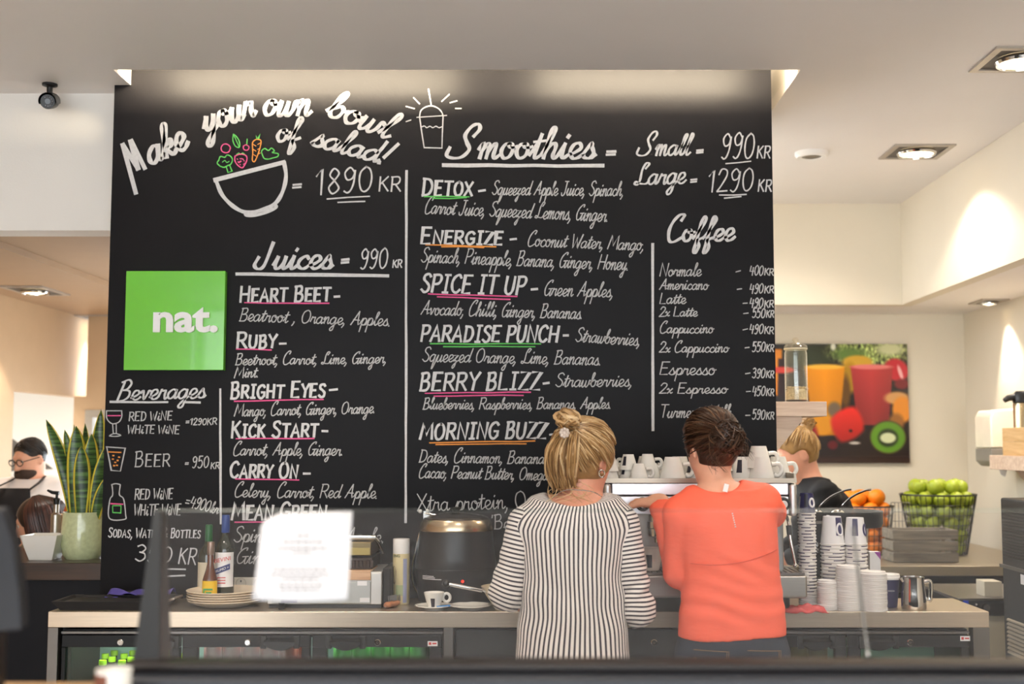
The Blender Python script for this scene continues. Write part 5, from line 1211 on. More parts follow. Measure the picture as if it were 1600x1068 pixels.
zA = stack(1262, 770, yA, 13.5, 27, .0118, 'small printed paper cup nested in the tall narrow stack right of the coffee machine', 'cups in the tall narrow stack', toplabel='navy printed paper cup topmost on the tall narrow stack')
lids(1262, 921, yA, 13.8, 'small white lid under the tall narrow cup stack', 'lids under the tall narrow stack', step=(zA - CZ) / max(1, int((zA - CZ) / .0075)))
zB = stack(1302, 806, yB, 18.5, 21, .0132, 'printed paper cup nested in the middle stack behind the lids', 'cups in the middle stack', top=2, toplabel='paper cup with navy ring print topmost on the middle stack')
zC = stack(1338, 808, yC, 17.5, 18, .0138, 'printed paper cup nested in the right stack behind the lids', 'cups in the right stack', top=3, toplabel='white paper cup with upright navy block topmost on the right stack')
for px_, Y, zz, rp, l in ((1302, yB, zB, 18, 'middle'), (1338, yC, zC, 17, 'right')):
    if zz > CZ + .004: O('cup_riser_box', MB().box(P(px_, 900, Y).x - .035, P(px_, 900, Y).x + .035, Y - .035, Y + .035, CZ, zz), M['paper_white'], 'white box carrying the %s paper cup stack behind the lids' % l, 'box', bevel=.002)
lids(1292, 903, 4.58, 15.2, 'white lid in the left and shortest of the three lid stacks', 'lids in the left lid stack')
lids(1325, 881, 4.57, 18.2, 'white lid in the tallest middle lid stack', 'lids in the middle lid stack')
lids(1364, 889, 4.56, 20.5, 'wide white lid in the right lid stack beside the navy cup', 'lids in the right lid stack')
# navy takeaway cup with lid
c = P(1394, 942, 4.62); r, h = .0405, .106
t = T('takeaway_cup', 'navy paper cup with white lid standing left of the steel milk jug', 'paper cup', (c.x, 4.66, CZ))
part('wall', MB().lathe([(0, .001), (r * .72, 0), (r * .74, .003), (r, h)], 32, (c.x, 4.66, CZ)), M['navy'], t)
part('lid', MB().lathe([(r * 1.02, h - .004), (r * 1.1, h - .002), (r * 1.1, h + .005), (r * 1.02, h + .007), (r * .98, h + .016), (r * .9, h + .017), (r * .88, h + .012), (0, h + .012)], 32, (c.x, 4.66, CZ)), M['lid_white'], t)
printed('cup_lettering', 'LAVAZZA', .0078, M['paper_white'], t, (c.x - .006, 4.66 - r * .90, CZ + .060), (1, -.12, 0), (0, 0, 1), .0004)
# white box with purple corner
q = P(1366, 890, 4.86); b_ = T('sugar_box', 'white carton with purple corner behind the lid stacks', 'box', (q.x, 4.86, CZ))
part('carton', MB().box(q.x - .022, q.x + .02, 4.84, 4.88, CZ, P(0, 861, 4.86).z), M['paper_white'], b_, bevel=.001); zz = P(0, 861, 4.86).z
part('purple_print', MB().poly([(q.x + .02, 4.839, zz), (q.x + .02, 4.839, zz - .03), (q.x - .004, 4.839, zz)], (0, .0009, 0)), mat('purple_print', (150, 60, 150), .5), b_)
# milk jug
c = P(1428, 948, 4.62); Yj = 4.60; x = P(1428, 948, Yj).x; r = 18.5 * Yj / 1917; h = P(0, 899, Yj).z - CZ - .004
t = T('milk_jug', 'polished steel milk frothing jug near the right end of the counter', 'jug', (x, Yj, CZ))
part('body', MB().lathe([(0, 0), (r * .97, 0), (r * 1.03, .006), (r * 1.03, .03), (r * .98, h * .5), (r * .88, h * .9), (r * .9, h), (r * .86, h), (r * .84, h * .9), (r * .94, h * .5), (r * .95, .01), (0, .008)], 40, (x, Yj, CZ)), M['chrome'], t)
part('spout', MB().tube([(x - r * .8, Yj, CZ + h * .86), (x - r * 1.02, Yj, CZ + h * .99)], [.008, .011], 12), M['chrome'], t)
part('handle', MB().tube(smoothpath([(x + r * .9, Yj, CZ + h * .84), (x + r * 1.3, Yj, CZ + h * .86), (x + r * 1.45, Yj, CZ + h * .76), (x + r * 1.42, Yj, CZ + h * .4), (x + r * 1.3, Yj, CZ + h * .27), (x + r * .98, Yj, CZ + h * .3)], 6), .0055, 10, flat=1.6), M['chrome'], t)
# coffee grinder behind the stacks and the ice bucket with ladles
gx, gy = P(1293, 860, 4.84).x, 4.82
t = T('coffee_grinder', 'black coffee grinder body mostly hidden behind the paper cup stacks', 'grinder', (gx, gy, CZ)); zg = P(0, 816, 4.8).z
part('body', MB().box(gx - .085, gx + .05, gy - .06, gy + .09, CZ, zg), M['black_matte'], t, bevel=.006)
for zz in (859, 870, 850): part('knob', MB().lathe([(0, 0), (.01, 0), (.009, .012), (0, .012)], 14).move((0, 0, 0), rx=math.pi / 2).move((gx - .062 if zz != 870 else gx - .01, gy - .06, P(0, zz, 4.76).z)), M['chrome'], t)
bx, by = P(1328, 800, 4.86).x, 5.10
t = T('ladle_pot', 'round black rimmed steel pot with two ladles behind the paper cups', 'pot', (bx, by, CZ)); r = 64 * by / 1917; z1 = P(0, 797, by).z; z0 = P(0, 820, by).z
part('stand', MB().box(bx - .05, bx + .14, by - .10, by + .1, 0, z0 - .10), M['black_matte'], t, bevel=.004)
part('pot_body', MB().lathe([(0, z0 - .1), (r * .62, z0 - .1), (r * .66, z0)], 36, (bx + .02, by, 0)), M['steel'], t)
part('black_rim', MB().lathe([(r * .66, z0 - .004), (r * .96, z0 - .004), (r, z0 + .01), (r, z1), (r * .94, z1), (r * .92, z0 + .016), (0, z0 + .016)], 44, (bx + .02, by, 0)), M['black'], t)
for i, (a, b) in enumerate((((1282, 790), (1330, 764)), ((1316, 790), (1361, 764)))):
    p0, p1 = P(*a, by - .03), P(*b, by - .03)
    t = T('ladle', 'curved steel ladle handle sticking out of the black pot, %s' % ('the left one' if i == 0 else 'the right one nearer the oranges'), 'ladle', (p0.x, by - .03, z0 + .016))
    part('handle', MB().tube(smoothpath([p0 + Vector((-.01, .02, -.03)), p0, p0.lerp(p1, .35) + Vector((-.002, 0, .013)), p0.lerp(p1, .75) + Vector((0, 0, .010)), p1], 6), [.006] * 25, 8, flat=.5), M['chrome'], t)
    part('bowl', MB().ball(p0 + Vector((-.012, .03, -.032)), .028, 16, sz=.6), M['chrome'], t)
c = P(1302, 792, by - .15); O('price_card', MB().box(c.x - .027, c.x + .027, c.y, c.y + .004, z0 + .012, z0 + .05), M['paper_white'], 'small white card propped on the black pot rim', 'card')
# pink cloth
c = P(1257, 951, 4.50); gpts = []
for i in range(18):
    row = []
    for j in range(26):
        u, v = i / 17 - .5, j / 25 - .5
        zz = CZ + .010 + .014 * abs(math.sin(u * 9 + v * 5)) * (1 - (2 * u) ** 4) * (1 - (2 * v) ** 4) + .009 * math.sin(v * 16 + u * 4) * (1 - (2 * v) ** 2) * .6
        row.append((c.x + v * .15 + .012 * math.sin(u * 8), 4.525 + u * .09 + .012 * math.sin(v * 7), max(CZ + .001, zz - (.008 if abs(u) > .45 or abs(v) > .46 else 0))))
    gpts.append(row)
o = O('cleaning_cloth', MB().sheet(gpts), mat('pink_microfibre', (226, 104, 104), .9, var=.08, bump=.3, bscale=400), 'crumpled pink cleaning cloth on the counter edge beside the coral woman', 'cloth', smooth=80)
o.modifiers.new('thick', 'SOLIDIFY').thickness = .003

# ------------------------------------------------------------------ left half of the counter
# soup kettle
kx, ky = P(712, 930, 4.775).x, 4.775; s = ky / 1917; kz = lambda y: P(0, y, ky - .1).z - CZ
t = T('soup_kettle', 'black electric soup kettle with steel collar on the counter left of the striped woman', 'soup kettle', (kx, ky, CZ))
kb_m = mat('hammered_black_enamel', (26, 26, 28), .34, var=.1, bump=.05, bscale=260); C0 = (kx, ky, CZ)
part('base', MB().lathe([(0, 0), (52 * s, 0), (57 * s, .01), (62 * s, kz(905)), (63.5 * s, kz(890)), (62.5 * s, kz(889))], 56, C0, 1, .84), M['black'], t)
part('pot', MB().lathe([(62 * s, kz(891)), (62.8 * s, kz(888)), (61 * s, kz(872)), (58 * s, kz(845)), (56.5 * s, kz(832)), (56 * s, kz(830))], 56, C0, 1, .84), kb_m, t)
part('collar', MB().lathe([(56.5 * s, kz(831)), (57 * s, kz(829)), (53 * s, kz(815)), (51 * s, kz(813)), (50 * s, kz(814))], 56, C0, 1, .84), mat('brushed_gold_steel', (196, 178, 150), .25, 1.0), t)
ld = part('lid', MB().lathe([(51 * s, kz(813)), (50 * s, kz(810)), (40 * s, kz(806)), (18 * s, kz(803)), (0, kz(802))], 48, C0, 1, .84), mat('dark_lid_steel', (90, 84, 78), .25, 1.0), t)
part('lid_knob', MB().lathe([(0, kz(802)), (.014, kz(802)), (.013, kz(800)), (.022, kz(795)), (.02, kz(794)), (0, kz(793.5))], 24, C0), M['black'], ld)
part('lid_hinge', MB().box(kx - 50 * s, kx - 40 * s, ky - .02, ky + .0, CZ + kz(815), CZ + kz(800)).rod((kx - 48 * s, ky - .02, CZ + kz(803)), (kx - 30 * s, ky - .03, CZ + kz(806)), .004), M['chrome'], t)
part('lid_clip', MB().ball((kx - 55 * s, ky - .02, CZ + kz(800)), .008, 10).ball((kx - 43 * s, ky - .04, CZ + kz(799)), .007, 10), M['lid_white'], t)
part('side_bracket', MB().tube(smoothpath([(kx - 56 * s, ky - .01, CZ + kz(835)), (kx - 62 * s, ky - .02, CZ + kz(865)), (kx - 66 * s, ky - .02, CZ + kz(890)), (kx - 65 * s, ky - .02, CZ + kz(912)), (kx - 57 * s, ky - .01, CZ + kz(932))], 6), .004, 8), M['chrome'], t)
lx = P(722, 909, ky - .15); part('power_light', MB().ball((lx.x, ky - .84 * math.sqrt((60 * s) ** 2 - (lx.x - kx) ** 2) - .001, lx.z), .006, 14), mat('red_power_light', (230, 40, 30), .3, var=0, emit=(255, 40, 24), estr=3.0), t, label='glowing red power light')
lx = P(697, 912, ky - .15); yk = ky - .84 * math.sqrt((60 * s) ** 2 - (lx.x - kx) ** 2)
part('thermostat_dial', MB().lathe([(0, 0), (.018, 0), (.016, .02), (0, .02)], 20).move((0, 0, 0), rx=math.pi / 2).move((lx.x, yk, lx.z - .006)), M['black'], t)
m = MB()
for i, L_ in enumerate((10, 18, 20, 30)):
    a = P(658, 899.5 + i * 2.3, ky - .14)
    for k in range(6):
        x0 = a.x + k * L_ * s / 6; f_ = lambda x: ky - .84 * math.sqrt(max(1e-6, (62.3 * s) ** 2 - (x - kx) ** 2)) - .001
        m.add([(x0, f_(x0), a.z), (x0 + L_ * s / 6, f_(x0 + L_ * s / 6), a.z), (x0 + L_ * s / 6, f_(x0 + L_ * s / 6), a.z + .0022), (x0, f_(x0), a.z + .0022)], [(0, 1, 2, 3)])
part('printed_notice', m, M['paper_white'], t, smooth=0)
# espresso cup on saucer with sugar stick, second saucer
def saucer(px_, Y, rpx, label):
    r = rpx * Y / 1917; x = P(px_, 950, Y).x
    o = O('saucer', MB().lathe([(0, .0), (r * .55, 0), (r * .58, .003), (r * .8, .009), (r, .015), (r * .99, .0175), (r * .78, .0125), (r * .5, .007), (0, .006)], 44, (x, Y, CZ)), M['white_china'], label, 'saucer'); return x
x1 = saucer(678, YC + .058, 29, 'white saucer under the printed espresso cup'); Ys = YC + .058
t = T('espresso_cup', 'white espresso cup with black printed label on a saucer by the soup kettle', 'cup', (x1, Ys, CZ + .006)); h, r = .057, .038; C1 = (x1, Ys, CZ + .006)
part('bowl', MB().lathe([(0, 0), (r * .55, 0), (r * .58, .004), (r * .78, h * .45), (r, h), (r * .95, h), (r * .73, h * .45), (r * .5, .008), (0, .008)], 32, C1), M['white_china'], t)
part('handle', MB().tube([(x1 + r * 1.22 + .013 * math.cos(a), Ys, CZ + .006 + h * .66 + .015 * math.sin(a)) for a in np.linspace(0, 2 * math.pi, 22)[:-1]], .0055, 10, closed=True), M['white_china'], t)
a0 = math.radians(252); f = lambda z: (r * (.58 + .2 * z / (h * .45)) if z < h * .45 else r * (.78 + .22 * (z / h - .45) / .55)) * 1.008
part('cup_print', MB().sheet([[(x1 + f(z) * math.cos(a0 + a), Ys + f(z) * math.sin(a0 + a), C1[2] + z) for a in np.linspace(0, .5, 7)] for z in np.linspace(h * .06, h * .66, 5)]), navy_lab, t, label='black printed block')
q = P(693, 943, Ys - .03); O('sugar_stick', MB().obox((q.x, Ys - .035, CZ + .0165), (.024, .004, .002), (-.0015, .008, 0), (0, 0, .0025)), mat('blue_sugar_paper', (44, 130, 200), .5), 'blue paper sugar stick lying on the saucer beside the espresso cup', 'sugar packet', bevel=.001)
saucer(735, YC + .066, 32, 'empty white saucer on the counter edge next to the striped woman')
# cream bowl with whisk
bx, by = P(790, 930, 4.56).x, 4.585; r = .092
o = O('mixing_bowl', MB().lathe([(0, 0), (r * .42, 0), (r * .48, .012), (r * .78, .05), (r, .085), (r * .97, .086), (r * .74, .052), (r * .42, .016), (0, .012)], 44, (bx, by, CZ)), mat('cream_stoneware', (214, 200, 172), .4), 'cream bowl on the counter half hidden by the striped sleeve', 'bowl')
a, b = P(697, 911, 4.53), P(772, 926, 4.55)
t = T('whisk', 'steel whisk with black knob lying across the cream bowl', 'whisk', tuple(b))
part('handle', MB().tube([a.lerp(b, .06), a.lerp(b, .2), a.lerp(b, .75)], [.006, .008, .007], 10), M['chrome'], t)
part('hanging_knob', MB().ball(a, .014, 14), M['black'], t)
m = MB()
for k in range(6):
    an = k * math.pi / 6; d_ = (b - a).normalized(); u_ = d_.orthogonal().normalized(); v_ = d_.cross(u_); w_ = u_ * math.cos(an) + v_ * math.sin(an); p0 = a.lerp(b, .74); L_ = .11
    m.tube(smoothpath([p0, p0 + d_ * L_ * .55 + w_ * .016, p0 + d_ * L_, p0 + d_ * L_ * .55 - w_ * .016, p0], 5), .0011, 6)
part('wire_loops', m, M['chrome'], t)
# spray can
x, y = P(626.5, 930, 4.74).x, 4.74; r = 13 * y / 1917; h = P(0, 841, y).z - CZ; C0 = (x, y, CZ)
t = T('spray_can', 'tall cream aerosol can with white cap left of the soup kettle', 'spray can', C0)
part('can', MB().lathe([(0, 0), (r * .93, 0), (r, .005), (r, h * .77), (r * .96, h * .775)], 32, C0), mat('cream_can_print', (228, 212, 164), .35, var=.05), t)
part('cap', MB().lathe([(r, h * .775), (r, h * .985), (r * .97, h), (0, h)], 32, C0), M['lid_white'], t)
def on_can(a0, a1, z0, z1, m_, nm, R_=1.006): return part(nm, MB().sheet([[(x + r * R_ * math.cos(a), y + r * R_ * math.sin(a), CZ + z) for a in np.linspace(math.radians(a0), math.radians(a1), 10)] for z in (z0, z1)]), m_, t)
on_can(289, 318, h * .03, h * .70, mat('pale_blue_print', (168, 172, 200), .4), 'blue_text_panel')
on_can(240, 290, h * .14, h * .30, mat('pale_green_print', (176, 186, 140), .4), 'green_text_panel')
ci = MB(); ci.add([(x + r * 1.008 * math.cos(math.radians(222) + .34 * math.cos(a) / 1), y + r * 1.008 * math.sin(math.radians(222) + .34 * math.cos(a)), CZ + h * .45 + .035 * math.sin(a)) for a in np.linspace(0, 6.283, 21)[:-1]], [tuple(range(20))]); part('nut_picture', ci, mat('nut_brown_print', (160, 136, 112), .5), t, smooth=0)
printed('can_lettering', 'ING', .016, mat('dark_green_ink', (52, 74, 44), .5), t, (x - r * .42, y - r * .98, P(0, 869, y).z), (1, -.42, 0), (0, 0, 1), .0004)
# bristle brush
a, b = P(602, 942, 4.60), P(622, 930, 4.66)
t = T('cleaning_brush', 'small wooden brush with grey bristles on the counter by the aerosol can', 'brush', (a.lerp(b, .5).x, 4.62, CZ)); a.z = CZ + .012; b.z = CZ + .016
part('wooden_back', MB().tube([a, a.lerp(b, .15), a.lerp(b, .45), a.lerp(b, .6), b], [.008, .016, .013, .017, .012], 14, flat=.75), wood('brush_wood', (150, 92, 56), (196, 130, 86), 0, .5), t)
m = MB()
for k in range(90):
    p = a.lerp(b, random.uniform(.45, .98)) + Vector((random.uniform(-.012, .012), random.uniform(-.004, .004), .006)); m.rod(p, p + Vector((random.uniform(-.004, .004), 0, .024)), .0009, 4)
part('bristles', m, mat('grey_bristles', (120, 118, 116), .8), t)
# contact grill behind the paper note
gx0_, gx1_, gy0 = P(417, 940, YC + .09).x, P(596, 940, YC + .09).x, YC + .09; z = lambda y: P(0, y, gy0).z
t = T('contact_grill', 'steel and black contact grill with raised ribbed plate behind the white note', 'contact grill', ((gx0_ + gx1_) / 2, gy0 + .15, CZ))
part('plinth', MB().box(gx0_ + .006, gx1_ - .002, gy0 + .01, gy0 + .30, CZ, CZ + .014), M['black'], t)
part('base', MB().box(gx0_, gx1_, gy0 + .006, gy0 + .30, CZ + .014, z(893)), mat('grill_side_steel', (188, 186, 182), .4, .6), t, bevel=.003)
xs = P(580, 900, gy0).x
part('front_tray', MB().box(gx0_ + .02, xs - .002, gy0 - .002, gy0 + .01, CZ + .018, z(909)), mat('grey_tray_front', (176, 178, 176), .45, .4), t, bevel=.002)
part('front_post', MB().box(xs, gx1_, gy0 - .003, gy0 + .02, CZ + .015, z(895)), mat('pale_steel_post', (206, 204, 200), .35, .5), t, bevel=.002)
part('wooden_board', MB().box(gx0_ + .02, xs - .002, gy0 + .0, gy0 + .2, z(906), z(891)), wood('pale_board', (196, 152, 116), (222, 184, 146), 0, .5), t, bevel=.002)
part('black_side', MB().box(gx1_, gx1_ + .03, gy0 + .03, gy0 + .29, CZ, z(888)), M['black_matte'], t, bevel=.006)
m = MB().box(gx0_ + .03, xs - .004, gy0 + .05, gy0 + .28, z(890), z(873))
for k in range(26): m.box(gx0_ + .035 + k * .0138, gx0_ + .043 + k * .0138, gy0 + .035, gy0 + .05, z(888), z(877))
part('ribbed_plate', m, mat('seasoned_iron', (58, 44, 36), .5, .5), t)
part('upper_plate', MB().box(gx0_ + .03, xs - .008, gy0 + .05, gy0 + .28, z(870), z(848)), mat('bronzed_steel', (120, 104, 74), .35, .9), t, bevel=.004)
part('brass_plate', MB().box(gx0_ + .04, xs - .012, gy0 + .044, gy0 + .05, z(868), z(857)), mat('golden_steel', (150, 130, 80), .35, 1.0), t)
hz_ = z(840); part('lift_handle', MB().tube(smoothpath([(gx0_ + .06, gy0 + .2, z(860)), (gx0_ + .06, gy0 + .06, hz_), (gx0_ + .08, gy0 + .03, hz_), (xs - .03, gy0 + .03, hz_), (xs + .01, gy0 + .05, hz_ - .006), (xs + .02, gy0 + .18, z(868))], 6), .009, 10), M['chrome'], t)
m = MB()
for a, b in ((565, 911), (569, 937)): q = P(a, b, gy0 - .004); m.box(q.x - .016, q.x + .02, gy0 - .0035, gy0 - .002, q.z - .008, q.z + .008)
part('stickers', m, M['paper_white'], t, label='two small white stickers')
q = P(452, 938, gy0); part('purple_badge', MB().box(q.x - .03, q.x + .03, gy0 - .0036, gy0 - .002, q.z - .006, q.z + .006), mat('purple_badge_print', (74, 52, 110), .4), t)
x = P(440, 940, gy0 - .03).x; O('small_clip', MB().obox((x, gy0 - .03, CZ + .012), (.010, .004, 0), (-.004, .012, 0), (0, 0, .012)), M['black'], 'small dark clip on the counter below the white note', 'clip', bevel=.002)
# plates
px_, py_ = P(352, 935, YC + .17).x, YC + .17; r = 58 * py_ / 1917
pl_m = mat('sand_stoneware', (222, 204, 180), .35, var=.04)
k = tag(mesh_obj('dinner_plate', *(lambda m: (m.v, m.f))(MB().lathe([(0, 0), (r * .62, 0), (r * .66, .002), (r * .93, .016), (r, .024), (r * .985, .026), (r * .9, .019), (r * .62, .006), (0, .006)], 60)), pl_m, None), 'sand coloured plate in the stack behind the glass left of the white note', 'plate', 'stacked sand coloured plates')
for i in range(5):
    loc = (px_ + random.uniform(-.002, .002), py_, CZ + i * .0088)
    if i == 0: k.location = loc
    else: dup(k, loc)
# bottles behind the plates
def bottle(px_, Y, ytop, rpx, label, prof, gm, cap_prof, cm, labs, txt=()):
    x = P(px_, 900, Y).x; H = P(0, ytop, Y).z - CZ; r = rpx * Y / 1917; C0 = (x, Y, CZ)
    t = T('sauce_bottle' if 'sauce' in label else 'liqueur_bottle', label, 'bottle', C0)
    part('glass', MB().lathe([(a * r, b * H) for a, b in prof], 28, C0), gm, t); part('cap', MB().lathe([(a * r, b * H) for a, b in cap_prof], 24, C0), cm, t)
    for nm, m_, a0, a1, z0, z1, k in labs:
        part(nm, MB().sheet([[(x + r * k * math.cos(a), Y + r * k * math.sin(a), CZ + zz * H) for a in np.linspace(math.radians(a0), math.radians(a1), 14)] for zz in (z0, z1)]), m_, t)
    return t, x, r, H
dkg = mat('dark_olive_glass', (26, 34, 22), .06, var=.05, coat=.5); brn = mat('amber_brown_sauce_glass', (88, 46, 26), .08, var=.05, coat=.5)
cream = mat('cream_paper_label', (222, 210, 184), .6); yel = mat('yellow_label', (232, 190, 30), .5); grn = mat('green_label_print', (58, 150, 84), .5); bl = mat('royal_blue_foil', (40, 66, 132), .35, var=.05); rd = mat('red_label_print', (206, 62, 58), .5); nv = mat('navy_label_print', (46, 56, 112), .5); gfoil = mat('green_neck_foil', (34, 92, 50), .35)
tall = [(0, 0), (.97, 0), (1, .02), (1, .60), (.9, .67), (.5, .74), (.34, .79), (.33, .98)]
bottle(325, 4.80, 819, 15.5, 'dark green liqueur bottle with green foil neck, rearmost of the three bottles', tall, dkg, [(.36, .78), (.38, .80), (.36, .985), (.3, 1), (0, 1)], gfoil, [('paper_label', cream, 190, 350, .16, .52, 1.008)])
t, x, r, H = bottle(351, 4.74, 804, 14.5, 'liqueur bottle with blue foil cap and red white blue label behind the plates', tall, dkg, [(.40, .80), (.44, .81), (.42, .98), (.38, 1), (0, 1)], bl, [('paper_label', M['paper_white'], 195, 345, .20, .585, 1.008)])
q = 4.74 - r * 1.02
printed('label_lettering', 'BEVINI', .022, rd, t, (x, q, CZ + H * .485), (1, 0, .2), (0, 0, 1), .0004)
part('label_band', MB().obox((x, q + .001, CZ + H * .40), (r * .80, 0, r * .30), (0, .0006, 0), (0, 0, .011)), nv, t)
printed('band_lettering', 'RUMO +', .014, M['paper_white'], t, (x, q - .001, CZ + H * .385), (1, 0, .36), (0, 0, 1), .0004)
m = MB()
for k in range(3): m.box(x - r * .6, x + r * .35, q + .0, q + .0006, CZ + H * (.24 + k * .03), CZ + H * (.25 + k * .03))
part('small_print', m, rd, t, smooth=0)
t, x, r, H = bottle(328.5, 4.68, 846, 11.8, 'small brown sauce bottle with yellow and green label, in front of the taller bottles', [(0, 0), (.97, 0), (1, .02), (1, .34), (.95, .42), (.6, .56), (.42, .66), (.40, .97)], brn, [(.42, .80), (.5, .84), (.48, .98), (.44, 1), (0, 1)], mat('foil_cap_silver', (150, 128, 116), .35, .7), [('yellow_label', yel, 192, 348, .03, .40, 1.01)])
q = 4.68 - r * 1.03; u = r * .18
m = MB(); cx, cz = x, CZ + H * .20
for a in ((-3.4, 3.4, 2.2, 3.2), (-3.4, -2.4, -4, 2.2), (-1.4, 2.6, .2, 1.2), (-1.4, -.4, -4, .2), (1.6, 2.6, -1.6, .2), (.4, 2.6, -2.6, -1.6)): m.box(cx + a[0] * u, cx + a[1] * u, q, q + .0006, cz + a[2] * u * 1.2, cz + a[3] * u * 1.2)
part('green_label_pattern', m, grn, t, smooth=0)
# power socket on the board
q = P(392, 910, YB); t = T('power_socket', 'white double power socket low on the menu board behind the plates', 'socket', (q.x, YB, q.z))
part('face_plate', MB().box(q.x - .075, q.x + .075, YB - .012, YB, q.z - .022, q.z + .022), mat('ivory_plastic', (226, 218, 204), .4), t, bevel=.003)
for k in (-.036, .036):
    part('socket_well', MB().lathe([(.020, 0), (.021, .002), (.018, .002), (.0175, -.004), (0, -.004)], 28).move((0, 0, 0), rx=math.pi / 2).move((q.x + k, YB - .012, q.z)), mat('ivory_well', (196, 186, 170), .5), t)
    part('earth_pin', MB().box(q.x + k - .002, q.x + k + .002, YB - .0155, YB - .012, q.z + .004, q.z + .012), M['black'], t)
# slate trays at the left end
a, b = PZ(96, 949, CZ), PZ(262, 949, CZ)
t = T('serving_tray', 'black rectangular serving tray with steel handle at the left end of the counter', 'tray', ((a.x + b.x) / 2, YC + .17, CZ))
x0, x1, y0, y1 = a.x + .0, b.x, YC + .03, YC + .24; zt_ = CZ + .032
part('tray_body', MB().add([(x0 + .02, y0 + .01, CZ), (x1 - .02, y0 + .01, CZ), (x1 - .02, y1 - .01, CZ), (x0 + .02, y1 - .01, CZ), (x0 - .01, y0, zt_), (x1 + .01, y0, zt_), (x1 + .01, y1, zt_), (x0 - .01, y1, zt_), (x0, y0 + .01, zt_), (x1, y0 + .01, zt_), (x1, y1 - .01, zt_), (x0, y1 - .01, zt_), (x0 + .01, y0 + .02, zt_ - .008), (x1 - .01, y0 + .02, zt_ - .008), (x1 - .01, y1 - .02, zt_ - .008), (x0 + .01, y1 - .02, zt_ - .008)],
     [(3, 2, 1, 0)] + [(i, (i + 1) % 4, 4 + (i + 1) % 4, 4 + i) for i in range(4)] + [(4 + i, 4 + (i + 1) % 4, 8 + (i + 1) % 4, 8 + i) for i in range(4)] + [(8 + i, 8 + (i + 1) % 4, 12 + (i + 1) % 4, 12 + i) for i in range(4)] + [(12, 13, 14, 15)]), M['black_matte'], t, smooth=0)
part('tray_handle', MB().tube(smoothpath([(x1 + .004, y0 + .06, zt_ - .004), (x1 + .03, y0 + .06, zt_ + .004), (x1 + .034, y0 + .14, zt_ + .004), (x1 + .004, y0 + .15, zt_ - .004)], 5), .005, 8), M['steel'], t)
c = P(226, 926, 4.83); C0 = (c.x, 4.80, CZ); r = 52 * 4.8 / 1917
t = T('black_dish', 'black oval dish holding a purple napkin behind the serving tray', 'dish', C0)
part('dish_body', MB().lathe([(0, 0), (r * .72, 0), (r * .76, .004), (r * .98, .030), (r, .034), (r * .96, .034), (r * .72, .010), (0, .008)], 44, C0, 1, .6), M['black_matte'], t)
gp = []
for i in range(12):
    row = []
    for j in range(22):
        u, v = i / 11 - .5, j / 21 - .5; row.append((c.x - .004 + v * .24, 4.80 + u * .12, CZ + .036 + .012 * abs(v * 2) ** 1.5 * math.cos(u * 5) + .008 * math.sin(v * 13 + u * 6)))
    gp.append(row)
o = O('napkin', MB().sheet(gp), mat('purple_napkin_cloth', (84, 74, 150), .8, var=.08), 'folded purple napkin lying in the black dish', 'napkin', smooth=80); o.modifiers.new('thick', 'SOLIDIFY').thickness = .003

# ------------------------------------------------------------------ behind the board, right side
# shelf on the side of the board wall with a jar of oats
pale = wood('pale_ash_wood', (206, 176, 152), (232, 208, 186), 0, .5)
ys0, ys1 = 5.02, 5.32; zt, zb = P(0, 627, ys0).z, P(0, 650, ys0).z; xs = P(1292, 640, ys0).x
t = T('bracket_shelf', 'pale wooden shelf on a triangular bracket at the right side of the menu board', 'shelf', (BX1, 5.1, zb))
part('shelf_board', MB().box(BX1, xs, ys0, ys1, zb, zt), pale, t, bevel=.002)
part('bracket', MB().poly([(BX1, ys0 + .03, zb), (P(1255, 650, ys0).x, ys0 + .03, zb), (P(1255, 650, ys0).x, ys0 + .03, zb - .02), (BX1, ys0 + .03, P(0, 716, ys0).z)], (0, .03, 0)), pale, t, smooth=0)
Yj = 5.12; c = P(1244.5, 625, Yj); r = 17.5 * Yj / 1917; H = P(0, 548, Yj).z - zt
t = T('storage_jar', 'tall glass jar of oats with glass lid on the bracket shelf', 'jar', (c.x, Yj, zt)); C0 = (c.x, Yj, zt)
jg = glass('jar_glass', (.97, .98, .96))
part('glass_body', MB().lathe([(0, .002), (r * .96, .002), (r, .008), (r, H * .95), (r * .93, H), (r * 1.02, H + .006), (r * .95, H + .008), (r * .9, H), (r * .955, H * .95), (r * .955, .01), (0, .01)], 40, C0), jg, t)
ld = part('glass_lid', MB().lathe([(r * 1.0, H + .008), (r * 1.06, H + .012), (r * 1.0, H + .022), (r * .8, H + .03), (r * .3, H + .034), (r * .18, H + .038), (r * .3, H + .046), (r * .22, H + .055), (0, H + .056)], 36, C0), glass('lid_glass', (.88, .86, .80), fac=.16, rough=.1), t)
part('seal_ring', MB().lathe([(r * .96, H + .004), (r * 1.05, H + .006), (r * 1.05, H + .011), (r * .96, H + .011)], 36, C0), mat('pale_rubber_seal', (214, 204, 176), .5), t)
m = MB()
g = np.random.default_rng(2)
m.lathe([(0, .011), (r * .95, .011), (r * .95, H * .23), (r * .6, H * .27), (0, H * .26)], 30, C0)
for k in range(160):
    a, q = g.uniform(0, 6.28), r * .9 * math.sqrt(g.uniform(0, 1)); m.obox((c.x + q * math.cos(a), Yj + q * math.sin(a), zt + H * .245 + g.uniform(0, .012)), A3((g.normal(), g.normal(), g.normal() * .4)) * .003, A3((g.normal(), g.normal(), g.normal() * .4)) * .002, (0, 0, .0008))
o = part('rolled_oats', m, mat('rolled_oats', (224, 202, 164), .9, var=.2, scale=120, bump=.8, bscale=220), t)
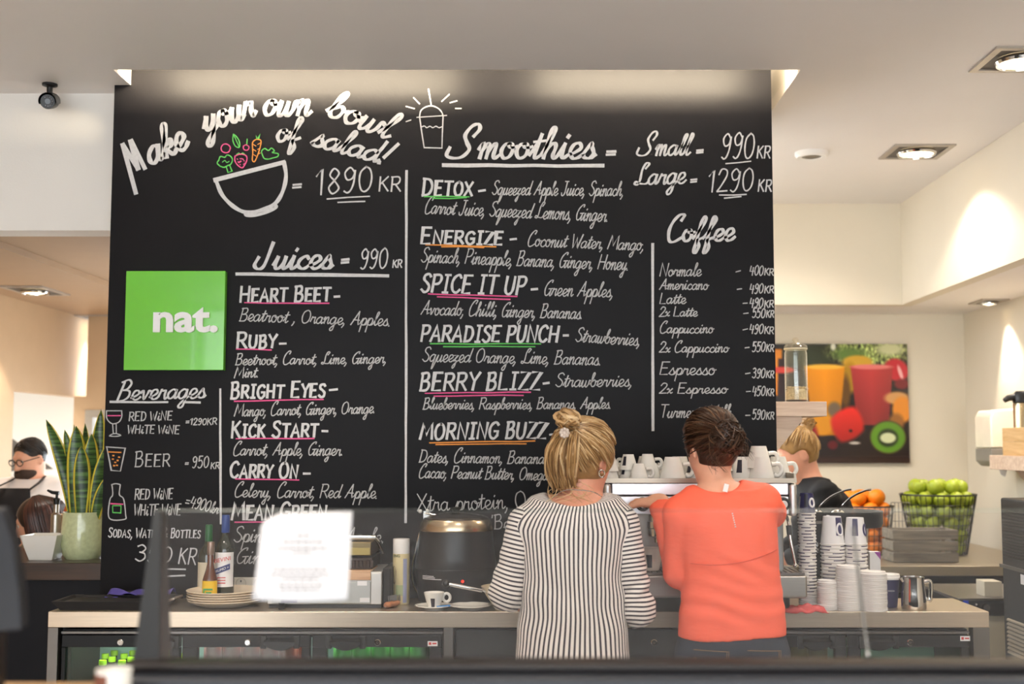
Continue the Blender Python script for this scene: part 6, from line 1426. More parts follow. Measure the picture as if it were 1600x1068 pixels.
# printed picture of juices and fruit
px0, px1, py0, py1 = 1196, 1422, 537, 723; YP = WB_Y - .03
nx, ny = 190, 156
gx = np.linspace(px0, px1, nx)[None, :].repeat(ny, 0); gy = np.linspace(py0, py1, ny)[:, None].repeat(nx, 1)
img = np.zeros((ny, nx, 3)); img[:] = (30, 20, 18)
def blob(mask, col, sh=None):
    c_ = np.array(col, float)[None, None, :] * (1 if sh is None else sh[..., None]); img[:] = img * (1 - mask[..., None]) + np.clip(c_, 0, 255) * mask[..., None]
def ellm(cx, cy, rx, ry, soft=.12, an=0.0):
    X, Y = gx - cx, gy - cy; u = X * math.cos(an) + Y * math.sin(an); v = -X * math.sin(an) + Y * math.cos(an); d = np.sqrt((u / rx) ** 2 + (v / ry) ** 2); return np.clip((1 - d) / soft + .5, 0, 1)
def trap(yt, yb_, xl, xr, xl2, xr2, soft=2.0):
    t_ = (gy - yt) / (yb_ - yt); l = xl + (xl2 - xl) * t_; r_ = xr + (xr2 - xr) * t_; d = np.minimum(np.minimum(gx - l, r_ - gx), np.minimum(gy - yt, yb_ - gy)); return np.clip(d / soft + .5, 0, 1)
nzg = g.normal(0, 1, (ny, nx)); 
for _ in range(3): nzg = (nzg + np.roll(nzg, 1, 0) + np.roll(nzg, 1, 1) + np.roll(nzg, -1, 0)) / 2.2
blob(ellm(1270, 555, 45, 22, .9), (44, 52, 30)); blob(ellm(1365, 548, 62, 24, .6), (132, 146, 84), 1 + .25 * nzg); blob(ellm(1395, 545, 22, 10, .8), (206, 208, 160)); blob(ellm(1330, 553, 24, 10, .8), (96, 124, 56)); blob(ellm(1304, 541, 4, 6, .6), (230, 230, 210))
blob(ellm(1342, 566, 24, 11, .3), (206, 160, 48)); blob(ellm(1330, 590, 12, 24, .4), (170, 128, 26)); blob(ellm(1322, 612, 8, 26, .6), (96, 64, 18))
blob(ellm(1404, 578, 20, 17, .25, .5), (196, 34, 48)); blob(ellm(1410, 582, 3, 12, .5, -.3), (236, 170, 170)); blob(ellm(1412, 600, 12, 8, .5), (120, 20, 30))
blob(trap(545, 618, 1196, 1222, 1200, 1220), (214, 130, 40)); blob(trap(560, 620, 1216, 1228, 1214, 1226), (40, 16, 16)); blob(ellm(1222, 578, 20, 5, .4), (200, 60, 50))
blob(trap(572, 680, 1258, 1322, 1270, 1310), (232, 146, 12), 1.06 - (gy - 572) / 420 - .10 * np.abs(gx - 1290) / 30); blob(ellm(1290, 573, 31, 4, .4), (238, 180, 60))
blob(trap(572, 664, 1331, 1398, 1340, 1390), (186, 56, 56), 1.08 - (gy - 572) / 300 - .14 * np.abs(gx - 1364) / 30); blob(ellm(1364, 573, 33, 4, .4), (226, 120, 116))
blob(ellm(1404, 622, 20, 10, .4), (206, 150, 90)); blob(ellm(1412, 640, 16, 20, .3), (222, 138, 40)); blob(ellm(1402, 660, 12, 14, .5), (150, 96, 40))
blob(ellm(1284, 662, 18, 18, .3), (206, 136, 22)); blob(ellm(1304, 640, 11, 12, .5), (110, 92, 72))
dm = np.clip((1 - ((np.abs((gx - 1324) * .9 + (gy - 663) * .35) / 26) ** 1.45 + (np.abs((gy - 663) * .9 - (gx - 1324) * .3) / 28) ** 1.45)) / .35 + .5, 0, 1); blob(dm, (212, 40, 30), 1.08 - (gy - 640) / 160); blob(ellm(1329, 673, 3, 2.5, .5), (40, 14, 14))
blob(ellm(1264, 684, 13, 24, .5), (128, 16, 28)); blob(ellm(1258, 658, 7, 7, .5), (40, 66, 36)); blob(ellm(1300, 695, 8, 7, .6), (90, 14, 20))
blob(ellm(1388, 683, 29, 26, .12), (70, 66, 26)); blob(ellm(1388, 683, 27, 24, .12), (92, 140, 34)); blob(ellm(1388, 684, 16, 14, .3), (34, 46, 18)); blob(ellm(1388, 684, 12.5, 8, .3), (206, 212, 168))
blob(np.clip((gy - 704) / 14, 0, 1) * .7 * (1 - ellm(1388, 683, 29, 26, .12)), (58, 34, 26)); blob(ellm(1335, 692, 9, 2, .6), (190, 180, 170))
A, B = P(px0, py0, YP), P(px1, py1, YP)
m = MB().sheet([[(A.x + (B.x - A.x) * i / (nx - 1), YP, A.z + (B.z - A.z) * j / (ny - 1)) for i in range(nx)] for j in range(ny)])
lc = (img / 255); lc = np.where(lc <= .04045, lc / 12.92, ((lc + .055) / 1.055) ** 2.4); cols = np.concatenate([lc.reshape(-1, 3), np.ones((nx * ny, 1))], 1)
t = T('fruit_picture', 'large printed picture of juice glasses, strawberry and kiwi on the right back wall', 'picture', ((A.x + B.x) / 2, YP, B.z))
part('canvas_box', MB().box(A.x, B.x, YP + .0015, WB_Y, B.z, A.z), mat('canvas_edge', (40, 30, 28), .6), t, smooth=0)
part('printed_face', m, attr_mat('printed_picture', .25), t, smooth=0, colors=cols)
# back worktop along the right back wall, open shelf below
yb0 = 6.45; zb_ = P(0, 884, yb0).z
bx0 = .55
t = T('back_worktop', 'steel back worktop under the fruit picture carrying crate and baskets', 'counter', (1.7, 7.2, 0))
part('worktop', MB().box(bx0, WR_X - .005, yb0, WB_Y - .005, zb_ - .05, zb_), mat('dull_steel_worktop', (172, 158, 134), .4, .8, stretch=(1, 20, 20)), t, bevel=.003)
part('back_panel', MB().box(bx0, WR_X - .005, yb0 + .42, yb0 + .44, 0, zb_ - .05), M['bar_dark'], t)
zs_ = P(0, 941, yb0).z; part('lower_shelf', MB().box(bx0, WR_X - .005, yb0 + .02, yb0 + .42, zs_ - .03, zs_), M['black_matte'], t)
for x in (bx0 + .02, 1.4, WR_X - .05): part('leg', MB().box(x, x + .04, yb0 + .02, yb0 + .06, 0, zb_ - .05), M['steel_dark'], t)
a, b = P(1453, 941, yb0 + .1), P(1504, 922, yb0 + .1)
t = T('teal_box', 'pale teal plastic box on the dark shelf under the back worktop', 'box', ((a.x + b.x) / 2, yb0 + .2, zs_))
part('tub', MB().box(a.x, b.x, yb0 + .1, yb0 + .3, zs_, b.z - .012), mat('teal_plastic', (116, 164, 154), .4), t, bevel=.006); part('lid', MB().box(a.x - .004, b.x + .004, yb0 + .096, yb0 + .304, b.z - .012, b.z), mat('pale_teal_lid', (168, 200, 190), .4), t, bevel=.003)
part('dark_window', MB().box(a.x + .09, b.x - .01, yb0 + .096, yb0 + .1, zs_ + .012, b.z - .02), M['black_matte'], t)
c = P(1462, 938, yb0 + .06); O('blue_lid', MB().lathe([(0, 0), (.06, 0), (.065, .006), (.06, .014), (0, .016)], 28, (c.x - .01, yb0 + .03 + .02, zs_)), mat('blue_plastic', (54, 60, 190), .4), 'round blue plastic lid beside the teal box', 'lid')
# fruit: each its own
def fruit_tmpl(name, label, col, r, dim, group, sz):
    t = T(name, label, 'fruit', (0, 0, 0), group)
    m = MB(); k = 18; m.lathe([(r * math.sin(math.pi * i / k) * (1 - .03 * math.cos(2 * math.pi * i / k)), -r * sz * math.cos(math.pi * i / k) * (1 - dim * math.exp(-((1 - abs(math.cos(math.pi * i / k))) / .03)))) for i in range(k + 1)], 22)
    part('peel', m, col, t, smooth=180); part('stem_scar', MB().lathe([(.006, r * sz * (1 - dim) - .001), (.004, r * sz * (1 - dim) + .002), (0, r * sz * (1 - dim) + .002)], 8), mat('stem_brown', (110, 96, 40), .8), t)
    return t
def heap(t, c, rb, rt, h, z0, r, n_layers, over=1):
    pts = []
    for L_ in range(n_layers):
        z = z0 + r * 1.05 + L_ * r * 1.62; R_ = rb + (rt - rb) * min(1, (z - z0) / h) - r * 1.25
        if L_ >= n_layers - over: R_ *= .78
        q = R_
        ring = 0
        while q > -r * .2:
            kk = max(1, int(2 * math.pi * max(q, 0) / (r * 2.12)))
            if q < r * .9: kk, q = 1, 0
            for i in range(kk): a = 2 * math.pi * i / kk + L_ * .7 + ring * .4; pts.append((c[0] + q * math.cos(a), c[1] + q * math.sin(a), z + random.uniform(-.004, .004)))
            ring += 1; q -= r * 2.1
            if L_ < n_layers - 2 and ring >= 1: break
    for i, p in enumerate(pts):
        rt_ = (random.uniform(-1.2, 1.2), random.uniform(-1.2, 1.2), random.uniform(0, 6))
        if i == 0: t.location = p; t.rotation_euler = rt_
        else: dup(t, p, rot=rt_, scale=random.uniform(.93, 1.04))
    return len(pts)
def basket(c, rb, rt, z0, h, label, nv=40, nr=7, wire=.0022):
    t = T('wire_basket', label, 'basket', (c[0], c[1], z0)); m = MB()
    for i in range(nv): a = 2 * math.pi * i / nv; m.rod((c[0] + rb * math.cos(a), c[1] + rb * math.sin(a), z0 + .004), (c[0] + rt * math.cos(a), c[1] + rt * math.sin(a), z0 + h), wire, 5)
    for j in range(nr): q = rb + (rt - rb) * j / (nr - 1); m.tube([(c[0] + q * math.cos(a), c[1] + q * math.sin(a), z0 + .004 + (h - .004) * j / (nr - 1)) for a in np.linspace(0, 2 * math.pi, 41)[:-1]], wire, 5, closed=True)
    for i in range(-4, 5): x = i * rb / 4.5; y = math.sqrt(rb * rb - x * x); m.rod((c[0] + x, c[1] - y, z0 + .004), (c[0] + x, c[1] + y, z0 + .004), wire, 5)
    part('wires', m, M['black'], t)
    part('rim', MB().tube([(c[0] + rt * math.cos(a), c[1] + rt * math.sin(a), z0 + h) for a in np.linspace(0, 2 * math.pi, 49)[:-1]], .005, 8, closed=True), M['black'], t)
    return t
yl = 7.15; c = P(1468, 870, yl); rt, rb = 57 * yl / 1917, 41 * yl / 1917; hb = P(0, 772, yl).z - zb_
basket((c.x, yl), rb, rt, zb_, hb, 'tall black wire basket full of limes on the back worktop')
lime = fruit_tmpl('lime', 'bright green lime heaped in the tall wire basket', mat('lime_peel', (150, 164, 42), .42, var=.25, scale=14, bump=.25, bscale=150), .042, .04, 'limes in the wire basket', 1.08)
heap(lime, (c.x, yl), rb, rt, hb - .03, zb_, .042, 6, 1)
yo = 7.15; c2 = P(1352, 870, yo); rt2, rb2 = 44 * yo / 1917, 36 * yo / 1917; hb2 = P(0, 790, yo).z - zb_
basket((c2.x, yo), rb2, rt2, zb_, hb2, 'black wire basket of oranges behind the ladle pot', 30, 6)
orange = fruit_tmpl('orange', 'orange heaped in the wire basket behind the ladle pot', mat('orange_peel', (238, 132, 18), .4, var=.08, scale=14, bump=.3, bscale=160), .045, .05, 'oranges in the wire basket', .97)
heap(orange, (c2.x, yo), rb2, rt2, hb2, zb_, .043, 5, 1)
# wooden crate
yc = 6.62; a, b = P(1396, 878, yc), P(1497, 826, yc)
t = T('wooden_crate', 'weathered grey slatted wooden crate in front of the lime basket', 'crate', ((a.x + b.x) / 2, yc + .1, zb_)); gw = wood('weathered_grey_wood', (92, 84, 74), (146, 136, 120), 0, .8)
hs = (b.z - zb_) / 3
for k in range(3):
    z0, z1 = zb_ + k * hs + .004, zb_ + (k + 1) * hs - .006
    part('slat', MB().box(a.x, b.x, yc, yc + .012, z0, z1), gw, t, bevel=.002); part('slat', MB().box(a.x, b.x, yc + .2, yc + .212, z0, z1), gw, t, bevel=.002)
    for x in (a.x, b.x - .012): part('slat', MB().box(x, x + .012, yc + .0125, yc + .1995, z0, z1), gw, t, bevel=.002)
for x in (a.x + .013, b.x - .035):
    for y in (yc + .0125, yc + .178): part('corner_post', MB().box(x, x + .022, y, y + .021, zb_, b.z - .004), gw, t)
part('bottom', MB().box(a.x + .012, b.x - .012, yc + .012, yc + .2, zb_, zb_ + .008), gw, t)
yk = 7.0; m = MB(); q0, q1 = P(1384, 830, yk), P(1411, 783, yk)
for k in range(6): x = q0.x + (q1.x - q0.x) * k / 5; m.rod((x, yk - .12, zb_), (x, yk - .12, q1.z), .002, 5)
for k in range(7): z = zb_ + (q1.z - zb_) * k / 6; m.rod((q0.x, yk - .12, z), (q1.x, yk - .12, z), .002, 5)
O('wire_rack', m, M['steel_dark'], 'upright grey wire rack between the orange and lime baskets', 'rack')
# paper towel dispenser on the right wall
ya, yb_ = 6.92, 7.18; xl = P(1536, 700, 7.05).x; z1, z0 = P(0, 641, 7.05).z, P(0, 728, 7.05).z; zm = P(0, 700, 7.05).z
t = T('towel_dispenser', 'white and grey paper towel dispenser on the right wall', 'towel dispenser', (WR_X, 7.05, z0))
part('cover', MB().poly([(xl + .02, ya, z1), (WR_X, ya, z1 + .015), (WR_X, ya, zm), (xl, ya, zm), (xl, ya, z1 - .04)], (0, yb_ - ya, 0)), mat('ivory_cover', (236, 226, 206), .3), t, bevel=.012)
part('lower_body', MB().poly([(xl, ya + .003, zm - .001), (WR_X, ya + .003, zm - .001), (WR_X, ya + .003, z0), (xl + .03, ya + .003, z0), (xl, ya + .003, z0 + .03)], (0, yb_ - ya - .006, 0)), mat('grey_dispenser_base', (138, 132, 124), .4), t, bevel=.006)
q = P(1562, 735, 7.05); part('paper_tip', MB().poly([(q.x - .03, 7.0, z0), (q.x + .03, 7.0, z0), (q.x + .012, 7.0, z0 - .06), (q.x - .01, 7.0, z0 - .05)], (0, .002, 0)), M['paper_white'], t, smooth=0)
part('nozzle', MB().box(xl + .06, WR_X - .02, 6.98, 7.1, z0 - .016, z0), M['black_matte'], t)
# shelf on the right wall
xl, zt, zb2 = 2.42, P(0, 711, 6.6).z, P(0, 733, 6.6).z
t = T('wall_shelf', 'pale wooden shelf on the right wall carrying boxes and a thermos', 'shelf', (WR_X, 5.8, zb2))
part('shelf_board', MB().box(xl, WR_X - .001, 5.4, 6.65, zb2, zt), pale, t, bevel=.003)
for y in (5.6, 6.42): part('bracket', MB().poly([(xl + .06, y, zb2), (xl + .10, y, zb2), (WR_X - .001, y, zb2 - .25), (WR_X - .001, y, zb2 - .32)], (0, .03, 0)), pale, t, smooth=0)
bw = wood('honey_wood', (204, 160, 104), (228, 190, 138), 1, .5)
for k, l in enumerate(('lower of two honey coloured wooden boxes on the wall shelf', 'upper of two honey coloured wooden boxes on the wall shelf')):
    z0 = zt + k * .073
    m = MB().box(2.445, 2.64, 6.2, 6.212, z0, z0 + .072).box(2.445, 2.64, 6.508, 6.52, z0, z0 + .072).box(2.445, 2.457, 6.212, 6.508, z0, z0 + .072).box(2.628, 2.64, 6.212, 6.508, z0, z0 + .072).box(2.457, 2.628, 6.212, 6.508, z0, z0 + .01)
    O('wooden_box', m, bw, l, 'box', bevel=.002)
x, y, r = 2.59, 6.585, .055; C0 = (x, y, zt)
t = T('pump_thermos', 'steel pump thermos with black top on the wall shelf at the right photo edge', 'thermos', C0); zq = P(0, 628, 6.58).z - zt
part('flask', MB().lathe([(0, 0), (r, 0), (r, zq - .01), (r * .9, zq)], 32, C0), mat('champagne_steel', (190, 172, 140), .25, 1.0), t)
part('pump_top', MB().lathe([(r * .96, zq - .006), (r * 1.04, zq), (r * 1.0, zq + .04), (r * .7, zq + .06), (0, zq + .062)], 32, C0), M['black'], t)
part('spout', MB().tube([(x - r * .6, y, zt + zq + .03), (x - r * 1.5, y, zt + zq + .022), (x - r * 1.9, y, zt + zq + .008)], [.02, .017, .012], 14), M['black'], t)
# black refrigerated machine at the right edge and the appliance beside it
xl, ya, yb5 = 1.97, 4.45, 5.30; zt = P(0, 777, yb5).z
t = T('black_cooler', 'tall black machine with louvred side at the right photo edge', 'machine', (2.2, 4.9, 0))
part('body', MB().box(xl, 2.60, ya, yb5, .03, zt), mat('black_machine_paint', (27, 26, 26), .5, var=.05), t, bevel=.008)
part('ledge', MB().box(xl - .012, xl, ya, yb5, P(0, 885, yb5).z, P(0, 880, yb5).z), M['steel_dark'], t)
m = MB()
for k in range(16): z = P(0, 796 + k * 4.8, yb5).z; m.box(xl - .006, xl, ya + .05, yb5 - .03, z - .003, z + .003)
part('side_grille', m, M['black'], t)
m = MB()
for k in range(9): z = P(0, 964 + k * 6.2, yb5).z; m.obox((xl - .003, yb5 - .16, z), (0, .11, 0), (.004, 0, .003), (0, 0, .003))
part('louvres', m, mat('louvre_grey', (140, 130, 114), .5), t)
q = PX(1598, 905, xl); part('white_sticker', MB().box(xl - .001, xl, q.y - .05, q.y + .02, q.z - .02, q.z + .02), M['paper_white'], t)
m = MB()
for x in (xl + .03, 2.53):
    for y in (ya + .03, yb5 - .06): m.box(x, x + .03, y, y + .03, 0, .03)
part('feet', m, M['black'], t)
y0 = 5.62; xa, xb = P(1497, 940, y0).x, 2.42; zt = P(0, 934, y0).z; zc_ = P(0, 962, y0).z
t = T('undercounter_dishwasher', 'black fronted dishwasher with steel top between the counter end and black machine', 'dishwasher', ((xa + xb) / 2, 5.9, 0))
part('top_plate', MB().box(xa, xb, y0, 6.2, zt - .012, zt), M['steel'], t, bevel=.002); part('control_panel', MB().box(xa, xb, y0 + .004, 6.2, zc_, zt - .012), M['black'], t, bevel=.004)
part('lower_body', MB().box(xa + .10, xb, y0 + .02, 6.2, .0, zc_), mat('cream_body_enamel', (204, 194, 170), .4), t, bevel=.004)
q = P(1541, 949, y0); part('dial', MB().lathe([(0, 0), (.018, 0), (.016, .012), (0, .012)], 20).move((0, 0, 0), rx=math.pi / 2).move((q.x, y0 + .004, q.z)), M['steel_dark'], t)
q = P(1526, 944, y0); part('indicator_light', MB().ball((q.x, y0 + .003, q.z), .005, 10), M['paper_white'], t)
q = P(1509, 941, y0); part('blue_button', MB().box(q.x - .012, q.x + .012, y0 - .002, y0 + .004, q.z - .010, q.z + .010), mat('blue_button', (40, 70, 200), .4), t)
q = P(1549, 930, y0 + .05); O('white_carton', MB().box(q.x - .03, q.x + .05, y0 + .05, y0 + .16, zt, P(0, 910, y0).z), mat('cream_card', (222, 212, 190), .6), 'small cream carton on top of the dishwasher by the black machine', 'box', bevel=.002)

# ------------------------------------------------------------------ people further back
def back_person(label, hc, R, nb, sh, el, wr, hip, torso, h=.008, hs=1.0, skin=None, coat=None, coat_name='shirt', legm=None, coat_disp=None):
    who = T('person', label, 'person', (hip[0], hip[1], 0))
    pts = [A3(p) for p in [hc, nb, *sh, *el, *wr, hip]]
    lo, hi = np.min(pts, 0) - .28, np.max(pts, 0) + .28; lo[2] = -.02
    f = Field(lo, hi, h); f.loft(torso, .02, -.012)
    for s_ in sh: f.cap(A3(nb) - (0, 0, .02), s_, .048, .05, .03)
    f.cap(A3(nb) - (0, 0, .04), A3(hc) + R @ A3((0, -.02, -.06)), .058, .052, .03); head_into(f, hc, R, hs, .014)
    for s_, e, w, sd in zip(sh, el, wr, (1, -1)):
        f.cap(s_, e, .046, .040, .03); f.cap(e, w, .040, .028, .02); d = A3(w) - A3(e); hand_into(f, w, d, (0, -.2, 1) if abs(d[2]) < .15 else (0, -1, .1), sd, .6)
    f.ell(hip, (.16, .11, .13), None, .03); legs(f, hip, .16, 0, r=.075)
    skin_obj('body', f, skin or M['skin'], who); eyes(hc, R, who, hs)
    f = Field(lo, hi, h); f.loft(torso, .02, .008, disp=coat_disp)
    for s_ in sh: f.cap(A3(nb) - (0, 0, .025), s_, .052, .062, .035)
    for s_, e, w in zip(sh, el, wr):
        f.cap(s_, e, .060, .052, .03, disp=lambda t, x, y, z: -.004 * np.sin(t * 90 + x * 40)); f.cap(e, A3(e) + (A3(w) - A3(e)) * .8, .052, .042, .02)
    f.ell(A3(nb) + (0, 0, .05), (.075, .085, .055), None, .01, cut=True); skin_obj(coat_name, f, coat, who)
    f = Field(lo, hi, .01); f.ell(hip, (.165, .12, .13), None, .03); legs(f, hip, .16, 0, r=.085)
    f.F = np.maximum(f.F, (.07 - f.ax[2])[None, None, :]); f.F = np.maximum(f.F, (f.ax[2] - hip[2] - .1)[None, None, :]); skin_obj('trousers', f, legm or M['jeans'], who); shoes(hip, .16, who, M['shoe'], -1)
    return who
def hair_cap(who, hc, R, m, rad, cuts, extra=(), tone=.3, strands=None, r0=.0045):
    f = Field(A3(hc) - .30, A3(hc) + .24, .007); f.ell(A3(hc) + R @ A3((0, -.008, .012)), rad, R, .02)
    for c, q in cuts: f.ell(A3(hc) + R @ A3(c), q, R, .012, cut=True)
    for a, b, ra, rb_ in extra: f.cap(A3(hc) + R @ A3(a), A3(hc) + R @ A3(b), ra, rb_, .03)
    o = skin_obj('hair', f, m, who, attrs=lambda V: {'tone': np.full(len(V), tone)})
    if strands:
        mm, tn = strand_mesh(strands, r0); s_ = part('hair_strands', mm, m, o, smooth=60); s_.data.attributes.new('tone', 'FLOAT', 'POINT').data.foreach_set('value', tn)
    return o
# blonde woman bending at the right, behind the coffee machine
Yb = 6.05
hc, R = P(1245, 707, Yb), rot(math.pi / 2 + .12, -.45, 0); nb = P(1268, 750, Yb)
zt_ = lambda y: P(0, y, Yb).z; X_b = lambda x: P(x, 780, Yb).x
tor = [(.92, X_b(1306), Yb, .125, .16), (1.05, X_b(1300), Yb, .12, .155), (zt_(800), X_b(1290), Yb, .125, .17), (zt_(775), X_b(1283), Yb, .12, .175), (zt_(758), X_b(1276), Yb, .085, .13), (zt_(750), X_b(1272), Yb, .06, .08)]
who = back_person('blonde woman with topknot in black top bending behind the coffee machine', hc, R, nb, (Vector((X_b(1277), Yb - .17, zt_(770))), Vector((X_b(1274), Yb + .17, zt_(770)))), (Vector((X_b(1262), Yb - .23, zt_(850))), Vector((X_b(1262), Yb + .22, zt_(850)))), (Vector((X_b(1215), Yb - .16, zt_(868))), Vector((X_b(1215), Yb + .12, zt_(868)))), (X_b(1308), Yb, .92), tor, coat=mat('black_tshirt', (22, 21, 23), .85), coat_name='tshirt', skin=M['skin_pink'])
hm = hair_mat('dark_blonde_hair', (110, 80, 46), (176, 136, 84), (222, 186, 128)); kt = A3((0, -.085, .085))
hair_cap(who, hc, R, hm, (.088, .108, .110), [((0, .10, -.05), (.11, .09, .115)), ((0, .02, -.14), (.13, .13, .085)), ((.092, .02, -.03), (.04, .055, .05)), ((-.092, .02, -.03), (.04, .055, .05))], [((0, -.10, .09), (0, -.12, .112), .030, .030)], .35,
         swept_hair(A3(hc) + R @ A3((0, -.006, .01)), R, (.0935, .113, .115), kt, lambda d: not (d[1] > .30 and d[2] < .45) and not d[2] < -.42 and not (abs(d[0]) > .55 and d[2] < .12 and d[1] > -.45), 420, .015, .004, seed=3) + knot(A3(hc) + R @ A3((0, -.12, .108)), R, .038, 40, 9))
# chef with glasses at the left
Yf = 6.6
hc, R = P(47, 714, Yf), rot(math.radians(152), -.26, 0); nb = P(50, 753, Yf); zf = lambda y: P(0, y, Yf).z; Xf = lambda x: P(x, 780, Yf).x
tor = [(.86, Xf(44), Yf, .20, .16), (1.0, Xf(45), Yf, .205, .17), (zf(805), Xf(46), Yf, .20, .16), (zf(775), Xf(47), Yf, .195, .145), (zf(760), Xf(48), Yf, .16, .11), (zf(750), Xf(49), Yf, .09, .07)]
chef = back_person('bearded man with glasses in white jacket and black apron at the left', hc, R, nb, (Vector((Xf(7), Yf - .02, zf(766))), Vector((Xf(84), Yf, zf(764)))), (Vector((Xf(-4), Yf - .14, zf(808))), Vector((Xf(92), Yf - .05, zf(832)))), (Vector((Xf(-12), Yf - .36, zf(822))), Vector((Xf(72), Yf - .26, zf(850)))), (Xf(46), Yf, .90), tor, coat=mat('white_chef_cotton', (222, 212, 208), .8, var=.04), coat_name='chef_jacket', legm=M['black_matte'], hs=.88)
f = Field((Xf(44) - .3, Yf - .3, .45), (Xf(44) + .3, Yf + .2, 1.40), .008); f.loft(tor, .02, .022); X, Y, Z = f.ax[0][:, None, None], f.ax[1][None, :, None], f.ax[2][None, None, :]
f.loft([(.5, Xf(44), Yf, .20, .175), (.9, Xf(44), Yf, .20, .17)], .02, .02)
ax = Xf(36); wd = np.interp(Z, [zf(800), zf(760)], [.125, .085]); f.F = np.maximum(f.F, np.maximum(np.maximum(np.abs(X - ax) - wd, Y - (Yf - .03)), Z - zf(761))).astype(np.float32)
ap = skin_obj('apron', f, mat('black_apron_cotton', (24, 22, 24), .85), chef)
for e in (-1, 1): part('apron_strap', MB().tube(smoothpath([(ax + e * .10, Yf - .165, zf(763)), (nb.x + e * .085, Yf - .11, zf(752)), (nb.x + e * .07, Yf - .01, zf(744))], 5), .011, 8, flat=.4), M['black_matte'], ap)
hm = hair_mat('black_hair', (20, 16, 14), (36, 28, 24), (66, 52, 44))
hair_cap(chef, hc, R, hm, (.070, .088, .0905), [((0, .12, -.02), (.10, .085, .088)), ((0, .06, -.12), (.14, .17, .11)), ((0, -.02, -.13), (.14, .13, .09)), ((.088, .02, -.03), (.028, .05, .05)), ((-.088, .02, -.03), (.028, .05, .05))], (), .3,
         swept_hair(A3(hc) + R @ A3((0, -.006, .008)), R, (.0705, .0885, .092), A3((.2, .55, .9)), lambda d: d[2] > -.15 and not (d[1] > .55 and d[2] < .62) and not (abs(d[0]) > .7 and d[2] < .15 and d[1] > -.1), 330, .02, .003, seed=21), .0042)
f = Field(A3(hc) - .17, A3(hc) + .17, .005); f.ell(A3(hc) + R @ A3((0, .040, -.076)), (.060, .064, .050), R, .02)
f.ell(A3(hc) + R @ A3((0, .112, -.055)), (.032, .040, .014), R, .006, cut=True); f.ell(A3(hc) + R @ A3((0, -.04, -.07)), (.1, .06, .09), R, .01, cut=True); f.ell(A3(hc) + R @ A3((0, .05, -.004)), (.1, .14, .034), R, .01, cut=True)
f.cap(A3(hc) + R @ A3((-.020, .089, -.055)), A3(hc) + R @ A3((.020, .089, -.055)), .006, .006, .008)
skin_obj('beard', f, hair_mat('dark_brown_beard', (40, 28, 22), (66, 48, 38), (96, 72, 58), .8), chef, attrs=lambda V: {'tone': .4 + .3 * np.sin(V[:, 0] * 900 + V[:, 2] * 500)})
m = MB(); w_ = lambda x, y, z: Vector(A3(hc) + R @ (A3((x, y, z)) * .88))
for e in (-1, 1):
    m.tube([w_(e * .034 + .027 * math.cos(a), .112 - .006 * abs(math.cos(a)), -.006 + .019 * math.sin(a)) for a in np.linspace(0, 6.283, 20)[:-1]], .0026, 6, closed=True); m.rod(w_(e * .06, .104, 0), w_(e * .084, .0, .002), .0025, 6)
m.rod(w_(-.008, .114, -.002), w_(.008, .114, -.002), .0025, 6); part('glasses', m, M['black'], chef, label='dark framed glasses')
# dark haired person sitting in front of him
Yd = 5.98
hc, R = P(60, 813, Yd), rot(math.pi / 2 + .25, -.25, 0); zd = lambda y: P(0, y, Yd).z; Xd = lambda x: P(x, 840, Yd).x; nb = P(66, 848, Yd)
tor = [(.48, Xd(72), Yd, .15, .17), (.7, Xd(70), Yd, .14, .17), (zd(880), Xd(69), Yd, .135, .18), (zd(862), Xd(68), Yd, .11, .17), (zd(852), Xd(67), Yd, .07, .09)]
who = back_person('dark haired person in olive top seated in front of the man in the apron', hc, R, nb, (Vector((Xd(64), Yd - .16, zd(868))), Vector((Xd(66), Yd + .16, zd(868)))), (Vector((Xd(52), Yd - .2, zd(930))), Vector((Xd(52), Yd + .2, zd(930)))), (Vector((Xd(14), Yd - .14, zd(935))), Vector((Xd(14), Yd + .12, zd(935)))), (Xd(72), Yd, .50), tor, h=.009, coat=mat('olive_knit', (116, 98, 72), .9), coat_name='jumper')
hm2 = hair_mat('dark_auburn_hair', (24, 14, 12), (48, 26, 22), (92, 54, 42)); g2 = np.random.default_rng(11); fall = []
for q in range(260):
    an = g2.uniform(math.radians(150), math.radians(390)); cx_, sx_ = math.cos(an), math.sin(an); k1, k2 = g2.uniform(1.0, 1.06), g2.uniform(.98, 1.22)
    p = [A3(hc) + R @ A3(v) for v in ((cx_ * .02, -.01 + sx_ * .02, .122), (cx_ * .088 * k1, sx_ * .108 * k1 - .01, .062), (cx_ * .102 * k1, sx_ * .122 * k1 - .01, -.03), (cx_ * .104 * k2, sx_ * .115 * k2 - .015, -.105), (cx_ * .10 * k2 + g2.uniform(-.012, .012), sx_ * .105 * k2 - .015, -.165 + g2.uniform(-.035, .03)))]
    fall.append((smoothpath(p, 4), float(np.clip(g2.normal(.45, .25), 0, 1))))
hair_cap(who, hc, R, hm2, (.087, .106, .107), [((0, .125, -.05), (.085, .075, .108))], [((0, -.05, -.02), (0, -.06, -.13), .085, .07)], .3, fall, .0058)
st = MB().cyl((Xd(72), Yd, 0), .17, .03, 24).cyl((Xd(72), Yd, .03), .025, .30, 14).cyl((Xd(72), Yd, .33), .17, .03, 24); O('bar_stool', st, M['black_matte'], 'low dark stool under the seated dark haired person', 'stool')

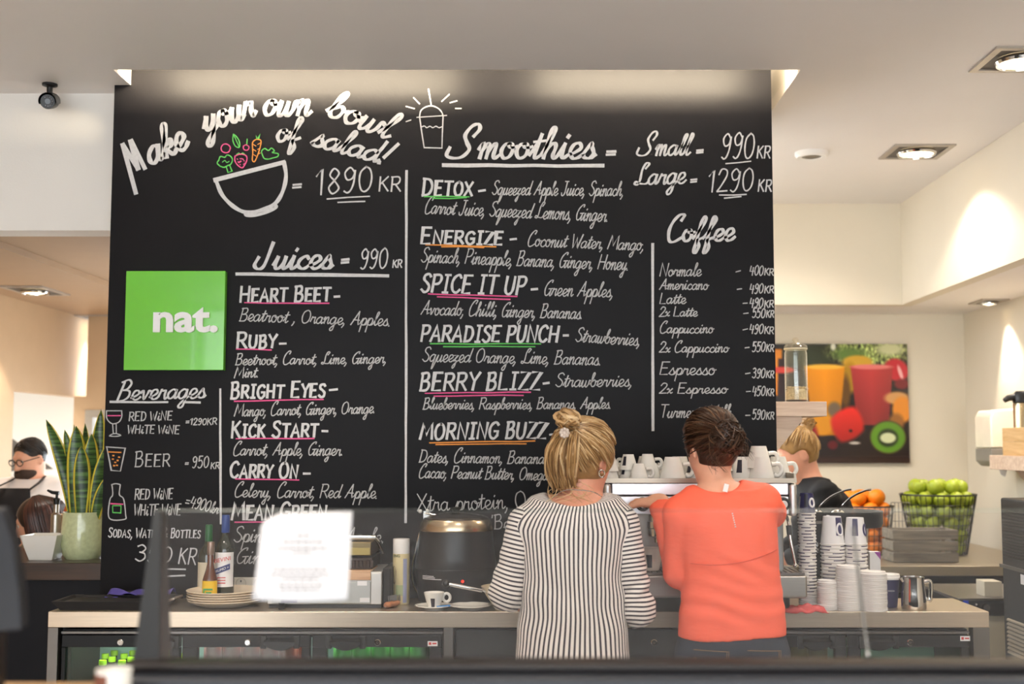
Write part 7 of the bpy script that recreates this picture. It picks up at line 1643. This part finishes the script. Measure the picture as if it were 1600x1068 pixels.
# ------------------------------------------------------------------ left bar, plant and what stands there
yb = 5.02; zt = P(0, 879, yb).z; xr = BX0 - .003
t = T('left_bar', 'dark wooden bar top on navy panels left of the menu board', 'bar counter', (-2.3, 5.4, 0))
part('bar_top', MB().box(-3.05, xr, yb, 5.75, zt - .07, zt), wood('dark_walnut', (38, 26, 20), (66, 44, 32), 0, .3), t, bevel=.003)
part('bar_front', MB().box(-3.05, xr, yb + .03, 5.70, 0, zt - .07), M['bar_dark'], t, smooth=0)
yp = 5.22; c = P(129, 873, yp); r = 32.5 * yp / 1917; H = P(0, 799, yp).z - zt; C0 = (c.x, yp, zt)
t = T('potted_snake_plant', 'snake plant with yellow edged leaves in a pale green glazed pot on the bar', 'plant', C0)
glaze = mat('pale_green_speckled_glaze', (196, 204, 160), .12, var=.12, scale=60, coat=.5)
part('pot', MB().lathe([(0, 0), (r * .78, 0), (r * .93, .02), (r * 1.01, H * .3), (r, H * .65), (r * .94, H * .95), (r * .95, H), (r * .88, H), (r * .86, H - .03), (0, H - .03)], 48, C0), glaze, t)
part('soil', MB().lathe([(r * .87, H - .028), (r * .5, H - .02), (0, H - .018)], 30, C0), mat('dark_soil', (52, 38, 28), .95, bump=.8, bscale=80), t)
lm = bpy.data.materials.new('snake_plant_leaf'); N, L, b = nodes_of(lm); at = N.new('ShaderNodeAttribute'); at.attribute_name = 'edge'; tc = N.new('ShaderNodeTexCoord'); mp = N.new('ShaderNodeMapping'); mp.inputs['Scale'].default_value = (6, 6, 70)
nz = N.new('ShaderNodeTexNoise'); nz.inputs['Scale'].default_value = 1.6; rp = N.new('ShaderNodeValToRGB'); rp.color_ramp.elements[0].color = lin((30, 58, 30)); rp.color_ramp.elements[1].color = lin((92, 128, 66)); rp.color_ramp.elements[0].position = .4; rp.color_ramp.elements[1].position = .68
mx = N.new('ShaderNodeMix'); mx.data_type = 'RGBA'; mx.inputs[7].default_value = lin((222, 206, 72)); gt = N.new('ShaderNodeMath'); gt.operation = 'GREATER_THAN'; gt.inputs[1].default_value = .74
L.new(tc.outputs['Object'], mp.inputs[0]); L.new(mp.outputs[0], nz.inputs[0]); L.new(nz.outputs[0], rp.inputs[0]); L.new(at.outputs['Fac'], gt.inputs[0]); L.new(gt.outputs[0], mx.inputs[0]); L.new(rp.outputs[0], mx.inputs[6]); L.new(mx.outputs[2], b.inputs['Base Color']); b.inputs['Roughness'].default_value = .35
def leaf(x0, x1, ytip, wpx, dy0, dy1, bulge=.5, ph=0.0):
    base = P(x0, 803, yp + dy0); tip = P(x1, ytip, yp + dy1); base.z = zt + H - .03; wd = wpx * 1.65 * yp / 1917 / 2; v, e, n_ = [], [], 16
    for i in range(n_ + 1):
        u = i / n_; c_ = base.lerp(tip, u); c_.x += (tip.x - base.x) * (u * u - u) * .6; ww = wd * (.55 + .45 * math.sin(math.pi * min(1, u / .9) * .6)) * (1 - u ** 5) ** .8 + .0006; tw = ph + u * .5
        for j in range(9): s_ = j / 4 - 1; v.append((c_.x + s_ * ww * math.cos(tw), c_.y + s_ * ww * math.sin(tw) + .35 * ww * s_ * s_, c_.z)); e.append(abs(s_))
    fs = [(i * 9 + j, i * 9 + j + 1, (i + 1) * 9 + j + 1, (i + 1) * 9 + j) for i in range(n_) for j in range(8)]
    o = mesh_obj('leaf', v, fs, lm, t, smooth=80, attrs={'edge': e}); o.modifiers.new('thick', 'SOLIDIFY').thickness = .003
for a in ((113, 72, 655, 15, .02, .03, .5, .2), (118, 119, 665, 20, -.035, -.045, .5, .1), (117, 101, 671, 12, .03, .04, .5, -.3), (126, 127, 696, 17, -.05, -.06, .5, .0), (136, 143, 677, 18, -.03, -.035, .5, .25), (133, 133, 661, 12, .02, .02, .5, .5), (143, 158, 640, 15, .02, .03, .5, -.3), (146, 170, 690, 16, -.03, -.05, .5, .3), (124, 120, 688, 14, .04, .06, .5, .2), (114, 116, 663, 10, .05, .07, .5, .7), (148, 176, 735, 14, -.045, -.06, .5, .2)): leaf(*a)
# white square bowl
yw = 5.18; a, b = P(56, 867, yw), P(98, 834, yw); hw = (b.x - a.x) / 2; xc = P(71, 850, yw).x; zz = b.z - zt
def frus(w0, w1, z0, z1, th): return [(xc + sx * w, yw + sy * w, z) for w, z in ((w0, z0), (w1, z1), (w1 - th, z1), (w0 - th, z0 + .008)) for sx, sy in ((-1, -1), (1, -1), (1, 1), (-1, 1))]
m = MB().add(frus(.048, .078, zt, zt + zz, .006), [(3, 2, 1, 0)] + [(k * 4 + i, k * 4 + (i + 1) % 4, k * 4 + 4 + (i + 1) % 4, k * 4 + 4 + i) for k in range(3) for i in range(4)] + [(12, 13, 14, 15)])
O('square_bowl', m, M['white_china'], 'white square flared bowl on the bar beside the plant pot', 'bowl', bevel=.002)
# soap pump and small things behind the pot
ys_ = 5.5; c = P(87, 830, ys_); C0 = (c.x, ys_, zt); zq = P(0, 800, ys_).z - zt
t = T('pump_bottle', 'steel bottle with black pump head on the bar behind the square bowl', 'pump bottle', C0)
part('body', MB().lathe([(0, 0), (.022, 0), (.022, zq - .01), (.012, zq), (.012, zq + .04), (0, zq + .04)], 22, C0), M['steel'], t); part('pump_head', MB().lathe([(.013, zq + .035), (.016, zq + .06), (.006, zq + .065), (.006, zq + .085), (0, zq + .085)], 18, C0).tube([(c.x + .01, ys_, zt + zq + .085), (c.x - .02, ys_, zt + zq + .088), (c.x - .042, ys_, zt + zq + .098)], [.009, .008, .005], 10), M['black'], t)
c = P(97, 808, 5.55); O('wooden_box', MB().box(c.x - .03, c.x + .05, 5.52, 5.6, zt, P(0, 803, 5.55).z), bw, 'small wooden box on the bar behind the plant pot', 'box', bevel=.002)
c = P(104, 795, 5.6); ob = T('juice_bottle', 'orange bottle with dark cap on the bar behind the plant', 'bottle', (c.x, 5.66, zt)); zz = P(0, 770, 5.66).z - zt
part('glass', MB().lathe([(0, 0), (.034, 0), (.034, zz * .7), (.014, zz * .9), (.014, zz)], 20, (c.x, 5.66, zt)), mat('orange_juice', (224, 110, 60), .2), ob); part('cap', MB().lathe([(.016, zz - .01), (.016, zz + .02), (0, zz + .02)], 16, (c.x, 5.66, zt)), M['black'], ob)
# cooker hood and dark tiles in the kitchen
x = -4.38; q = PX(64, 745, -4.0); t = T('cooker_hood', 'dark cooker hood in the bright kitchen behind the man in the apron', 'cooker hood', (-4.1, 8.7, 1.4))
za, zb3 = 1.36, 1.60
part('canopy', MB().add([(-4.39, 8.35, za), (-3.75, 8.35, za), (-3.75, 9.5, za), (-4.39, 9.5, za), (-4.39, 8.55, zb3), (-4.0, 8.55, zb3), (-4.0, 9.3, zb3), (-4.39, 9.3, zb3)], [(3, 2, 1, 0), (0, 1, 5, 4), (1, 2, 6, 5), (2, 3, 7, 6), (3, 0, 4, 7), (4, 5, 6, 7)]), mat('dark_hood_steel', (60, 54, 48), .4, .6), t, smooth=0)
part('duct', MB().box(-4.39, -4.08, 8.75, 9.1, zb3, 2.1), mat('dark_duct_steel', (70, 64, 58), .4, .6), t)
O('dark_splashback', MB().box(-4.398, -4.37, 6.95, 8.9, .8, 1.50), mat('dark_tile', (92, 84, 74), .4), 'dark grey splashback panel on the kitchen wall behind the man', 'panel')

# ------------------------------------------------------------------ customers' side: glass screen, its frame, the note
YT, YBt = 2.20, 2.09
gl0, gl1 = P(240, 797, YT), P(229, 1027, YBt)
gz1, gz0 = gl0.z, P(800, 1027, YBt).z
def pane(xa_t, xb_t, xa_b, xb_b, th=.006):
    return MB().poly([(xa_t, YT, gz1), (xb_t, YT, gz1), (xb_b, YBt, gz0), (xa_b, YBt, gz0)], (0, th, 0))
sc = T('glass_screen', 'slanted glass screen of the display case across the front of the counter', 'glass screen', (.4, 2.15, gz0))
jt, jb = P(1333, 797, YT).x, P(1357, 1027, YBt).x
screen_m = glass('screen_glass', refl=.66)
edge_m = glass('glass_edge', (.80, .88, .86), fac=.06, rough=.3)
part('glass_pane', pane(gl0.x, jt - .001, gl1.x, jb - .001), screen_m, sc, smooth=0)
part('glass_pane', pane(jt + .001, P(1700, 797, YT).x, jb + .001, P(1735, 797, YBt).x), screen_m, sc, smooth=0)
m = MB().rod((gl0.x, YT + .003, gz1), (jt, YT + .003, gz1), .0014, 6).rod((jt, YT + .003, gz1), (P(1700, 797, YT).x, YT + .003, gz1), .0014, 6); part('polished_edge', m, edge_m, sc)
part('pane_joint', MB().rod((jt, YT + .003, gz1 - .03), (jb, YBt + .003, gz0), .0028, 8), mat('grey_silicone', (120, 118, 114), .4), sc)
q = P(1356, 1022, YBt - .005); part('joint_clip', MB().ball(q, .004, 10), M['chrome'], sc)
# end post: a tall dark blade that leans with the glass
t = T('screen_end_post', 'dark grey slanted end post carrying the left edge of the glass screen', 'post', (gl1.x, 2.1, gz0))
tw, bw_ = P(252, 797, YT).x - P(240, 797, YT).x, P(250, 1040, YBt).x - P(208, 1040, YBt).x
a0, b0 = P(241, 797, YT), P(209, 1040, YBt)
part('blade', MB().add([(a0.x, YT - .004, a0.z), (a0.x + tw, YT - .004, a0.z), (b0.x + bw_, YBt - .008, b0.z), (b0.x, YBt - .008, b0.z), (a0.x, YT + .03, a0.z), (a0.x + tw, YT + .03, a0.z), (b0.x + bw_, YBt + .06, b0.z), (b0.x, YBt + .06, b0.z)], [(0, 3, 2, 1), (4, 5, 6, 7), (0, 1, 5, 4), (3, 7, 6, 2), (0, 4, 7, 3), (1, 2, 6, 5)]), mat('smoked_grey_post', (42, 44, 46), .4, .3), t, smooth=0)
# case under the glass
xl = P(205, 1045, YBt).x
t = T('display_case', 'dark display case with bronze rail running along the bottom of the photo', 'display case', (.5, 2.1, 0))
z1, z2 = gz0, P(0, 1046, 2.04).z
part('top_rail', MB().box(xl, 2.2, 2.035, 2.102, z2 - .002, z1 - .001), mat('bronze_brown_rail', (34, 28, 26), .4, .3), t, bevel=.004)
part('front_panel', MB().box(xl - .003, 2.2, 1.99, 2.102, .08, z2 - .004).box(xl - .003, 2.2, 2.103, 2.6, .08, .98), mat('slate_blue_panel', (30, 34, 42), .42, var=.06), t, bevel=.01)
part('plinth', MB().box(xl + .03, 2.15, 2.03, 2.27, 0, .08), M['black'], t)
# the white note taped inside the glass
def on_glass(px_, py_, off=-.004):       # point of the slanted glass seen at a pixel
    d = ray(px_, py_); n0 = Vector((0, YT, gz1)); n1 = Vector((0, YBt, gz0)); u_ = (n1 - n0).normalized(); nn = Vector((1, 0, 0)).cross(u_); nn = nn if nn.y < 0 else -nn
    o_ = Vector((0, 0, EYE)); t_ = (n0 - o_).dot(nn) / d.dot(nn); return o_ + d * t_ - nn * off * 1.0 * (-1)
rows = []
for j in range(9):
    v = j / 8; row = []
    for i in range(13):
        u = i / 12; xl_, xr_ = 409 - 11 * v - 3 * v * v + 6 * (v < .12), 551 - 7 * v; yt_, yb2 = 800 - 3 * u, 934 + 3 * math.sin(u * 3.1)
        x = xl_ + (xr_ - xl_) * u; y = yt_ + (yb2 - yt_) * v + (10 * (1 - u * 6) * (1 - v * 5) if u < .17 and v < .2 else 0); p = on_glass(x, y); p.y -= .0055 + .006 * (v ** 3) + .002 * math.sin(u * 5); row.append(p)
    rows.append(row)
nt = T('paper_note', 'white printed paper note hanging on the glass screen', 'notice', tuple(rows[8][6]))
o = part('sheet', MB().sheet(rows), mat('bright_white_paper', (206, 205, 208), .6, var=.0), nt, smooth=80); o.modifiers.new('thick', 'SOLIDIFY').thickness = .0006
m = MB()
for y, x0, x1 in ((834, 466, 486), (844, 445, 506), (854, 436, 516), (861, 460, 490), (887, 429, 514), (895, 426, 516), (902, 444, 500), (911, 438, 506), (918, 440, 502)):
    x = x0
    while x < x1:                        # small illegible print, word after word
        w_ = random.uniform(5, 11); a, b = on_glass(x, y - 1.3), on_glass(min(x + w_, x1), y + 1.1)
        yy = min(a.y, b.y) - .0155; m.add([(a.x, yy, b.z), (b.x, yy, b.z), (b.x, yy, a.z), (a.x, yy, a.z)], [(0, 1, 2, 3)]); x += w_ + 2.5
part('small_print', m, mat('grey_ink', (120, 118, 124), .8), nt, smooth=0)
# wooden ledge, small pot and till at the lower left
yl, zl = 2.16, 1.15
t = T('order_ledge', 'wooden ledge at the bottom left in front of the dark case end', 'ledge', (-.85, 1.9, 0))
lw = wood('tan_oak', (150, 116, 78), (190, 152, 108), 0, .45)
part('ledge_top', MB().box(-1.45, xl - .012, 1.45, yl, zl - .035, zl), lw, t, bevel=.003); part('ledge_front', MB().box(-1.43, xl - .03, 1.5, yl - .03, 0, zl - .035), M['bar_dark'], t, smooth=0)
yc = 1.92; c = P(178, 1060, yc); zc1 = P(0, 1044, yc).z
t = T('ceramic_pot', 'small white pot with brown band on the ledge at bottom left', 'pot', (c.x, yc, zl)); r = 27 * yc / 1917; C0 = (c.x, yc, zl)
part('pot_body', MB().lathe([(0, 0), (r * .88, 0), (r * .92, .004), (r, zc1 - zl), (r * .93, zc1 - zl), (r * .86, .012), (0, .012)], 36, C0), M['white_china'], t)
part('brown_wrap', MB().sheet([[(c.x + r * 1.03 * math.cos(a), yc + r * 1.03 * math.sin(a), zl + z) for a in np.linspace(math.radians(165), math.radians(268), 14)] for z in (.012, zc1 - zl - .006)]), mat('brown_card_wrap', (120, 74, 58), .6), t)
yt = 1.98; q0, q1, q2, q3 = P(-60, 796, yt), P(3, 798, yt), P(34, 985, yt - .05), P(-60, 992, yt - .05)
t = T('till_screen', 'dark till screen seen from behind at the left photo edge', 'till', (q2.x - .05, yt, zl))
n_ = Vector((0, .03, .006)); part('screen_back', MB().poly([q0, q1, P(20, 845, yt - .012), P(31, 930, yt - .034), q2, q3], n_), mat('dark_slate_plastic', (17, 20, 27), .45), t, bevel=.004)
part('stand', MB().box(q3.x + .0, q3.x + .05, yt - .05, yt + .0, zl, q3.z + .01).box(q3.x - .06, q3.x + .075, yt - .12, yt + .06, zl, zl + .012), M['black'], t, bevel=.004)
